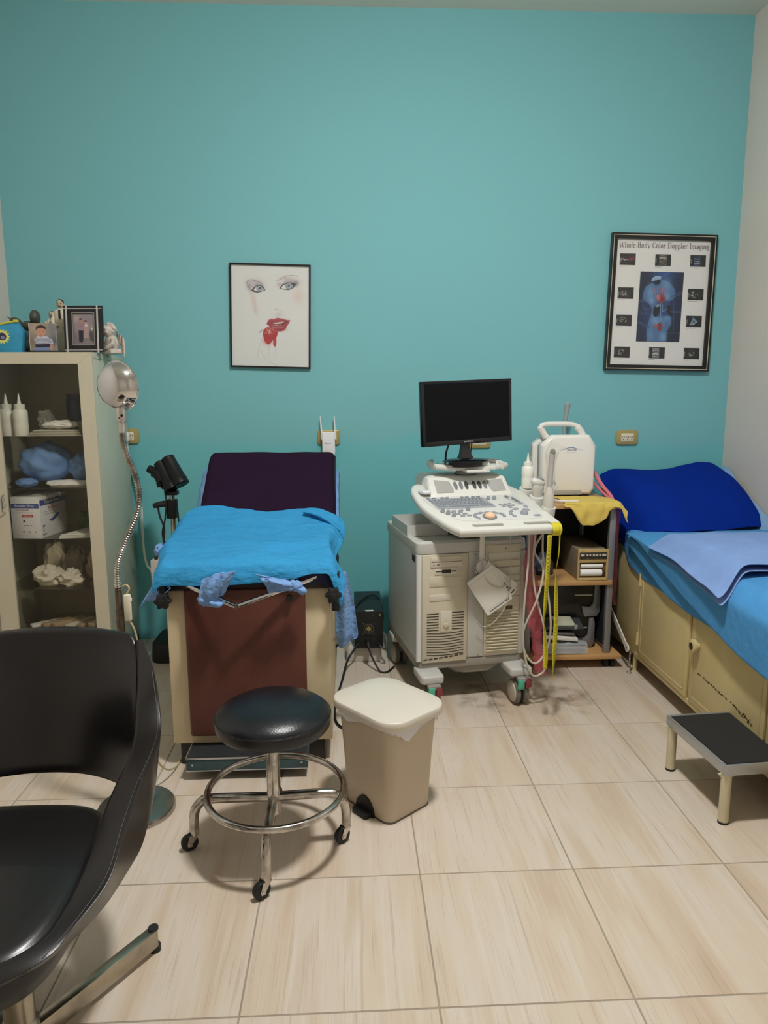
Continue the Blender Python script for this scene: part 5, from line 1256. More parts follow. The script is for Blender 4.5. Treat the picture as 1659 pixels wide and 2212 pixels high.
def castor(parent, x, y, yaw, z_top, r=0.026, w=0.018, off=0.016, wm=None, fm_=None):
    M = Matrix.Translation((x, y, 0)) @ Matrix.Rotation(yaw, 4, 'Z')
    k = part('castor', MB().prism([(-0.010, 0.052), (0.016, 0.052), (off+0.008, r), (off+0.006, r-0.009), (off-0.006, r-0.009), (off-0.008, r)], lambda a, b: tuple(M @ Vector((a, w/2+0.001, b))), lambda a, b: tuple(M @ Vector((a, w/2+0.004, b)))).prism([(-0.010, 0.052), (0.016, 0.052), (off+0.008, r), (off+0.006, r-0.009), (off-0.006, r-0.009), (off-0.008, r)], lambda a, b: tuple(M @ Vector((a, -w/2-0.004, b))), lambda a, b: tuple(M @ Vector((a, -w/2-0.001, b)))).cyl(M @ Vector((0, 0, 0.050)), M @ Vector((0, 0, z_top)), 0.0145, n=14), fm_ or CHROME_W, parent)
    wh = part('wheel', MB().tube([M @ Vector((off, -w/2, r)), M @ Vector((off, -w/2+0.003, r)), M @ Vector((off, w/2-0.003, r)), M @ Vector((off, w/2, r))], [r-0.003, r, r, r-0.003], 22), wm or BLKR, k)
    part('axle_cap', MB().tube([M @ Vector((off, -w/2-0.006, r)), M @ Vector((off, w/2+0.006, r))], 0.005, 10), CHROME_W, k)
for (x, y, deg) in feet:
    d = Vector((math.cos(math.radians(deg)), math.sin(math.radians(deg)), 0))
    e = Vector((x, y, 0)); c0 = Vector((SX+ox*0.6, SY+oy*0.6, 0))
    dd = (e-c0); L = dd.length; dd.normalize()
    pts = [c0+dd*0.015+Vector((0, 0, 0.168)), c0+dd*(L-0.060)+Vector((0, 0, 0.166)), c0+dd*(L-0.025)+Vector((0, 0, 0.156)), c0+dd*(L-0.006)+Vector((0, 0, 0.130)), c0+dd*L+Vector((0, 0, 0.095)), c0+dd*L+Vector((0, 0, 0.060))]
    part('leg', MB().tube(catmull(pts, 5), 0.0145, 12), CHROME_W, sl)
for (x, y, deg), ya in zip(feet, (200, 215, 215, 60)):
    castor(sl, x, y, math.radians(ya), 0.066)
# ------------------------------------------------------------------ ultrasound machine
UC = (0.481, 3.283); UYAW = math.radians(9.5)
USW = mat('ultrasound_white', (222, 222, 214), rough=0.4)
USG = mat('ultrasound_grey', (196, 202, 206), rough=0.45)
USC = mat('ultrasound_cream', (206, 198, 176), rough=0.5, var=0.04, vscale=8)
USD = mat('ultrasound_light_grey', (196, 196, 190), rough=0.45)
GAPM = mat('shadow_gap', (52, 48, 40), rough=0.8)
us = thing('ultrasound_machine', 'white wheeled ultrasound machine with keyboard console', 'ultrasound machine', (UC[0], UC[1], 0), UYAW)
FY = -0.297
part('cabinet', MB().prism(rrect(0.50, 0.594, 0.022), lambda x, y: (x, y, 0.205), lambda x, y: (x, y, 0.688)), USG, us, local=True, smooth=40)
part('top_cap', MB().loft([ring(0.506, 0.600, 0.024, 0.690), ring(0.512, 0.606, 0.026, 0.700), ring(0.506, 0.600, 0.026, 0.736), ring(0.470, 0.565, 0.02, 0.745), ring(0.462, 0.556, 0.018, 0.735), ring(0.45, 0.54, 0.016, 0.734)]), USD, us, local=True, smooth=50)
part('side_vent', MB().box(-0.2515, -0.2495, -0.262, -0.21, 0.648, 0.676), GAPM, us, local=True)
part('front_frame', MB().box(-0.232, 0.240, FY-0.004, FY+0.004, 0.208, 0.688), USC, us, local=True, bevel=0.003)
part('corner_trim', MB().tube([(-0.240, FY+0.008, 0.205), (-0.240, FY+0.008, 0.688)], 0.014, 12), mat('trim_white', (224, 224, 222), rough=0.4), us, local=True)
def zf(y): return 0.700-(y-400)/1762.0
def xf(x): return -0.25+(x-385)/1730.0
def fbox(x0, x1, y0, y1, d0, d1): return MB().box(xf(x0), xf(x1), FY-d1, FY-d0, zf(y1), zf(y0))
pcf = part('computer_front', fbox(418, 775, 420, 1285, 0.003, 0.012), USC, us, local=True, bevel=0.004)
d1 = part('disc_drive', fbox(482, 727, 437, 517, 0.011, 0.017), mat('drive_cream', (212, 206, 188), rough=0.45), pcf, local=True, bevel=0.001)
part('tray_slot', fbox(488, 722, 452, 474, 0.0165, 0.0178), USC, pcf, local=True, bevel=0.0008)
part('tray_gap', MB().box(xf(486), xf(724), FY-0.0175, FY-0.0165, zf(478), zf(475)).box(xf(500), xf(508), FY-0.0176, FY-0.0165, zf(503), zf(495)).box(xf(527), xf(552), FY-0.0176, FY-0.0165, zf(500), zf(495)), GAPM, pcf, local=True, smooth=0)
d2 = part('floppy_drive', fbox(515, 690, 530, 578, 0.011, 0.015), mat('drive_cream', (0, 0, 0)), pcf, local=True, bevel=0.001)
part('floppy_slot', MB().box(xf(522), xf(684), FY-0.0158, FY-0.0148, zf(556), zf(548)).box(xf(570), xf(640), FY-0.0160, FY-0.0148, zf(566), zf(540)), GAPM, pcf, local=True, smooth=0)
part('blank_panel', fbox(475, 722, 596, 672, 0.011, 0.0145), USC, pcf, local=True, bevel=0.001)
part('blank_panel', fbox(475, 640, 735, 785, 0.011, 0.0145), mat('drive_cream', (0, 0, 0)), pcf, local=True, bevel=0.001)
for k in range(16):
    yy = 885+k*22
    sag = 10*math.sin(math.pi*0.5)
    x0, x1 = 455, 748
    if k < 7:
        part('vent_slot', MB().box(xf(x0), xf(548), FY-0.0135, FY-0.0115, zf(yy+6), zf(yy)), GAPM, pcf, local=True, smooth=0)
        part('vent_slot', MB().box(xf(655), xf(x1), FY-0.0135, FY-0.0115, zf(yy+3), zf(yy-3)), GAPM, pcf, local=True, smooth=0)
    else:
        part('vent_slot', MB().grid(lambda u, v, yy=yy: (xf(x0+(x1-x0)*u), FY-0.0132, zf(yy+10*math.sin(u*math.pi)-3*u+6*v)), 10, 1), GAPM, pcf, local=True, smooth=0)
sp = part('switch_panel', fbox(560, 650, 868, 1036, 0.011, 0.016), mat('drive_cream', (0, 0, 0)), pcf, local=True, bevel=0.003)
part('power_button', MB().lathe([(0, 0), (0.0125, 0), (0.0125, 0.004), (0.010, 0.006), (0, 0.006)], c=(xf(606), FY-0.016, zf(985)), n=18, M=Matrix.Rotation(math.radians(90), 3, 'X')).box(xf(603), xf(610), FY-0.0165, FY-0.0155, zf(952), zf(946)), mat('button_cream', (196, 188, 162), rough=0.4), pcf, local=True)
for k in range(8):
    x = 432+k*41
    part('lower_slot', MB().prism([(0, 0), (28, -3), (28, 6), (-2, 9)], lambda a, b, x=x, k=k: (xf(x+a), FY-0.0138, zf(1252-k*3.6-4*math.sin(k/7*math.pi)*-1+b)), lambda a, b, x=x, k=k: (xf(x+a), FY-0.0118, zf(1252-k*3.6+4*math.sin(k/7*math.pi)+b))), GAPM, pcf, local=True, smooth=0)
# centre strip and right bay
part('centre_strip', fbox(783, 912, 415, 1262, 0.003, 0.008), USD, us, local=True, bevel=0.002)
part('screw', MB().ell((xf(832), FY-0.009, zf(432)), (0.006, 0.003, 0.006), 10, 6), CHROME_W, us, local=True)
for xs in (780, 868): part('screw', MB().ell((xf(xs), FY-0.009, zf(1250)), (0.004, 0.002, 0.004), 8, 6), CHROME_W, us, local=True)
bay = part('drive_bay', fbox(915, 1205, 368, 1248, 0.003, 0.010), USC, us, local=True, bevel=0.002)
part('arrow_mark', MB().prism([(0, 0.006), (-0.005, -0.004), (0.005, -0.004)], lambda a, b: (xf(1080)+a, FY-0.0106, zf(398)+b), lambda a, b: (xf(1080)+a, FY-0.0098, zf(398)+b)), mat('arrow_grey', (140, 132, 112), rough=0.6), bay, local=True, smooth=0)
for k, (y0, y1) in enumerate(((428, 535), (548, 658))):
    pnl = part('bay_drawer', fbox(940, 1198, y0, y1, 0.009, 0.014), mat('drive_cream', (0, 0, 0)), bay, local=True, bevel=0.0015)
    part('drawer_handle', MB().prism([(950, y0+75), (985, y0+68), (1000, y0+60), (1180, y0+60), (1190, y0+72), (1190, y0+100), (1005, y0+112), (990, y0+102), (950, y0+112)], lambda a, b: (xf(a), FY-0.026, zf(b)), lambda a, b: (xf(a), FY-0.012, zf(b))), USC, bay, local=True, bevel=0.002)
for k, (y0, y1) in enumerate(((664, 775), (787, 900))):
    part('bay_drawer', fbox(940, 1198, y0, y1, 0.009, 0.014), mat('drive_cream', (0, 0, 0)), bay, local=True, bevel=0.0015)
    part('finger_notch', MB().box(xf(1085), xf(1142), FY-0.0146, FY-0.0135, zf(y0+105), zf(y0+74)), mat('notch_brown', (92, 80, 56), rough=0.7), bay, local=True, smooth=0)
for k in range(13):
    yy = 915+k*25
    part('louver', MB().prism([(0.010, 0.0), (0.020, -0.003), (0.010, -0.0135)], lambda a, b, yy=yy: (xf(932), FY-a, zf(yy)+b), lambda a, b, yy=yy: (xf(1190), FY-a, zf(yy)+b)), USC, bay, local=True, smooth=0)
part('right_pillar', MB().box(0.226, 0.249, FY-0.006, FY+0.02, 0.205, 0.688), USD, us, local=True, bevel=0.003)
# chassis and castors
part('chassis', MB().prism(rrect(0.50, 0.60, 0.03), lambda x, y: (x, y, 0.165), lambda x, y: (x, y, 0.204)).prism([(-0.10, 0.165), (0.15, 0.165), (0.09, 0.130), (-0.03, 0.130)], lambda a, b: (a, FY+0.01, b), lambda a, b: (a, FY+0.05, b)), mat('chassis_grey', (150, 146, 136), rough=0.5, var=0.08, vscale=10), us, local=True, bevel=0.004)
part('belly_box', MB().prism([(-0.12, 0.168), (0.17, 0.168), (0.10, 0.128), (0.06, 0.120), (0.0, 0.120), (-0.06, 0.128)], lambda a, b: (a, FY+0.03, b), lambda a, b: (a, 0.15, b)), mat('belly_grey', (134, 128, 116), rough=0.6), us, local=True, bevel=0.002)
for sx_ in (-1, 1):
    for ly, sg in ((-0.345, 1), (0.20, 0)):
        ft = part('castor_pad', MB().prism(rrect(0.105, 0.15 if sg else 0.10, 0.02, cx=sx_*0.205, cy=ly+0.02 if sg else ly), lambda x, y: (x, y, 0.136), lambda x, y: (x, y, 0.172)), USD, us, local=True, bevel=0.008, bseg=3)
        cxw, cyw = sx_*0.205, ly-0.02 if sg else ly+0.02
        for s2 in (-1, 1):
            part('wheel', MB().tube([(cxw+s2*0.008, cyw, 0.056), (cxw+s2*0.012, cyw, 0.056), (cxw+s2*0.026, cyw, 0.056), (cxw+s2*0.031, cyw, 0.056)], [0.050, 0.056, 0.056, 0.046], 26), mat('wheel_grey_rubber', (112, 110, 104), rough=0.6), ft, local=True)
            part('wheel_cover', MB().tube([(cxw+s2*0.0305, cyw, 0.056), (cxw+s2*0.036, cyw, 0.056), (cxw+s2*0.040, cyw, 0.056)], [0.047, 0.044, 0.020], 26), mat('wheel_cover_cream', (190, 182, 164), rough=0.45), ft, local=True)
        part('fork', MB().box(cxw-0.010, cxw+0.010, cyw-0.03, cyw+0.03, 0.07, 0.138), mat('fork_grey', (150, 146, 140), rough=0.5), ft, local=True, bevel=0.003)
        if sg:
            part('release_pedal', MB().prism([(-0.014, 0.040), (0.012, 0.040), (0.014, 0.0), (0.010, -0.006), (-0.016, -0.004)], lambda a, b: (cxw-0.012+a, cyw-0.062+b*-0.12, 0.092+b), lambda a, b: (cxw-0.012+a, cyw-0.052, 0.092+b)), mat('pedal_green', (84, 186, 156), rough=0.45), ft, local=True, bevel=0.002, label='green release pedal')
            part('lock_pedal', MB().prism([(-0.010, 0.042), (0.012, 0.040), (0.018, 0.006), (0.004, -0.002), (-0.012, 0.002)], lambda a, b: (cxw+0.018+a, cyw-0.064+b*-0.12, 0.092+b), lambda a, b: (cxw+0.018+a, cyw-0.054, 0.092+b)), mat('pedal_red', (140, 56, 66), rough=0.45), ft, local=True, bevel=0.002, label='dark red lock pedal')
            part('pedal_clip', MB().box(cxw-0.026, cxw+0.03, cyw-0.060, cyw-0.03, 0.118, 0.138), mat('fork_grey', (0, 0, 0)), ft, local=True, bevel=0.002)
# console panel (tilted plane)
SL = 0.25
def pz(ly): return 0.830+SL*(ly+0.5)
def PP(lx, ly, h=0.0): return (lx, ly-h*0.24, pz(ly)+h*0.97)
outl = [(-0.090, -0.500), (0.280, -0.502), (0.318, -0.490), (0.333, -0.462), (0.330, -0.42), (0.318, -0.30), (0.310, -0.14), (0.270, -0.03), (0.20, 0.03), (-0.12, 0.03), (-0.185, 0.01), (-0.214, -0.04), (-0.222, -0.12), (-0.218, -0.25), (-0.175, -0.40), (-0.145, -0.465), (-0.120, -0.492)]
oc = [(p.x, p.y) for p in catmull([(a, b, 0) for a, b in outl], 4, closed=True)]
def scale_out(k, d): 
    cxx, cyy = 0.05, -0.23
    return [(cxx+(a-cxx)*k, cyy+(b-cyy)*k-d) for a, b in oc]
rings = [[PP(a, b, -0.040) for a, b in scale_out(0.955, 0)], [PP(a, b, -0.034) for a, b in scale_out(0.985, 0)], [PP(a, b, -0.018) for a, b in scale_out(1.0, 0)], [PP(a, b, -0.004) for a, b in scale_out(0.992, 0)], [PP(a, b, 0.0) for a, b in scale_out(0.965, 0)]]
con = part('console', MB().loft(rings), USW, us, local=True, smooth=60)
KEYBED = mat('console_face', (216, 216, 212), rough=0.45)
face = [(-0.192, -0.172), (-0.118, -0.150), (0.24, -0.150), (0.262, -0.20), (0.278, -0.40), (0.262, -0.418), (-0.02, -0.425), (-0.075, -0.418), (-0.115, -0.39), (-0.186, -0.22)]
part('console_face', MB().prism(face, lambda a, b: PP(a, b, -0.001), lambda a, b: PP(a, b, 0.0022)), KEYBED, con, local=True, bevel=0.0008)
# handle recesses in the front rail
for (x0, x1) in ((-0.06, 0.075), (0.165, 0.285)):
    part('handle_recess', MB().prism(rrect(x1-x0, 0.026, 0.012, cx=(x0+x1)/2, cy=-0.462), lambda a, b: PP(a, b, -0.001), lambda a, b: PP(a, b, 0.0006)), mat('recess_grey', (150, 146, 134), rough=0.6), con, local=True)
    part('recess_lip', MB().prism(rrect(x1-x0-0.012, 0.012, 0.006, cx=(x0+x1)/2, cy=-0.456), lambda a, b: PP(a, b, 0.0002), lambda a, b: PP(a, b, 0.0009)), mat('recess_grey2', (178, 174, 162), rough=0.6), con, local=True)
# raised back of the console with speakers
def cz(ly): return 1.000+0.10*(ly+0.05)
prof = [(-0.158, pz(-0.158)), (-0.150, pz(-0.15)+0.012), (-0.075, 0.992), (-0.062, 0.999), (0.10, 1.006), (0.125, 0.99), (0.13, 0.90), (-0.12, 0.90)]
hood = []
for (lx, kk) in ((-0.150, 0.80), (-0.142, 0.95), (-0.122, 1.0), (0.05, 1.0), (0.212, 1.0), (0.230, 0.95), (0.238, 0.80)):
    hood.append([(lx, b, 0.90+(z-0.90)*kk) for b, z in prof])
part('speaker_hood', MB().loft(hood), USW, con, local=True, smooth=35)
fn_ = Vector((0, -(0.992-(pz(-0.15)+0.012)), 0.075)).normalized()
def HF(lx, s, h=0.0):
    a = Vector((lx, -0.150, pz(-0.15)+0.012)); b = Vector((lx, -0.075, 0.992))
    p = a.lerp(b, s); return p+fn_*h
part('speaker', MB().prism([(-0.118, 0.06), (-0.040, 0.06), (-0.036, 0.25), (-0.046, 0.78), (-0.118, 0.90)], lambda a, s: HF(a, s, -0.001), lambda a, s: HF(a, s, 0.002)), mat('speaker_cloth', (172, 172, 168), rough=0.9, bump=0.3, bscale=900), con, local=True, bevel=0.001)
part('speaker', MB().prism([(0.140, 0.25), (0.150, 0.06), (0.214, 0.10), (0.210, 0.88), (0.132, 0.78)], lambda a, s: HF(a, s, -0.001), lambda a, s: HF(a, s, 0.002)), mat('speaker_cloth', (0, 0, 0)), con, local=True, bevel=0.001)
for k, x in enumerate((-0.022, 0.004, 0.030, 0.068, 0.094, 0.120)):
    mm = mat('soft_key_grey' if k in (0, 1, 5) else 'soft_key_dark', (120, 124, 126) if k in (0, 1, 5) else (66, 70, 70), rough=0.45)
    part('soft_key', MB().prism([(x+0.0085*math.cos(a), 0.50+0.26*math.sin(a)) for a in [2*math.pi*i/16 for i in range(16)]], lambda a, s: HF(a, s, -0.001), lambda a, s: HF(a, s, 0.004)), mm, con, local=True, bevel=0.0012)
# keyboard
KEYM = mat('key_grey', (152, 158, 164), rough=0.45)
part('key_bed', MB().prism([(-0.176, -0.178), (0.086, -0.178), (0.112, -0.292), (-0.156, -0.292)], lambda a, b: PP(a, b, 0.001), lambda a, b: PP(a, b, 0.003)), mat('key_bed_grey', (160, 166, 170), rough=0.5), con, local=True)
kproto = {}
tilt = Matrix.Rotation(math.atan(SL), 4, 'X')
def key(lx, ly, w, d=0.0125, h=0.0065, m=None, nm='key'):
    kk = (round(w, 4), round(d, 4), h, (m or KEYM).name)
    M = Matrix.Translation(PP(lx, ly, 0.003)) @ tilt
    if kk not in kproto:
        o = part(nm, MB().loft([ring(w, d, 0.0015, 0.0, 2), ring(w*0.97, d*0.97, 0.002, h*0.6, 2), ring(w*0.80, d*0.80, 0.002, h, 2)]), m or KEYM, con, local=True)
        kproto[kk] = o; o.matrix_local = M
    else:
        o = dup_part(kproto[kk], con, M); o.name = nm
    return o
for r_, (y, n, x0, w, pit) in enumerate(((-0.197, 15, -0.166, 0.0135, 0.0168), (-0.2145, 14, -0.158, 0.0140, 0.0174), (-0.232, 13, -0.155, 0.0146, 0.0186), (-0.2495, 13, -0.146, 0.0146, 0.0186))):
    for k in range(n): key(x0+k*pit, y, w)
for (x, w) in ((-0.140, 0.018), (-0.118, 0.018), (-0.032, 0.135), (0.052, 0.016), (0.072, 0.016), (0.092, 0.016)): key(x, -0.268, w)
for x in (-0.168, -0.145, -0.105, -0.082, -0.014, 0.010, 0.040, 0.064): key(x, -0.178, 0.018, 0.008)
# lower control keys
KEYO = KEYM
def okey(lx, ly, w, d, rot=0.0, h=0.007, nm='control_key'):
    pts = [(w/2*math.cos(a)*(1 if abs(math.cos(a)) < 0.7 else 1), d/2*math.sin(a)) for a in [2*math.pi*i/14 for i in range(14)]]
    ca, sa = math.cos(rot), math.sin(rot)
    f0 = lambda k, h_: (lambda a, b: PP(lx+(a*ca-b*sa)*k, ly+(a*sa+b*ca)*k, h_))
    rg = [[f0(1.0, 0.002)(a, b) for a, b in pts], [f0(0.97, h*0.6)(a, b) for a, b in pts], [f0(0.75, h)(a, b) for a, b in pts]]
    return part(nm, MB().loft(rg), KEYM, con, local=True)
for i in range(3):
    for j in range(2): okey(-0.100+j*0.030+i*0.014, -0.330-i*0.020, 0.024, 0.011)
okey(-0.062, -0.316, 0.024, 0.010); okey(-0.095, -0.318, 0.024, 0.010)
def knob(lx, ly, r, h): return part('knob', MB().tube([PP(lx, ly, 0.002), PP(lx, ly, 0.004), PP(lx, ly, h*0.9), PP(lx, ly, h)], [r*1.15, r*1.1, r*0.85, r*0.7], 16), KEYM, con, local=True)
knob(-0.145, -0.318, 0.009, 0.020); knob(-0.128, -0.342, 0.009, 0.020); knob(-0.110, -0.366, 0.009, 0.020); knob(-0.030, -0.315, 0.009, 0.020)
knob(0.102, -0.205, 0.009, 0.018); knob(0.132, -0.203, 0.009, 0.018); knob(0.205, -0.370, 0.016, 0.018)
for (a, r_, w) in ((200, 0.058, 0.030), (175, 0.062, 0.028), (148, 0.066, 0.034), (118, 0.064, 0.034), (85, 0.062, 0.036), (55, 0.064, 0.034), (25, 0.068, 0.030), (0, 0.066, 0.030)):
    an = math.radians(a); okey(0.042+r_*math.cos(an), -0.385+0.62*r_*math.sin(an), w, 0.016, an+math.pi/2)
part('trackball_ring', MB().tube([PP(0.042+0.0265*math.cos(a), -0.388+0.0265*math.sin(a), 0.003) for a in [2*math.pi*i/28 for i in range(28)]], 0.005, 8, closed=True), mat('ring_grey', (132, 130, 126), rough=0.4), con, local=True)
part('trackball', MB().ell(PP(0.042, -0.388, 0.004), (0.0235, 0.0235, 0.020), 20, 12), mat('amber_trackball', (250, 204, 168), rough=0.2, coat=0.5), con, local=True, label='amber trackball')
for (x, y) in ((0.135, -0.272), (0.158, -0.268), (0.180, -0.264), (0.145, -0.288), (0.168, -0.286), (0.190, -0.282), (0.170, -0.302)): okey(x, y, 0.020, 0.010)
for (x, y, rt, w) in ((0.236, -0.262, -0.9, 0.026), (0.243, -0.300, -0.9, 0.026), (0.232, -0.330, -0.5, 0.032), (0.185, -0.322, 0.2, 0.034), (0.155, -0.345, 0.8, 0.028), (0.145, -0.368, 1.3, 0.024), (0.152, -0.392, 1.9, 0.024), (0.255, -0.395, 0.0, 0.034)): okey(x, y, w, 0.016, rt)
for k in range(8):
    y = -0.185-0.0125*k; x = 0.205+0.004*k
    part('slider_track', MB().prism([(x-0.022, y-0.0006), (x+0.025, y-0.0006), (x+0.025, y+0.0006), (x-0.022, y+0.0006)], lambda a, b: PP(a, b, 0.002), lambda a, b: PP(a, b, 0.0028)), mat('track_grey', (150, 150, 148), rough=0.5), con, local=True, smooth=0)
    if k < 6: part('slider', MB().box(-0.004, 0.004, -0.0045, 0.0045, 0.0, 0.009, Matrix.Translation(PP(x-0.012+(0.016 if k > 1 else 0.0), y, 0.003)) @ tilt), KEYM, con, local=True, bevel=0.001)
# bracket on the hood that carries the monitor
brk = part('monitor_bracket', MB().prism([(-0.105, -0.075), (-0.02, -0.115), (0.17, -0.115), (0.245, -0.06), (0.235, 0.03), (0.15, 0.075), (-0.06, 0.075), (-0.115, 0.02)], lambda a, b: (a, b, 1.030), lambda a, b: (a, b, 1.046)), USW, us, local=True, bevel=0.003)
part('bracket_rim', MB().tube([(-0.020, -0.110, 1.040), (-0.100, -0.074, 1.044), (-0.116, 0.02, 1.056), (-0.085, 0.055, 1.058)], 0.007, 8, flat=1.9).tube([(0.19, 0.055, 1.056), (0.236, 0.03, 1.050), (0.246, -0.06, 1.042), (0.215, -0.085, 1.038)], 0.007, 8, flat=1.9), USW, brk, local=True)
part('bracket_neck', MB().lathe([(0.05, 1.004), (0.05, 1.03), (0.0, 1.03)], c=(0.06, -0.01, 0), n=24), mat('neck_grey', (150, 148, 140), rough=0.5), brk, local=True)
part('bracket_flap', MB().box(0.020, 0.130, -0.150, -0.085, 1.022, 1.034), USW, brk, local=True, bevel=0.003)
part('bracket_block', MB().prism([(-0.045, 1.046), (0.035, 1.046), (0.028, 1.066), (-0.025, 1.068)], lambda a, b: (a, -0.100, b), lambda a, b: (a, -0.055, b)), USW, brk, local=True, bevel=0.002)
part('bracket_block', MB().prism([(0.090, 1.046), (0.155, 1.046), (0.140, 1.068), (0.085, 1.066)], lambda a, b: (a, -0.100, b), lambda a, b: (a, -0.055, b)), USW, brk, local=True, bevel=0.002)
for k in range(4): part('bracket_rib', MB().box(0.042+0.011*k, 0.046+0.011*k, -0.112, -0.06, 1.046, 1.060), USW, brk, local=True)
for k in range(4): part('bracket_rib', MB().box(-0.086+0.012*k, -0.082+0.012*k, -0.080, -0.02, 1.046, 1.058), USW, brk, local=True)
part('small_post', MB().cyl((0.205, -0.045, 1.046), (0.205, -0.045, 1.066), 0.008, n=12), USW, brk, local=True)
# hook under the console with ring
part('front_hook', MB().tube(catmull([(0.030, FY-0.10, 0.815), (0.030, FY-0.055, 0.790), (0.030, FY-0.040, 0.74), (0.030, FY-0.040, 0.655)], 6), 0.012, 8, flat=0.35), USW, us, local=True)
part('console_arm', MB().box(-0.05, 0.11, -0.24, 0.02, 0.744, 0.865), USD, us, local=True, bevel=0.01)
# probe holders on the right flank
part('probe_holder', MB().tube([PP(0.335, -0.335, -0.025), PP(0.335, -0.335, 0.014)], [0.030, 0.030], 18, caps=True), USW, con, local=True)
part('probe_holder', MB().tube([PP(0.335, -0.215, -0.025), PP(0.335, -0.215, 0.014)], [0.034, 0.034], 18), USW, con, local=True)
part('bottle_rest', MB().tube([PP(0.330, -0.11, -0.025), PP(0.330, -0.11, 0.012)], [0.036, 0.036], 18), USW, con, local=True)
US_M = WM[us]
def UW(p): return US_M @ V3(p)

# things that lie on or hang from the machine
rm = thing('remote_control', 'small white remote lying in the left console tray', 'remote', tuple(UW(PP(-0.172, -0.125, 0.008))), UYAW+0.15)
part('remote_body', MB().loft([ring(0.034, 0.064, 0.012, 0.0, 4), ring(0.042, 0.072, 0.015, 0.006, 4), ring(0.040, 0.070, 0.014, 0.012, 4), ring(0.030, 0.060, 0.012, 0.015, 4)]), mat('remote_white', (234, 236, 238), rough=0.35), rm, local=True)
part('button', MB().box(-0.010, 0.012, -0.020, -0.012, 0.0145, 0.0165), USG, rm, local=True, bevel=0.001)
ty = thing('metal_tray', 'open white metal tray on top of the ultrasound cabinet', 'tray', tuple(UW((-0.165, 0.03, 0.7355))), UYAW)
TW = mat('tray_white', (206, 206, 200), rough=0.35, metal=0.1)
part('tray_bottom', MB().box(-0.085, 0.105, -0.15, 0.15, 0.0, 0.002), TW, ty, local=True)
part('tray_wall', MB().box(-0.087, -0.083, -0.15, 0.15, 0.0, 0.052), TW, ty, local=True)
part('tray_wall', MB().box(0.103, 0.107, -0.15, 0.15, 0.0, 0.052), TW, ty, local=True)
part('tray_wall', MB().box(-0.087, 0.107, -0.152, -0.148, 0.0, 0.052), TW, ty, local=True)
part('tray_wall', MB().box(-0.087, 0.107, 0.148, 0.152, 0.0, 0.052), TW, ty, local=True)

# monitor
MY = math.radians(20)
mo = thing('monitor', 'black flat-screen monitor on a glossy round foot', 'monitor', (0.532, 3.215, 1.046), MY)
GB = mat('piano_black', (10, 14, 18), rough=0.06)
part('foot', MB().lathe([(0, 0), (0.112, 0), (0.114, 0.004), (0.108, 0.009), (0.05, 0.016), (0.0, 0.018)], n=40, sy=0.72, c=(0, 0, 0.022)), GB, mo, local=True)
part('foot_riser', MB().lathe([(0.085, 0.0), (0.085, 0.022)], n=32, sy=0.7), BLKL, mo, local=True)
part('stand_neck', MB().loft([[(x*0.034, y*0.022+0.005, 0.034) for x, y in ((-1, -1), (1, -1), (1, 1), (-1, 1))], [(x*0.024, y*0.016+0.008, 0.056) for x, y in ((-1, -1), (1, -1), (1, 1), (-1, 1))], [(x*0.019, y*0.012+0.012, 0.09) for x, y in ((-1, -1), (1, -1), (1, 1), (-1, 1))], [(x*0.020, y*0.010+0.014, 0.16) for x, y in ((-1, -1), (1, -1), (1, 1), (-1, 1))]]), GB, mo, local=True)
z0, z1, hw = 0.103, 0.391, 0.2330
PANEL_ROLL = Matrix.Translation((0, 0, 0.24)) @ Matrix.Rotation(math.radians(-2.3), 4, 'Y') @ Matrix.Translation((0, 0, -0.24))
_mon = []
_mon.append(part('bezel', frame_poly(MB(), [(-hw, z1), (hw, z1), (hw, z0), (-hw, z0)], [(-hw+0.016, z1-0.015), (hw-0.016, z1-0.015), (hw-0.016, z0+0.022), (-hw+0.016, z0+0.022)], -0.014, 0.012), GB, mo, local=True, bevel=0.002))
_mon.append(part('screen', MB().box(-hw+0.015, hw-0.015, -0.0125, -0.008, z0+0.021, z1-0.014), mat('dark_screen', (9, 11, 13), rough=0.45, spec=0.15), mo, local=True))
_mon.append(part('back_shell', MB().loft([[(-hw+0.002, 0.010, z0+0.002), (hw-0.002, 0.010, z0+0.002), (hw-0.002, 0.010, z1-0.002), (-hw+0.002, 0.010, z1-0.002)], [(-hw+0.03, 0.032, z0+0.03), (hw-0.03, 0.032, z0+0.03), (hw-0.03, 0.032, z1-0.03), (-hw+0.03, 0.032, z1-0.03)]]), BLKL, mo, local=True))
Mm = WM[mo]; R3 = Mm.to_3x3()
p = Print(Mm @ Vector((0, -0.0142, z0+0.0115)), R3 @ Vector((1, 0, 0)), (0, 0, 1), R3 @ Vector((0, -1, 0))); p.text('SAMSUNG', 0, 0, 0.0105, (190, 192, 194), space=1.05); _mon.append(p.build('brand_lettering', mo))
for o_ in _mon: o_.matrix_local = PANEL_ROLL
part('cable', MB().tube(catmull([(-0.075, 0.03, 0.10), (-0.082, 0.04, 0.06), (-0.080, 0.05, 0.02), (-0.075, 0.06, 0.0)], 8), 0.0045, 8).tube(catmull([(0.045, 0.03, 0.10), (0.046, 0.035, 0.06), (0.042, 0.05, 0.02)], 8), 0.0022, 8), CAB, mo, local=True)

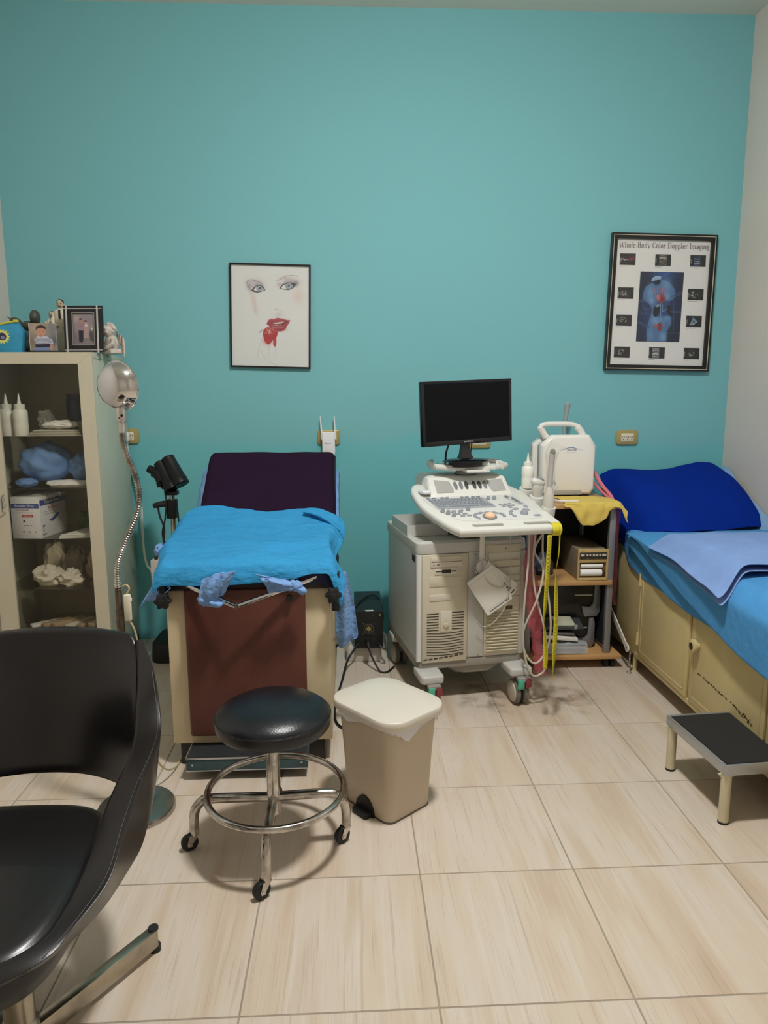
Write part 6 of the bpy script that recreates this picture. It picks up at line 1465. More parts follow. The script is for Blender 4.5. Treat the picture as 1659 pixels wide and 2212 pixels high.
# gel bottle and probes at the right flank
b3 = UW(PP(0.330, -0.11, 0.012))
squeeze_bottle(b3.x, b3.y, b3.z, 0.165, 0.0285, 'white gel squeeze bottle standing on the ultrasound console')
pc = UW(PP(0.335, -0.215, 0.012))
PRW = mat('probe_ivory', (200, 196, 184), rough=0.45)
pbr = thing('convex_probe', 'ivory convex probe head resting in the console holder', 'ultrasound probe', tuple(pc), UYAW)
part('probe_handle', MB().loft([[(x*k, y*k*0.75, z) for x, y in rrect(2, 2, 0.8, 4)] for k, z in ((0.018, -0.01), (0.024, 0.012), (0.027, 0.035), (0.026, 0.055), (0.018, 0.066))]), PRW, pbr, local=True, smooth=70)
hm_ = Matrix.Rotation(0.25, 3, 'Y')
part('probe_head', MB().ell((-0.002, -0.002, 0.066), (0.036, 0.022, 0.021), 20, 12, hm_), mat('probe_head_white', (214, 212, 202), rough=0.4), pbr, local=True, smooth=70)
part('probe_lens', MB().ell((0.004, -0.002, 0.0745), (0.027, 0.017, 0.0165), 18, 10, hm_), mat('probe_lens_grey', (138, 144, 144), rough=0.4), pbr, local=True, smooth=70)
pp = UW(PP(0.335, -0.335, 0.0))
pv = thing('cavity_probe', 'tall slim probe in a clear glove standing in the console holder', 'ultrasound probe', tuple(pp), UYAW)
part('probe_grip', MB().lathe([(0.022, -0.02), (0.026, 0.01), (0.026, 0.05), (0.020, 0.075), (0.013, 0.10)], n=18), PRW, pv, local=True)
part('probe_shaft', MB().tube([(0, 0, 0.095), (0.004, 0, 0.17), (0.010, 0, 0.250)], [0.013, 0.0115, 0.0125], 14), mat('probe_shaft_grey', (178, 176, 168), rough=0.45), pv, local=True)
part('probe_tip', MB().ell((0.010, -0.002, 0.252), (0.0125, 0.0125, 0.016), 14, 10), mat('probe_tip_dark', (74, 76, 76), rough=0.4), pv, local=True)
def f(u, v):
    a = u*2*math.pi
    zz = [0.085, 0.13, 0.20, 0.255, 0.285, 0.300][min(5, int(v*5.999))]
    k = v*5; i = min(4, int(k)); g = k-i
    Z = [0.080, 0.12, 0.19, 0.245, 0.270, 0.286]; Rr = [0.020, 0.020, 0.019, 0.030, 0.034, 0.036]
    r = (Rr[i]+(Rr[i+1]-Rr[i])*g)*(1+0.18*nz(math.cos(a)*2, math.sin(a)*2, v*4))
    return (0.006+0.03*sm(0.55, 1, v)+r*math.cos(a), r*math.sin(a)*0.55, Z[i]+(Z[i+1]-Z[i])*g-0.02*sm(0.6, 1, v)*math.cos(a))
part('glove_cover', MB().grid(f, 20, 14), film_mat('glove_film', (214, 210, 200), 0.28, 0.2), pv, local=True)
part('blue_tab', MB().box(0.022, 0.028, 0.0, 0.012, -0.015, 0.040), mat('blue_tab', (54, 86, 150), rough=0.5), pv, local=True)
part('probe_cord', MB().tube(catmull([(0.02, 0.03, 0.06), (0.045, 0.05, 0.075), (0.06, 0.05, 0.10), (0.045, 0.05, 0.115), (0.025, 0.04, 0.095)], 8), 0.006, 8), WHITE_PL, pv, local=True)

# cards on a key ring hanging from the hook
cr = thing('card_bundle', 'printed white cards on a wire ring hanging from the machine', 'cards', tuple(UW((0.030, FY-0.052, 0.56))), UYAW)
rc = (0.0, 0.0, 0.072)
part('wire_ring', MB().tube([(rc[0]+0.036*math.cos(a), 0.002*math.sin(3*a), rc[2]+0.040*math.sin(a)) for a in [2*math.pi*i/40 for i in range(40)]], 0.0016, 8, closed=True), CHROME_W, cr, local=True)
part('ring_tag', MB().lathe([(0.0, 0), (0.030, 0), (0.030, 0.001), (0, 0.001)], c=(rc[0], 0.004, rc[2]), n=24, M=Matrix.Rotation(math.radians(90), 3, 'X')), USD, cr, local=True)
def card(ang, w, h, y, m, ox=0.0, oz=0.0):
    ca, sa = math.cos(ang), math.sin(ang)
    fn0 = lambda yy: (lambda a, b: (rc[0]+ox+a*ca-b*sa, yy, rc[2]-0.036+oz+a*sa+b*ca))
    return part('card', MB().prism(rrect(w, h, 0.006, 3, cx=0.0, cy=-h/2+0.012), fn0(y), fn0(y+0.0012)), m, cr, local=True, smooth=0), fn0
CARDW = mat('card_white', (224, 222, 214), rough=0.45)
card(math.radians(52), 0.125, 0.175, 0.0, CARDW, -0.002, 0.002)
c2, fn2 = card(math.radians(46), 0.120, 0.178, -0.003, CARDW, 0.0, 0.0)
c1, fn1 = card(math.radians(33), 0.135, 0.185, -0.008, CARDW, -0.012, -0.002)
def card_print(fn, y, items):
    mb = MB()
    for (x0, z0, x1, z1) in items:
        mb.prism([(x0, z0), (x1, z0), (x1, z1), (x0, z1)], fn(y-0.0006), fn(y-0.0002))
    return mb
part('card_lettering', card_print(fn1, -0.008, [(-0.050, -0.164, 0.025, -0.159), (0.030, -0.166, 0.056, -0.157)]), mat('print_grey', (120, 118, 112), rough=0.6), c1, local=True, smooth=0)
part('card_border', card_print(fn1, -0.008, [(-0.058, -0.150, -0.057, -0.005), (-0.058, -0.005, 0.058, -0.004), (0.057, -0.150, 0.058, -0.005), (-0.058, -0.151, 0.058, -0.150)]), mat('print_light', (190, 188, 180), rough=0.6), c1, local=True, smooth=0)
part('card_lettering', card_print(fn2, -0.003, [(0.018, -0.140, 0.048, -0.134), (0.022, -0.128, 0.030, -0.120), (0.034, -0.128, 0.040, -0.118), (0.022, -0.112, 0.044, -0.108), (0.026, -0.102, 0.046, -0.099), (0.030, -0.16, 0.052, -0.154)]), mat('print_dark', (70, 70, 68), rough=0.6), c2, local=True, smooth=0)
part('cord_loop', MB().tube(catmull([(0.115, -0.01, 0.24), (0.125, -0.012, 0.10), (0.118, -0.014, 0.02), (0.08, -0.014, -0.02), (0.03, -0.010, 0.0), (0.005, -0.006, 0.04), (0.0, -0.004, 0.10)], 10), 0.0022, 8).tube(catmull([(0.125, -0.012, 0.02), (0.110, -0.006, -0.10), (0.06, 0.004, -0.18), (0.01, 0.006, -0.20), (-0.02, 0.006, -0.17)], 10), 0.0022, 8), mat('grey_white_cord', (186, 182, 168), rough=0.5), cr, local=True)

# yellow tape measure
TAPE = mat('tape_yellow', (214, 200, 44), rough=0.45)
tm = thing('tape_measure', 'yellow tailor tape measure hanging from the console corner', 'tape measure', tuple(UW((0.30, -0.50, 0.25))), UYAW)
part('tape_wrap', MB().grid(lambda u, v: tuple(UW(Vector(PP(0.278+0.042*v, -0.500, 0.0))+Vector((0, 0.026-0.030*math.cos(u*2*math.pi), -0.018+0.028*math.sin(u*2*math.pi))))), 20, 4), TAPE, tm, smooth=60)
pa_ = [(0.797, 2.735, 0.812), (0.793, 2.735, 0.66), (0.788, 2.735, 0.52), (0.786, 2.735, 0.44), (0.792, 2.735, 0.36), (0.797, 2.735, 0.246)]
def ribbon(pts, wid, tw):
    P = catmull(pts, 8); n = len(P)
    def fn(u, v):
        k = u*(n-1); i = min(n-2, int(k)); g = k-i; p = P[i].lerp(P[i+1], g)
        a = interp([j/(len(tw)-1) for j in range(len(tw))], tw, u)
        return p+Vector((math.cos(a), math.sin(a), 0))*wid*(v-0.5)
    return fn
r1 = ribbon(pa_, 0.019, [0.1, 0.15, 0.5, 1.25, 0.5, 0.1])
part('tape_strip', MB().grid(r1, 48, 2), TAPE, tm, solid=0.0006, smooth=60)
pb_ = [(0.838, 2.735, 0.845), (0.836, 2.735, 0.74), (0.828, 2.735, 0.66), (0.832, 2.735, 0.56), (0.835, 2.735, 0.45), (0.833, 2.735, 0.33), (0.832, 2.735, 0.255), (0.830, 2.735, 0.205)]
r2_ = ribbon(pb_, 0.019, [1.55, 1.5, 1.2, 0.35, 0.1, 0.2, 0.9, 1.5])
part('tape_strip', MB().grid(r2_, 60, 2), TAPE, tm, solid=0.0006, smooth=60)
DIG = {}
def tape_marks(rb, length, u0, u1, first, nm):
    mb = MB(); n = int(length*(u1-u0)/0.0102); off = Vector((0, -0.0009, 0))
    for k in range(n):
        u = u0+k*0.0102/length; num = str(first-k)
        if int(num) < 1: break
        if num not in DIG: DIG[num] = text_geo(num, 0.0098)
        vs, fs = DIG[num]
        mb.add([rb(min(1, max(0, u-b/length)), min(1, max(0, 0.5+a/0.019)))+off for a, b in vs], fs)
        ut = u+0.0051/length
        for (c_, d_) in ((0.0, 0.22), (0.78, 1.0)):
            mb.add([q+off for q in (rb(ut, c_), rb(ut+0.0008/length, c_), rb(ut+0.0008/length, d_), rb(ut, d_))], [(0, 1, 2, 3)])
    o = part(nm, mb, mat('tape_ink', (70, 62, 20), rough=0.6), tm, smooth=0); o['kind'] = 'stuff'
tape_marks(r1, 0.57, 0.01, 0.985, 55, 'tape_numbers'); tape_marks(r2_, 0.65, 0.30, 0.90, 95, 'tape_numbers')

# probe leads and pink sleeve hanging beside the machine
LEAD = mat('grey_lead', (196, 188, 172), rough=0.5)
solo('probe_lead', MB().tube(catmull([(0.845, 2.95, 0.80), (0.80, 2.97, 0.70), (0.83, 2.93, 0.62), (0.80, 2.90, 0.50), (0.745, 2.90, 0.36), (0.752, 2.90, 0.26), (0.80, 2.90, 0.205), (0.855, 2.92, 0.26), (0.875, 2.94, 0.36), (0.862, 2.95, 0.50), (0.835, 2.96, 0.68), (0.835, 2.97, 0.80)], 10), 0.0046, 8), LEAD, 'pale probe lead looping down beside the pink sleeve', 'cable', (0.80, 2.92, 0.2))
solo('probe_lead', MB().tube(catmull([(0.765, 2.93, 0.79), (0.755, 2.90, 0.65), (0.738, 2.88, 0.45), (0.742, 2.88, 0.28), (0.775, 2.88, 0.17), (0.815, 2.89, 0.155), (0.85, 2.90, 0.20), (0.845, 2.92, 0.34), (0.80, 2.94, 0.52), (0.79, 2.95, 0.66), (0.80, 2.96, 0.79)], 10), 0.0044, 8), LEAD, 'grey probe lead reaching lowest near the front castor', 'cable', (0.80, 2.90, 0.15))
PINK = film_mat('pink_film', (200, 96, 106), 0.42, 0.25)
def f(u, v):
    a = v*2*math.pi
    P = [Vector((0.810, 3.01, 0.80)), Vector((0.785, 3.00, 0.64)), Vector((0.800, 2.99, 0.50)), Vector((0.815, 2.98, 0.36)), Vector((0.830, 2.97, 0.24)), Vector((0.846, 2.96, 0.13))]
    Rr = [0.014, 0.022, 0.030, 0.028, 0.020, 0.030]
    k = u*5; i = min(4, int(k)); g = k-i
    p = P[i].lerp(P[i+1], g); r = (Rr[i]+(Rr[i+1]-Rr[i])*g)*(1+0.35*nz(math.cos(a)*1.5+u*9, math.sin(a)*1.5, u*14)+0.30*nz(math.cos(a)*4, math.sin(a)*4, u*40))
    return (p.x+r*math.cos(a), p.y+r*math.sin(a)*0.7, p.z)
solo('pink_sleeve', MB().grid(f, 90, 26), PINK, 'crinkled pink plastic sleeve hanging between machine and cart', 'plastic sleeve', (0.82, 2.99, 0.13), smooth=70)
# ------------------------------------------------------------------ equipment cart
WOOD = mat('beech_laminate', (196, 152, 100), rough=0.5, var=0.10, vscale=6, stretch=(1, 8, 8))
POST = mat('grey_steel_post', (146, 148, 152), rough=0.4, metal=0.5)
CX0, CX1, CY0, CY1 = 0.86, 1.30, 3.335, 3.80
ca_ = thing('equipment_cart', 'beech and grey steel equipment cart between machine and bed', 'cart', (1.09, 3.57, 0))
part('top_shelf', MB().box(CX0, CX1+0.02, CY0-0.01, CY1, 0.820, 0.845), WOOD, ca_, bevel=0.003)
part('middle_shelf', MB().box(CX0, CX1-0.004, CY0, CY1, 0.432, 0.456), WOOD, ca_, bevel=0.003)
part('bottom_shelf', MB().box(CX0-0.04, CX1+0.055, CY0-0.02, CY1, 0.052, 0.072), WOOD, ca_, bevel=0.003)
for x in (CX0+0.004, CX1-0.026):
    for y in (CY0+0.012, CY1-0.04):
        part('post', MB().box(x, x+0.030, y, y+0.028, 0.072, 0.820), POST, ca_, bevel=0.002)
part('side_panel', MB().box(CX1-0.016, CX1-0.008, CY0+0.04, CY1-0.04, 0.10, 0.80), mat('dark_mesh', (40, 42, 46), rough=0.6), ca_)
part('side_panel', MB().box(CX0+0.012, CX0+0.020, CY0+0.04, CY1-0.04, 0.10, 0.80), mat('dark_mesh', (0, 0, 0)), ca_)
part('back_panel', MB().box(CX0+0.03, CX1-0.03, CY1-0.020, CY1-0.012, 0.08, 0.80), mat('dark_mesh', (0, 0, 0)), ca_)
part('rail', MB().box(CX1-0.014, CX1-0.004, CY0+0.04, CY1-0.04, 0.084, 0.112), POST, ca_)
for (x, y) in ((CX1+0.005, CY0+0.025), (CX0, CY0+0.03), (CX1, CY1-0.05), (CX0, CY1-0.05)):
    k = part('castor', MB().box(x-0.02, x+0.02, y-0.015, y+0.015, 0.040, 0.052), BLKR, ca_, bevel=0.002)
    for s in (-1, 1):
        part('wheel', MB().tube([(x+s*0.006, y, 0.0245), (x+s*0.010, y, 0.0245), (x+s*0.024, y, 0.0245), (x+s*0.030, y, 0.0245)], [0.020, 0.0245, 0.0235, 0.016], 20), BLKR, k)
# video printer with paper rolls
VP = mat('beige_casing', (196, 168, 112), rough=0.5)
vp = thing('video_printer', 'beige thermal printer with white paper roll on the middle shelf', 'printer', (1.20, 3.53, 0.457))
part('case', MB().box(1.122, 1.268, 3.352, 3.72, 0.457, 0.612), mat('printer_grey_beige', (138, 128, 106), rough=0.5), vp, bevel=0.003)
fr_ = part('front_panel', frame_poly(MB(), [(1.118, 0.615), (1.272, 0.615), (1.272, 0.458), (1.118, 0.458)], [(1.128, 0.548), (1.262, 0.548), (1.262, 0.470), (1.128, 0.470)], 3.338, 3.352), VP, vp, bevel=0.0015)
part('paper_bay', MB().box(1.128, 1.262, 3.350, 3.353, 0.470, 0.548), mat('bay_brown', (110, 88, 52), rough=0.6), vp)
kp = part('key_panel', MB().box(1.126, 1.264, 3.335, 3.339, 0.566, 0.600), mat('panel_dark', (52, 48, 42), rough=0.5), vp, bevel=0.001)
for (x, w) in ((1.140, 0.018), (1.196, 0.011), (1.212, 0.011), (1.228, 0.011), (1.248, 0.020)):
    part('button', MB().box(x-w/2, x+w/2, 3.332, 3.336, 0.581, 0.592), mat('button_ivory', (206, 198, 176), rough=0.4), kp, bevel=0.0008)
for x in (1.163, 1.177): part('dial', MB().cyl((x, 3.331, 0.587), (x, 3.336, 0.587), 0.005, n=12), mat('button_ivory', (0, 0, 0)), kp)
p = Print((1.136, 3.3378, 0.607), (1, 0, 0), (0, 0, 1), (0, -1, 0)); p.text('SONY', 0.008, 0, 0.0075, (110, 92, 60)); p.z += 0.004
p.rect(0.024, -0.036, 0.036, -0.0345, (206, 198, 176)); p.rect(0.070, -0.036, 0.082, -0.0345, (206, 198, 176)); p.rect(0.094, -0.036, 0.106, -0.0345, (206, 198, 176)); p.build('lettering', vp)
PAPW = mat('thermal_paper', (238, 238, 236), rough=0.5)
part('paper_roll', MB().cyl((1.134, 3.349, 0.495), (1.242, 3.349, 0.495), 0.0165, n=20), PAPW, vp)
part('paper_roll', MB().cyl((1.136, 3.349, 0.530), (1.246, 3.349, 0.530), 0.0095, n=20), PAPW, vp)
part('roll_holder', MB().cyl((1.243, 3.347, 0.495), (1.256, 3.347, 0.495), 0.014, n=14), mat('holder_dark', (60, 46, 26), rough=0.5), vp)
# dark object behind on the middle shelf
dk = thing('blue_grey_jug', 'dark blue grey rounded jug at the left of the middle shelf', 'jug', (0.985, 3.50, 0.457))
part('jug_body', MB().lathe([(0, 0), (0.050, 0), (0.058, 0.02), (0.055, 0.06), (0.038, 0.085), (0.02, 0.095), (0.018, 0.11), (0, 0.11)], n=24), mat('blue_grey_plastic', (62, 70, 92), rough=0.4), dk, local=True)
part('jug_label', MB().grid(lambda u, v: (0.0592*math.cos(-2.2+1.0*u)*(1-0.12*v), 0.0592*math.sin(-2.2+1.0*u)*(1-0.12*v), 0.025+0.03*v), 8, 1), mat('jug_label', (140, 138, 110), rough=0.6), dk, local=True)
# two stacked desktop printers on the bottom shelf
PBK = mat('printer_gloss_black', (18, 19, 22), rough=0.2)
PSV = mat('printer_silver', (128, 130, 134), rough=0.4, metal=0.4)
def desk_printer(z, y0, label, x0, x1, h):
    t = thing('desk_printer', label, 'printer', ((x0+x1)/2, 3.55, z), 0, 'desktop printers on the cart')
    part('case', MB().prism(rrect(x1-x0, h, 0.03, 6, cx=(x0+x1)/2, cy=z+h/2), lambda a, b: (a, y0+0.004, b), lambda a, b: (a, y0+0.30, b)), PBK, t, bevel=0.003)
    pts = [(x1-0.10, z+h*0.33), (x1-0.055, z+h*0.30), (x1-0.038, z+h*0.42), (x1-0.034, z+h*0.97), (x1-0.012, z+h*0.985), (x1-0.004, z+h*0.80), (x1-0.004, z+0.03), (x1-0.018, z+0.004), (x1-0.085, z+0.002)]
    part('side_trim', MB().prism(pts, lambda a, b: (a, y0-0.012, b), lambda a, b: (a, y0+0.02, b)), PSV, t, bevel=0.003)
    part('slot_trim', MB().box(x1-0.135, x1-0.042, y0-0.002, y0+0.004, z+h*0.62, z+h*0.66), mat('slot_silver', (176, 178, 180), rough=0.3, metal=0.6), t)
    return t
desk_printer(0.0725, 3.44, 'black and silver desktop printer at the bottom of the cart', 0.92, 1.256, 0.165)
desk_printer(0.238, 3.44, 'black and silver desktop printer stacked on the lower one', 0.92, 1.278, 0.18)
pt = thing('paper_tray', 'black output tray with pale notepad between the two printers', 'paper tray', (1.08, 3.40, 0.212))
part('tray', MB().prism([(0.94, 0.0), (1.17, 0.0), (1.17, 0.012), (0.94, 0.018)], lambda x, z: (x, 3.36, 0.196+z), lambda x, z: (x, 3.438, 0.222+z)), mat('tray_dark_grey', (66, 70, 72), rough=0.45), pt, bevel=0.002)
part('notepad', MB().prism([(1.03, 0.019), (1.13, 0.015), (1.13, 0.022), (1.03, 0.026)], lambda x, z: (x, 3.365, 0.196+z), lambda x, z: (x-0.01, 3.43, 0.222+z)), mat('notepad_paper', (186, 188, 164), rough=0.7), pt, bevel=0.001)
part('clip', MB().box(1.12, 1.136, 3.352, 3.364, 0.200, 0.222), mat('clip_grey', (150, 154, 154), rough=0.4), pt, bevel=0.002)
mg = thing('papers_in_plastic', 'stack of papers in clear plastic on the cart bottom shelf', 'papers', (1.06, 3.39, 0.0725))
for k in range(7):
    M = Matrix.Translation((1.06+0.005*math.sin(k*2.1), 3.388, 0.0735+0.0075*k)) @ Matrix.Rotation(0.03*math.sin(k*1.7), 4, 'Z')
    part('sheet', MB().box(-0.125, 0.115, -0.046, 0.046, 0, 0.0068, M), mat('sheet_grey_%d' % (k % 3), ((150, 152, 156), (196, 198, 200), (120, 122, 128))[k % 3], rough=0.5), mg, bevel=0.001)
part('plastic_cover', MB().grid(lambda u, v: (0.925+0.262*u, 3.332+0.10*v, 0.128+0.008*nz(u*7, v*4, 2)-0.05*sm(0.12, 0, v)), 24, 10), film_mat('clear_plastic', (214, 218, 222), 0.45, 0.15), mg)
wd = solo('white_device', MB().box(-0.085, 0.085, -0.035, 0.035, 0.0, 0.018, Matrix.Translation((1.055, 3.385, 0.143)) @ Matrix.Rotation(0.10, 4, 'Y')), WHITE_PL, 'flat white device lying on the papers on the cart', 'device', (1.055, 3.385, 0.14), bevel=0.004)
gd = solo('grey_booklet', MB().box(-0.075, 0.09, -0.03, 0.03, 0.0, 0.010, Matrix.Translation((1.035, 3.395, 0.170)) @ Matrix.Rotation(0.06, 4, 'Y')), mat('booklet_grey', (104, 104, 100), rough=0.5), 'grey booklet on top of the white device', 'booklet', (1.035, 3.395, 0.17), bevel=0.002)

# ------------------------------------------------------------------ portable ultrasound on the cart
ZX0, ZX1, ZY = 0.985, 1.275, 3.60
zo = thing('portable_ultrasound', 'white portable scanner case with carry handle on the cart', 'portable scanner', (1.13, 3.66, 0.8455))
ZW = mat('scanner_white', (236, 234, 226), rough=0.35)
ZC_ = [(ZX0, 0.868), (ZX0+0.015, 0.852), (ZX1-0.02, 0.852), (ZX1, 0.880), (ZX1, 1.110), (ZX1-0.035, 1.165), (ZX0+0.055, 1.165), (ZX0, 1.115)]
def ins(poly, k):
    cxx, czz = 1.13, 1.005
    return [(cxx+(a-cxx)*k, czz+(b-czz)*k) for a, b in poly]
part('front_shell', MB().loft([[(a, ZY+0.030, b) for a, b in ZC_], [(a, ZY+0.004, b) for a, b in ZC_], [(a, ZY-0.010, b) for a, b in ins(ZC_, 0.93)], [(a, ZY-0.012, b) for a, b in ins(ZC_, 0.90)]]), ZW, zo, smooth=30, bevel=0.004)
part('grey_band', MB().prism(ins(ZC_, 0.965), lambda a, b: (a-0.006, ZY+0.030, b), lambda a, b: (a-0.006, ZY+0.055, b)), mat('band_grey', (150, 158, 166), rough=0.45), zo)
bs_ = part('back_shell', MB().prism([(a-0.030, b-0.004) for a, b in ins(ZC_, 0.985)], lambda a, b: (a, ZY+0.055, b), lambda a, b: (a, ZY+0.12, b)), ZW, zo, bevel=0.008)
for k in range(6): part('vent', MB().box(ZX0-0.0305, ZX0-0.0285, ZY+0.06, ZY+0.085, 1.060+0.010*k, 1.065+0.010*k), USG, bs_)
part('carry_handle', MB().loft([[(a, ZY+y_, b) for a, b in q] for y_ in (0.03, 0.075) for q in [[(0.990, 1.150), (0.978, 1.190), (0.982, 1.212), (1.000, 1.226), (1.165, 1.226), (1.185, 1.218), (1.205, 1.196), (1.225, 1.150)]]][:1] + [[(a, ZY+0.075, b) for a, b in [(0.990, 1.150), (0.978, 1.190), (0.982, 1.212), (1.000, 1.226), (1.165, 1.226), (1.185, 1.218), (1.205, 1.196), (1.225, 1.150)]]], caps=False, closed=False), ZW, zo) if False else None
hpts = catmull([(1.022, ZY+0.04, 1.150), (0.998, ZY+0.04, 1.185), (0.994, ZY+0.04, 1.203), (1.012, ZY+0.04, 1.217), (1.08, ZY+0.04, 1.219), (1.155, ZY+0.04, 1.217), (1.182, ZY+0.04, 1.206), (1.205, ZY+0.04, 1.180), (1.222, ZY+0.04, 1.150)], 6)
part('carry_handle', MB().tube(hpts, [0.019 if i < 12 or i > len(hpts)-13 else 0.0135 for i in range(len(hpts))], 14), ZW, zo)
part('latch', MB().box(1.055, 1.205, ZY-0.013, ZY-0.004, 0.853, 0.880), mat('latch_grey', (168, 168, 158), rough=0.45), zo, bevel=0.002)
p = Print((1.142, ZY-0.0122, 1.088), (1, 0, 0), (0, 0, 1), (0, -1, 0)); p.z = 0.0006
p.poly([(-0.066, -0.003), (0, 0.017), (0.066, -0.003), (0, 0.0115)], (120, 140, 190)); p.text('zoncare', 0.003, 0.0, 0.0155, (66, 76, 110)); p.poly([(-0.03, -0.010), (0.0, -0.017), (0.03, -0.010), (0.0, -0.014)], (170, 180, 210)); p.build('logo', zo)
part('feet', MB().box(1.0, 1.04, ZY, ZY+0.1, 0.8455, 0.853).box(1.2, 1.25, ZY, ZY+0.1, 0.8455, 0.853), BLKR, zo)
pb2 = thing('spare_probe', 'grey slim probe standing upright behind the portable scanner', 'ultrasound probe', (1.175, 3.79, 0.8455))
part('stand', MB().box(-0.05, 0.05, -0.03, 0.03, 0.0, 0.28), USD, pb2, local=True, bevel=0.004)
part('probe', MB().tube([(-0.008, 0, 0.28), (-0.012, 0, 0.36), (-0.002, 0, 0.44), (0.002, 0, 0.47)], [0.009, 0.010, 0.013, 0.016], 14).ell((0.002, 0, 0.472), (0.016, 0.016, 0.012), 14, 8), mat('probe_grey2', (160, 166, 166), rough=0.4), pb2, local=True)
# yellow cloth
YEL = mat('yellow_cloth', (216, 188, 92), rough=0.85, var=0.05, vscale=10, bump=0.25, bscale=50)
def f(u, v):
    # u along x, v from back (on shelf) to the hanging front
    x = 1.04+0.305*u+0.012*math.sin(v*6)
    drop = 0.090*sm(0.05, 0.30, u)*sm(0.95, 0.45, u)+0.018
    if u > 0.7: drop = drop*0.6+0.045*sm(0.8, 1.0, u)
    vv = v
    if vv < 0.6:
        y = 3.56-(3.56-3.318)*(vv/0.6); z = 0.8475
        y += 0.06*sm(0.6, 1, u)*(1-vv/0.6)*-1
    else:
        t = (vv-0.6)/0.4
        y = 3.318-0.012*math.sin(t*2); z = 0.8475-drop*t
    z += 0.006*abs(nz(u*7, v*7, 3.3))+0.004*abs(nz(u*15, v*15, 1.0))
    y += 0.010*nz(u*8, v*5, 8)*(1 if vv > 0.6 else 0.3)
    if u > 0.86: z -= 0.045*sm(0.86, 1.0, u); x += 0.01
    return (x, y, z)
solo('yellow_cloth', MB().grid(f, 44, 30), YEL, 'yellow cloth draped over the front edge of the cart', 'cloth', (1.19, 3.40, 0.85), solid=0.0025, sub=1, smooth=80)
solo('white_cable_end', MB().tube(catmull([(1.00, 3.40, 0.853), (1.02, 3.36, 0.856), (1.06, 3.345, 0.856), (1.11, 3.35, 0.855)], 6), 0.006, 8), WHITE_PL, 'white cable lying at the front left of the cart top', 'cable', (1.04, 3.36, 0.846))
# pink tubing between cart and bed
solo('pink_tubing', MB().tube(catmull([(1.292, 3.66, 0.965), (1.318, 3.60, 0.90), (1.342, 3.52, 0.845), (1.346, 3.47, 0.77), (1.345, 3.45, 0.62), (1.342, 3.45, 0.45), (1.338, 3.45, 0.34)], 10), 0.010, 8).tube(catmull([(1.285, 3.66, 0.915), (1.31, 3.58, 0.87), (1.33, 3.50, 0.83), (1.333, 3.45, 0.74)], 8), 0.007, 8), mat('pink_tube', (214, 120, 134), rough=0.4), 'pink tubing running down between cart and bed', 'tubing', (1.33, 3.5, 0.33))
def f(u, v):
    a = v*2*math.pi
    z = 0.80-0.50*u; r = 0.018+0.006*nz(math.cos(a)*2, math.sin(a)*2, u*12)
    return (1.347+r*0.8*math.cos(a)+0.006*nz(u*5, 0, 0), 3.452+r*1.3*math.sin(a), z)
solo('tubing_sleeve', MB().grid(f, 30, 14), film_mat('pink_film2', (170, 84, 104), 0.45, 0.25), 'thin plastic sleeve around the pink tubing', 'plastic sleeve', (1.347, 3.45, 0.3), smooth=70)

# ------------------------------------------------------------------ storage bed along the right wall
BDX, BDZ0, BDZ1 = 1.40, 0.088, 0.60
BDM = mat('yellow_cream_enamel', (206, 188, 136), rough=0.42, var=0.06, vscale=5)
bd = thing('storage_bed', 'cream metal storage bed with cupboard doors along the right wall', 'bed', (1.76, 2.75, 0))
part('cabinet', MB().box(BDX, 2.122, 1.62, 3.88, BDZ0, BDZ1), BDM, bd, bevel=0.004)
part('plinth', MB().box(BDX+0.10, 2.10, 1.66, 3.80, 0.0, BDZ0), mat('painted_bed_shade', (34, 30, 26), rough=0.8), bd)  # dark-coloured block standing in for the shade under the raised cabinet
for (y0, y1, kn_) in ((2.715, 3.205, None), (2.165, 2.690, 2.630), (1.66, 2.15, None)):
    dr = part('door', MB().box(BDX-0.012, BDX-0.001, y0, y1, 0.115, 0.572), BDM, bd, bevel=0.002)
    part('door_moulding', frame_poly(MB(), [(y0+0.022, 0.550), (y1-0.022, 0.550), (y1-0.022, 0.140), (y0+0.022, 0.140)], [(y0+0.027, 0.545), (y1-0.027, 0.545), (y1-0.027, 0.145), (y0+0.027, 0.145)], 0, 1), BDM, dr) if False else None
    mb = MB()
    for (a0, b0, a1, b1) in ((y0+0.022, 0.545, y1-0.022, 0.550), (y0+0.022, 0.140, y1-0.022, 0.145), (y0+0.022, 0.14, y0+0.027, 0.55), (y1-0.027, 0.14, y1-0.022, 0.55)):
        mb.box(BDX-0.0145, BDX-0.0118, a0, a1, b0, b1)
    part('door_moulding', mb, BDM, dr, bevel=0.0008)
    if y0 > 2.7:
        for z0_, z1_ in ((0.165, 0.225), (0.46, 0.52)):
            part('hinge', MB().cyl((BDX-0.014, y1+0.006, z0_), (BDX-0.014, y1+0.006, z1_), 0.007, n=12), BDM, dr)
        part('hinge_rod', MB().cyl((BDX-0.010, y1+0.006, 0.225), (BDX-0.010, y1+0.006, 0.46), 0.003, n=8), BDM, dr)
    if kn_:
        kb = part('door_knob', MB().tube([(BDX-0.012, kn_, 0.372), (BDX-0.022, kn_, 0.372), (BDX-0.026, kn_, 0.372), (BDX-0.040, kn_, 0.372), (BDX-0.044, kn_, 0.372)], [0.012, 0.012, 0.026, 0.027, 0.020], 18), BDM, dr, smooth=35)
        part('knob_face', MB().cyl((BDX-0.0448, kn_, 0.372), (BDX-0.0438, kn_, 0.372), 0.015, n=16), mat('knob_dark', (40, 32, 24), rough=0.6), dr)
rs2 = random.Random(21); chips = MB()
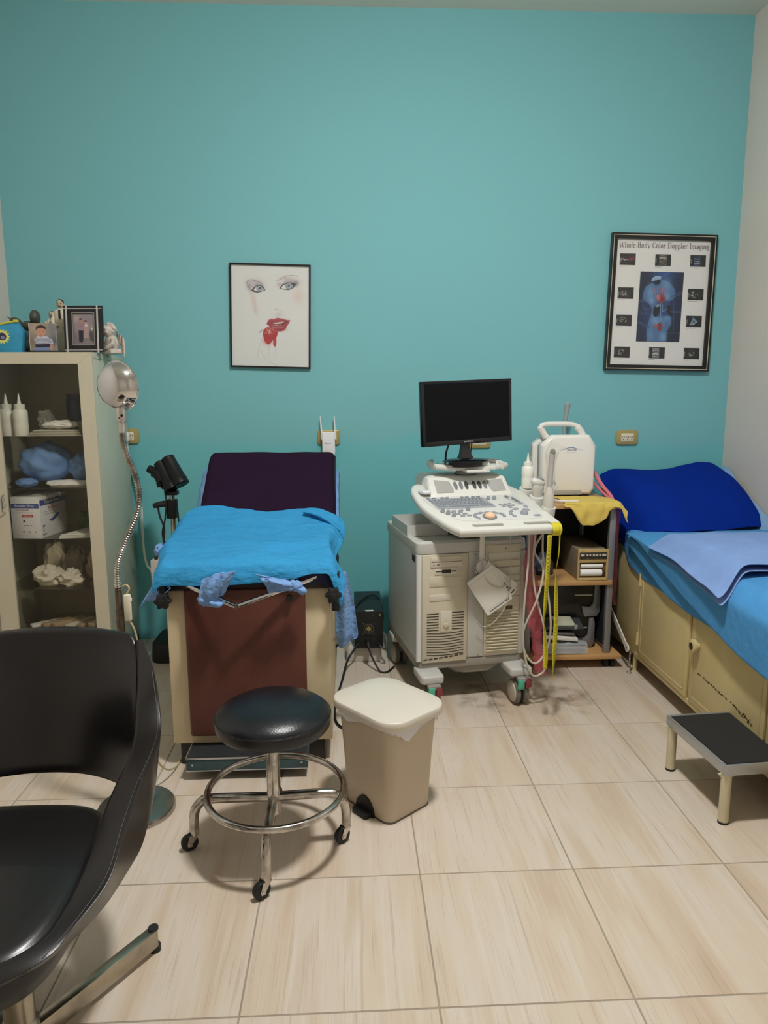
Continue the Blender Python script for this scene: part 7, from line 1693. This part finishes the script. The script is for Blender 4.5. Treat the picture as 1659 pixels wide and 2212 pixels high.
for k in range(90):
    t = rs2.random()**0.6
    y = 2.655-0.43*t+rs2.uniform(-0.004, 0.004); z = 0.262-0.022*t+rs2.uniform(-0.004, 0.003)-max(0, t-0.7)*rs2.uniform(0, 0.08)
    w, h = rs2.uniform(0.002, 0.009), rs2.uniform(0.001, 0.0035+0.006*max(0, t-0.75))
    chips.add([(BDX-0.0124, y-w, z), (BDX-0.0124, y-w*0.2, z-h), (BDX-0.0124, y+w, z+h*0.2), (BDX-0.0124, y+w*0.1, z+h)], [(0, 1, 2, 3)])
o = part('paint_chips', chips, mat('rust_dark', (70, 52, 30), rough=0.8), bd, smooth=0); o['kind'] = 'stuff'
part('bottom_rail', MB().box(BDX-0.006, BDX+0.01, 1.62, 3.26, BDZ0, 0.112), BDM, bd, bevel=0.002)
part('leg', MB().cyl((BDX+0.02, 3.30, 0.0), (BDX+0.02, 3.30, 0.10), 0.012, n=12), BDM, bd)
part('leg', MB().cyl((BDX+0.02, 1.68, 0.0), (BDX+0.02, 1.68, 0.10), 0.012, n=12), BDM, bd)
part('mattress', MB().box(BDX+0.004, 2.122, 1.63, 3.88, BDZ1, 0.685), mat('mattress_cover', (60, 110, 170), rough=0.8), bd, bevel=0.02, bseg=3)
part('head_bolster', MB().prism([(3.50, 0.685), (3.88, 0.685), (3.88, 0.88), (3.82, 0.89)], lambda y, z: (BDX+0.12, y, z), lambda y, z: (2.115, y, z)), mat('mattress_cover', (0, 0, 0)), bd, bevel=0.02, bseg=3)
# white pivot bar leaning by the bed
wb = thing('white_bar', 'white flat metal bar with a hole leaning by the bed foot', 'metal bar', (1.37, 3.30, 0.10))
a, b = Vector((1.368, 3.60, 0.30)), Vector((1.372, 3.275, 0.118)); d = (b-a).normalized(); up_ = Vector((1, 0, 0)); n_ = d.cross(up_).normalized()
poly = [(0, -0.014), ((b-a).length-0.03, -0.014)]+[((b-a).length-0.01+0.021*math.cos(t), 0.021*math.sin(t)) for t in [math.radians(-110+22*i) for i in range(11)]]+[((b-a).length-0.03, 0.014), (0, 0.014)]
part('bar', MB().prism(poly, lambda s, t: a+d*s+n_*t-up_*0.008, lambda s, t: a+d*s+n_*t-up_*0.002), WHITE_PL, wb, smooth=0)
e = a+d*((b-a).length-0.010)
part('pivot_hole', MB().cyl(e-up_*0.0088, e-up_*0.0070, 0.006, n=14), DARK, wb)
part('pivot_pin', MB().cyl((1.376, 3.262, 0.06), (1.376, 3.262, 0.112), 0.006, n=10).tube([(1.36, 3.262, 0.055), (1.352, 3.24, 0.05), (1.362, 3.225, 0.05), (1.372, 3.24, 0.055)], 0.003, 8, closed=True), CHROME_W, wb)
# sheets
BL2 = mat('bed_blue_sheet', (74, 144, 200), rough=0.85, var=0.06, vscale=8, bump=0.4, bscale=30, spec=0.25, bdist=0.01)
RBL = mat('royal_blue_cover', (6, 42, 138), rough=0.95, var=0.04, vscale=8, bump=0.10, bscale=180, spec=0.08)
LIL = mat('periwinkle_sheet', (126, 156, 208), rough=0.85, var=0.06, vscale=10, bump=0.4, bscale=30, spec=0.25, bdist=0.01)
def bed_sheet(y_back, y_front, ztop, hem, xo, wob):
    def fn(u, v):
        # u: from the wall across the top and over the edge; v: along the bed, head to foot
        y = y_back+(y_front-y_back)*v
        hm = interp([p[0] for p in hem], [p[1] for p in hem], -y)+0.004*math.sin(v*11+wob)
        if u < 0.62:
            t = u/0.62; x = 2.115-(2.115-(BDX+0.015))*t; z = ztop+0.008*nz(x*5, y*4, wob)
        else:
            t = (u-0.62)/0.38
            x = BDX+0.015-(0.015+BDX-xo)*sm(0, 0.30, t)-0.006*math.sin(v*8+wob)*t
            z = ztop-(ztop-hm)*(t*t/0.2 if t < 0.2 else t)
        return (x, y, z)
    return fn
solo('bed_sheet', MB().grid(bed_sheet(3.44, 1.66, 0.690, [(-3.44, 0.60), (-3.36, 0.525), (-3.20, 0.497), (-2.93, 0.497), (-2.68, 0.492), (-1.66, 0.47)], 1.390, 0.0), 30, 48), BL2, 'lowest blue sheet layer hanging over the bed edge', 'sheet', (1.7, 2.6, 0.69), solid=0.004, sub=1, smooth=80)
solo('bed_sheet', MB().grid(bed_sheet(3.34, 1.66, 0.697, [(-3.34, 0.645), (-3.31, 0.635), (-3.10, 0.570), (-2.90, 0.505), (-2.70, 0.487), (-1.66, 0.465)], 1.366, 1.2), 30, 48), BL2, 'middle blue sheet layer hanging over the bed edge', 'sheet', (1.7, 2.6, 0.70), solid=0.004, sub=1, smooth=80)
solo('bed_sheet', MB().grid(bed_sheet(3.30, 1.66, 0.705, [(-3.30, 0.700), (-3.16, 0.690), (-2.98, 0.633), (-2.74, 0.561), (-2.56, 0.519), (-2.28, 0.470), (-1.66, 0.43)], 1.342, 2.3), 30, 52), BL2, 'top blue sheet spread over the bed below the folded one', 'sheet', (1.7, 2.6, 0.71), solid=0.004, sub=1, smooth=80)
# pale sheet behind the royal blue cover, at the wall
def f(u, v):
    y = 3.895-0.62*u; x = 2.118-0.045*v
    z = interp([0, 0.12, 0.3, 0.7, 1.0], [0.968, 0.968, 0.885, 0.770, 0.705], u)-0.06*v+0.006*nz(u*9, v*3, 1)
    return (x, y, z)
solo('pale_sheet', MB().grid(f, 24, 8), mat('pale_blue_cotton', (132, 170, 206), rough=0.85), 'pale blue sheet between royal blue cover and wall', 'sheet', (2.1, 3.6, 0.75), solid=0.003, sub=1, smooth=80)
# royal blue cover over the bolster
def f(u, v):
    # u across from the wall side (0) to the free edge (1); v from the top to the lower hem
    xt = 2.085-(2.085-1.400)*u; xb = 2.112-(2.112-1.385)*u
    zt = interp([0, 0.06, 0.18, 0.32, 0.42, 0.55, 0.75, 0.90, 1.0], [0.950, 0.985, 0.990, 0.972, 0.952, 0.950, 0.955, 0.958, 0.925], u)
    yb = interp([0, 0.3, 0.7, 0.86, 1.0], [3.42, 3.36, 3.27, 3.31, 3.43], u)
    zb = interp([0, 0.5, 0.80, 0.90, 1.0], [0.712, 0.718, 0.722, 0.685, 0.600], u)
    t = v
    x = xt+(xb-xt)*t
    y = 3.878+(yb-3.878)*t
    k = sm(0.86, 1.0, u)
    z = zt+(zb-zt)*(t*(1-0.0)) + 0.055*math.sin(t*math.pi)*(1-k)*(1-0.3*t)
    z += 0.008*nz(u*4, v*4, 5)
    if t > 0.85: z -= 0.012*sm(0.85, 1.0, t)*(1-k)
    return (x, y, z)
solo('royal_blue_cover', MB().grid(f, 44, 30), RBL, 'royal blue cover over the raised head end of the bed', 'bed cover', (1.75, 3.6, 0.75), solid=0.006, sub=1, smooth=80)
# folded periwinkle sheet
fo = thing('folded_sheet', 'folded periwinkle sheet lying on the bed', 'sheet', (1.75, 2.55, 0.72))
def fold(z, low, yb, dx):
    def fn(u, v):
        yf = 2.44+0.02*math.sin(u*5)
        y = yb+(yf-yb)*v
        x = 2.10-(2.10-(1.345-dx))*u
        k = sm(0.86, 1.0, u)
        y -= 0.085*k*v**3
        x -= 0.035*k*v**3
        zz = z+0.010*nz(x*6, y*5, z*10)-k*(low+0.045*v**2)
        zz += 0.010*math.sin(v*math.pi)*(1-k)
        return (x, y, zz)
    return fn
part('fold_layer', MB().grid(fold(0.727, 0.058, 3.02, 0.010), 36, 30), LIL, fo, solid=0.005, sub=1, smooth=80)
part('fold_layer', MB().grid(fold(0.752, 0.056, 3.03, 0.020), 36, 30), LIL, fo, solid=0.005, sub=1, smooth=80)

# ------------------------------------------------------------------ step stool
ss = thing('step_stool', 'low metal step stool with black rubber top beside the bed', 'step stool', (1.25, 2.18, 0))
SX0, SX1, SY0, SY1, SZ = 1.173, 1.392, 2.004, 2.385, 0.208
STL = mat('brushed_edge', (182, 184, 186), rough=0.35, metal=0.7)
th_ = math.radians(4.0)
MS = Matrix.Translation((SX0, SY0, 0)) @ Matrix.Rotation(th_, 4, 'Z')
def sb_(x0, x1, y0, y1, z0, z1): return MB().box(x0, x1, y0, y1, z0, z1, MS)
w_, d_ = 0.262, 0.366
edge = MB()
for bb in ((0, w_, 0, 0.010), (0, w_, d_-0.010, d_), (0, 0.010, 0.010, d_-0.010), (w_-0.010, w_, 0.010, d_-0.010)): edge.box(bb[0], bb[1], bb[2], bb[3], SZ-0.036, SZ, MS)
part('edge_band', edge, STL, ss, bevel=0.002)
part('top_board', sb_(0.010, w_-0.010, 0.010, d_-0.010, SZ-0.02, SZ-0.004), BLKL, ss)
part('rubber_mat', sb_(0.014, w_-0.014, 0.014, d_-0.014, SZ-0.004, SZ-0.001), mat('black_rubber_mat', (30, 29, 28), rough=0.8, bump=0.5, bscale=500), ss)
LEGM = mat('chipped_cream_tube', (206, 196, 164), rough=0.45, var=0.05, vscale=20)
for (x, y) in ((0.018, 0.018), (0.018, d_-0.018), (w_-0.018, 0.018), (w_-0.018, d_-0.018)):
    q = MS @ Vector((x, y, 0))
    lg = part('leg', MB().cyl((q.x, q.y, 0.006), (q.x, q.y, SZ-0.034), 0.0165, n=18), LEGM, ss)
    part('rubber_foot', MB().cyl((q.x, q.y, 0.0), (q.x, q.y, 0.008), 0.017, n=18), BLKR, lg)
    part('bracket', MB().prism([(-0.02, 0.0), (0.02, 0.0), (0.03, 0.012), (-0.03, 0.012)], lambda a, b: (q.x+a, q.y-0.003, SZ-0.048+b), lambda a, b: (q.x+a, q.y+0.003, SZ-0.048+b)), LEGM, lg)

# ------------------------------------------------------------------ black armchair
LEA = mat('black_leather', (24, 22, 23), rough=0.28, bump=0.05, bscale=300, var=0.06, vscale=5)
MX = -0.77
ac = thing('armchair', 'black leather tub armchair on a chrome cross base', 'armchair', (MX, 1.30, 0))
RI = [(-.77,1.062,.405), (-.66,1.075,.405), (-.569,1.131,.41), (-.55,1.216,.415), (-.552,1.344,.43), (-.555,1.427,.46), (-.531,1.472,.52), (-.511,1.499,.56), (-.505,1.53,.60), (-.512,1.575,.64), (-.530,1.665,.705), (-.551,1.734,.757)]
RO = [(-.77,1.035,.385), (-.64,1.048,.388), (-.544,1.105,.398), (-.513,1.178,.41), (-.484,1.27,.43), (-.482,1.374,.472), (-.472,1.45,.522), (-.452,1.515,.572), (-.445,1.545,.61), (-.458,1.590,.65), (-.484,1.650,.715), (-.530,1.722,.764)]
BO = [(-.77,1.095,.315), (-.65,1.110,.315), (-.585,1.180,.315), (-.550,1.25,.318), (-.520,1.33,.322), (-.500,1.42,.333), (-.487,1.494,.350), (-.484,1.571,.400), (-.487,1.64,.46), (-.500,1.70,.54), (-.522,1.745,.64), (-.555,1.768,.740)]
BI = [(-.77,1.16,.315), (-.68,1.18,.315), (-.640,1.23,.315), (-.610,1.29,.318), (-.585,1.37,.322), (-.565,1.45,.345), (-.545,1.51,.40), (-.530,1.545,.45), (-.524,1.59,.50), (-.530,1.66,.57), (-.545,1.73,.66), (-.560,1.76,.745)]
def mirror(p): return (2*MX-p[0], p[1], p[2])
n_ = len(RI)
def dense(L): return catmull(L, 5)
cr_ = [dense(L) for L in (RI, RO, BO, BI)]
def corner_ring(P, r=0.009):
    out = []
    for i in range(4):
        p, a, b = P[i], P[i-1], P[(i+1) % 4]
        da, db = a-p, b-p
        ka, kb = min(0.42, r/max(1e-6, da.length)), min(0.42, r/max(1e-6, db.length))
        q0, q2 = p+da*ka, p+db*kb
        out += [q0, q0.lerp(p, 0.55).lerp(p.lerp(q2, 0.45), 0.35), (q0+q2)*0.25+p*0.5, p.lerp(q2, 0.45).lerp(q0.lerp(p, 0.55), 0.35), q2]
        out.append(q2.lerp(P[(i+1) % 4]+(P[i]-P[(i+1) % 4])*min(0.42, r/max(1e-6, db.length)), 0.5))
    return out
rg = [corner_ring([c[k] for c in cr_]) for k in range(len(cr_[0])-1, -1, -1)]
rg2 = [[Vector(mirror(p)) for p in r] for r in rg[::-1]][1:]
part('shell', MB().loft(rg+rg2), LEA, ac, smooth=60)
# stitched seams along the rim
for sgn in (0, 1):
    sp_ = [Vector(RO[k])*0.86+Vector(RI[k])*0.14+Vector((0, 0, 0.0012)) for k in range(2, n_-1)]
    sp_ = [Vector(mirror(p)) if sgn else p for p in sp_]
    part('seam', MB().tube(catmull(sp_, 8), 0.0008, 6), mat('seam_thread', (70, 68, 68), rough=0.6), ac)
# seat cushion
def f(u, v):
    a = 2*math.pi*u
    out = []
    # outline: superellipse between front y 1.06 and back y 1.575
    cx_, cy_ = MX, 1.318; hx, hy_ = 0.222, 0.258
    c_, s_ = math.cos(a), math.sin(a); e_ = 0.55
    x = cx_+hx*math.copysign(abs(c_)**e_, c_); y = cy_+hy_*math.copysign(abs(s_)**e_, s_)
    rr_ = [(1.0, 0.335), (1.02, 0.36), (1.015, 0.392), (0.985, 0.410), (0.93, 0.419), (0.80, 0.426), (0.5, 0.432), (0.0, 0.434)]
    k = v*(len(rr_)-1); i = min(len(rr_)-2, int(k)); g = k-i
    s = rr_[i][0]+(rr_[i+1][0]-rr_[i][0])*g; z = rr_[i][1]+(rr_[i+1][1]-rr_[i][1])*g
    return (cx_+(x-cx_)*s, cy_+(y-cy_)*s, z-0.012*sm(1.35, 1.06, y)*s)
part('seat', MB().grid(f, 48, 21), LEA, ac, smooth=180)
part('seat_pan', MB().prism(rrect(0.30, 0.28, 0.08, 6, cx=MX, cy=1.36), lambda x, y: (x, y, 0.295), lambda x, y: (x, y, 0.345)), BLKL, ac, bevel=0.01)
# backrest panel
ENDS = [(-.524,1.545,.445), (-.513,1.548,.52), (-.511,1.555,.58), (-.516,1.60,.645), (-.533,1.672,.705), (-.548,1.728,.752), (-.565,1.745,.768)]
CENT = [(MX,1.668,.430), (MX,1.690,.50), (MX,1.706,.56), (MX,1.722,.63), (MX,1.742,.70), (MX,1.757,.760), (MX,1.762,.780)]
def back(off):
    def fn(u, v):
        k = v*6; i = min(5, int(k)); g = k-i
        e = Vector(ENDS[i]).lerp(Vector(ENDS[i+1]), g); c_ = Vector(CENT[i]).lerp(Vector(CENT[i+1]), g)
        s = (u-0.5)*2; w = 1-abs(s)**2.2
        x = MX+(e.x-MX)*s
        return Vector((x, e.y+(c_.y-e.y)*w+off*(0.4+0.6*w), e.z+(c_.z-e.z)*w))
    return fn
fi, fo_ = back(0.0), back(0.036)
mbk = MB(); nu, nv = 28, 14
mbk.grid(fi, nu, nv); mbk.grid(fo_, nu, nv)
W1 = nv+1; N1 = (nu+1)*(nv+1)
for i in range(nu):
    for j in (0, nv):
        a_, b_ = i*W1+j, (i+1)*W1+j; mbk.f.append((a_, b_, b_+N1, a_+N1))
for j in range(nv):
    for i in (0, nu):
        a_, b_ = i*W1+j, i*W1+j+1; mbk.f.append((a_, b_, b_+N1, a_+N1))
part('backrest', mbk, LEA, ac, sub=1, smooth=70)
# base
bcx, bcy = -0.698, 1.300
part('column', MB().lathe([(0.036, 0.02), (0.036, 0.09), (0.030, 0.095), (0.030, 0.31), (0.0, 0.31)], c=(bcx, bcy, 0), n=24), mat('tarnished_chrome', (176, 168, 152), rough=0.28, metal=1.0, var=0.25, vscale=18), ac)
a0 = math.atan2(1.582-bcy, -0.503-bcx)
for k in range(4):
    a_ = a0+k*math.pi/2; L = 0.345
    M = Matrix.Translation((bcx, bcy, 0)) @ Matrix.Rotation(a_, 4, 'Z')
    lg = part('base_leg', MB().box(0.02, L, -0.0135, 0.0135, 0.014, 0.062, M), mat('tarnished_chrome', (0, 0, 0)), ac, bevel=0.004)
    part('end_cap', MB().cyl(M @ Vector((L-0.004, 0, 0.060)), M @ Vector((L-0.004, 0, 0.066)), 0.0125, n=14), BLKR, lg)
    part('foot_pad', MB().cyl(M @ Vector((L-0.002, 0, 0.0)), M @ Vector((L-0.002, 0, 0.016)), 0.014, n=14), BLKR, lg)
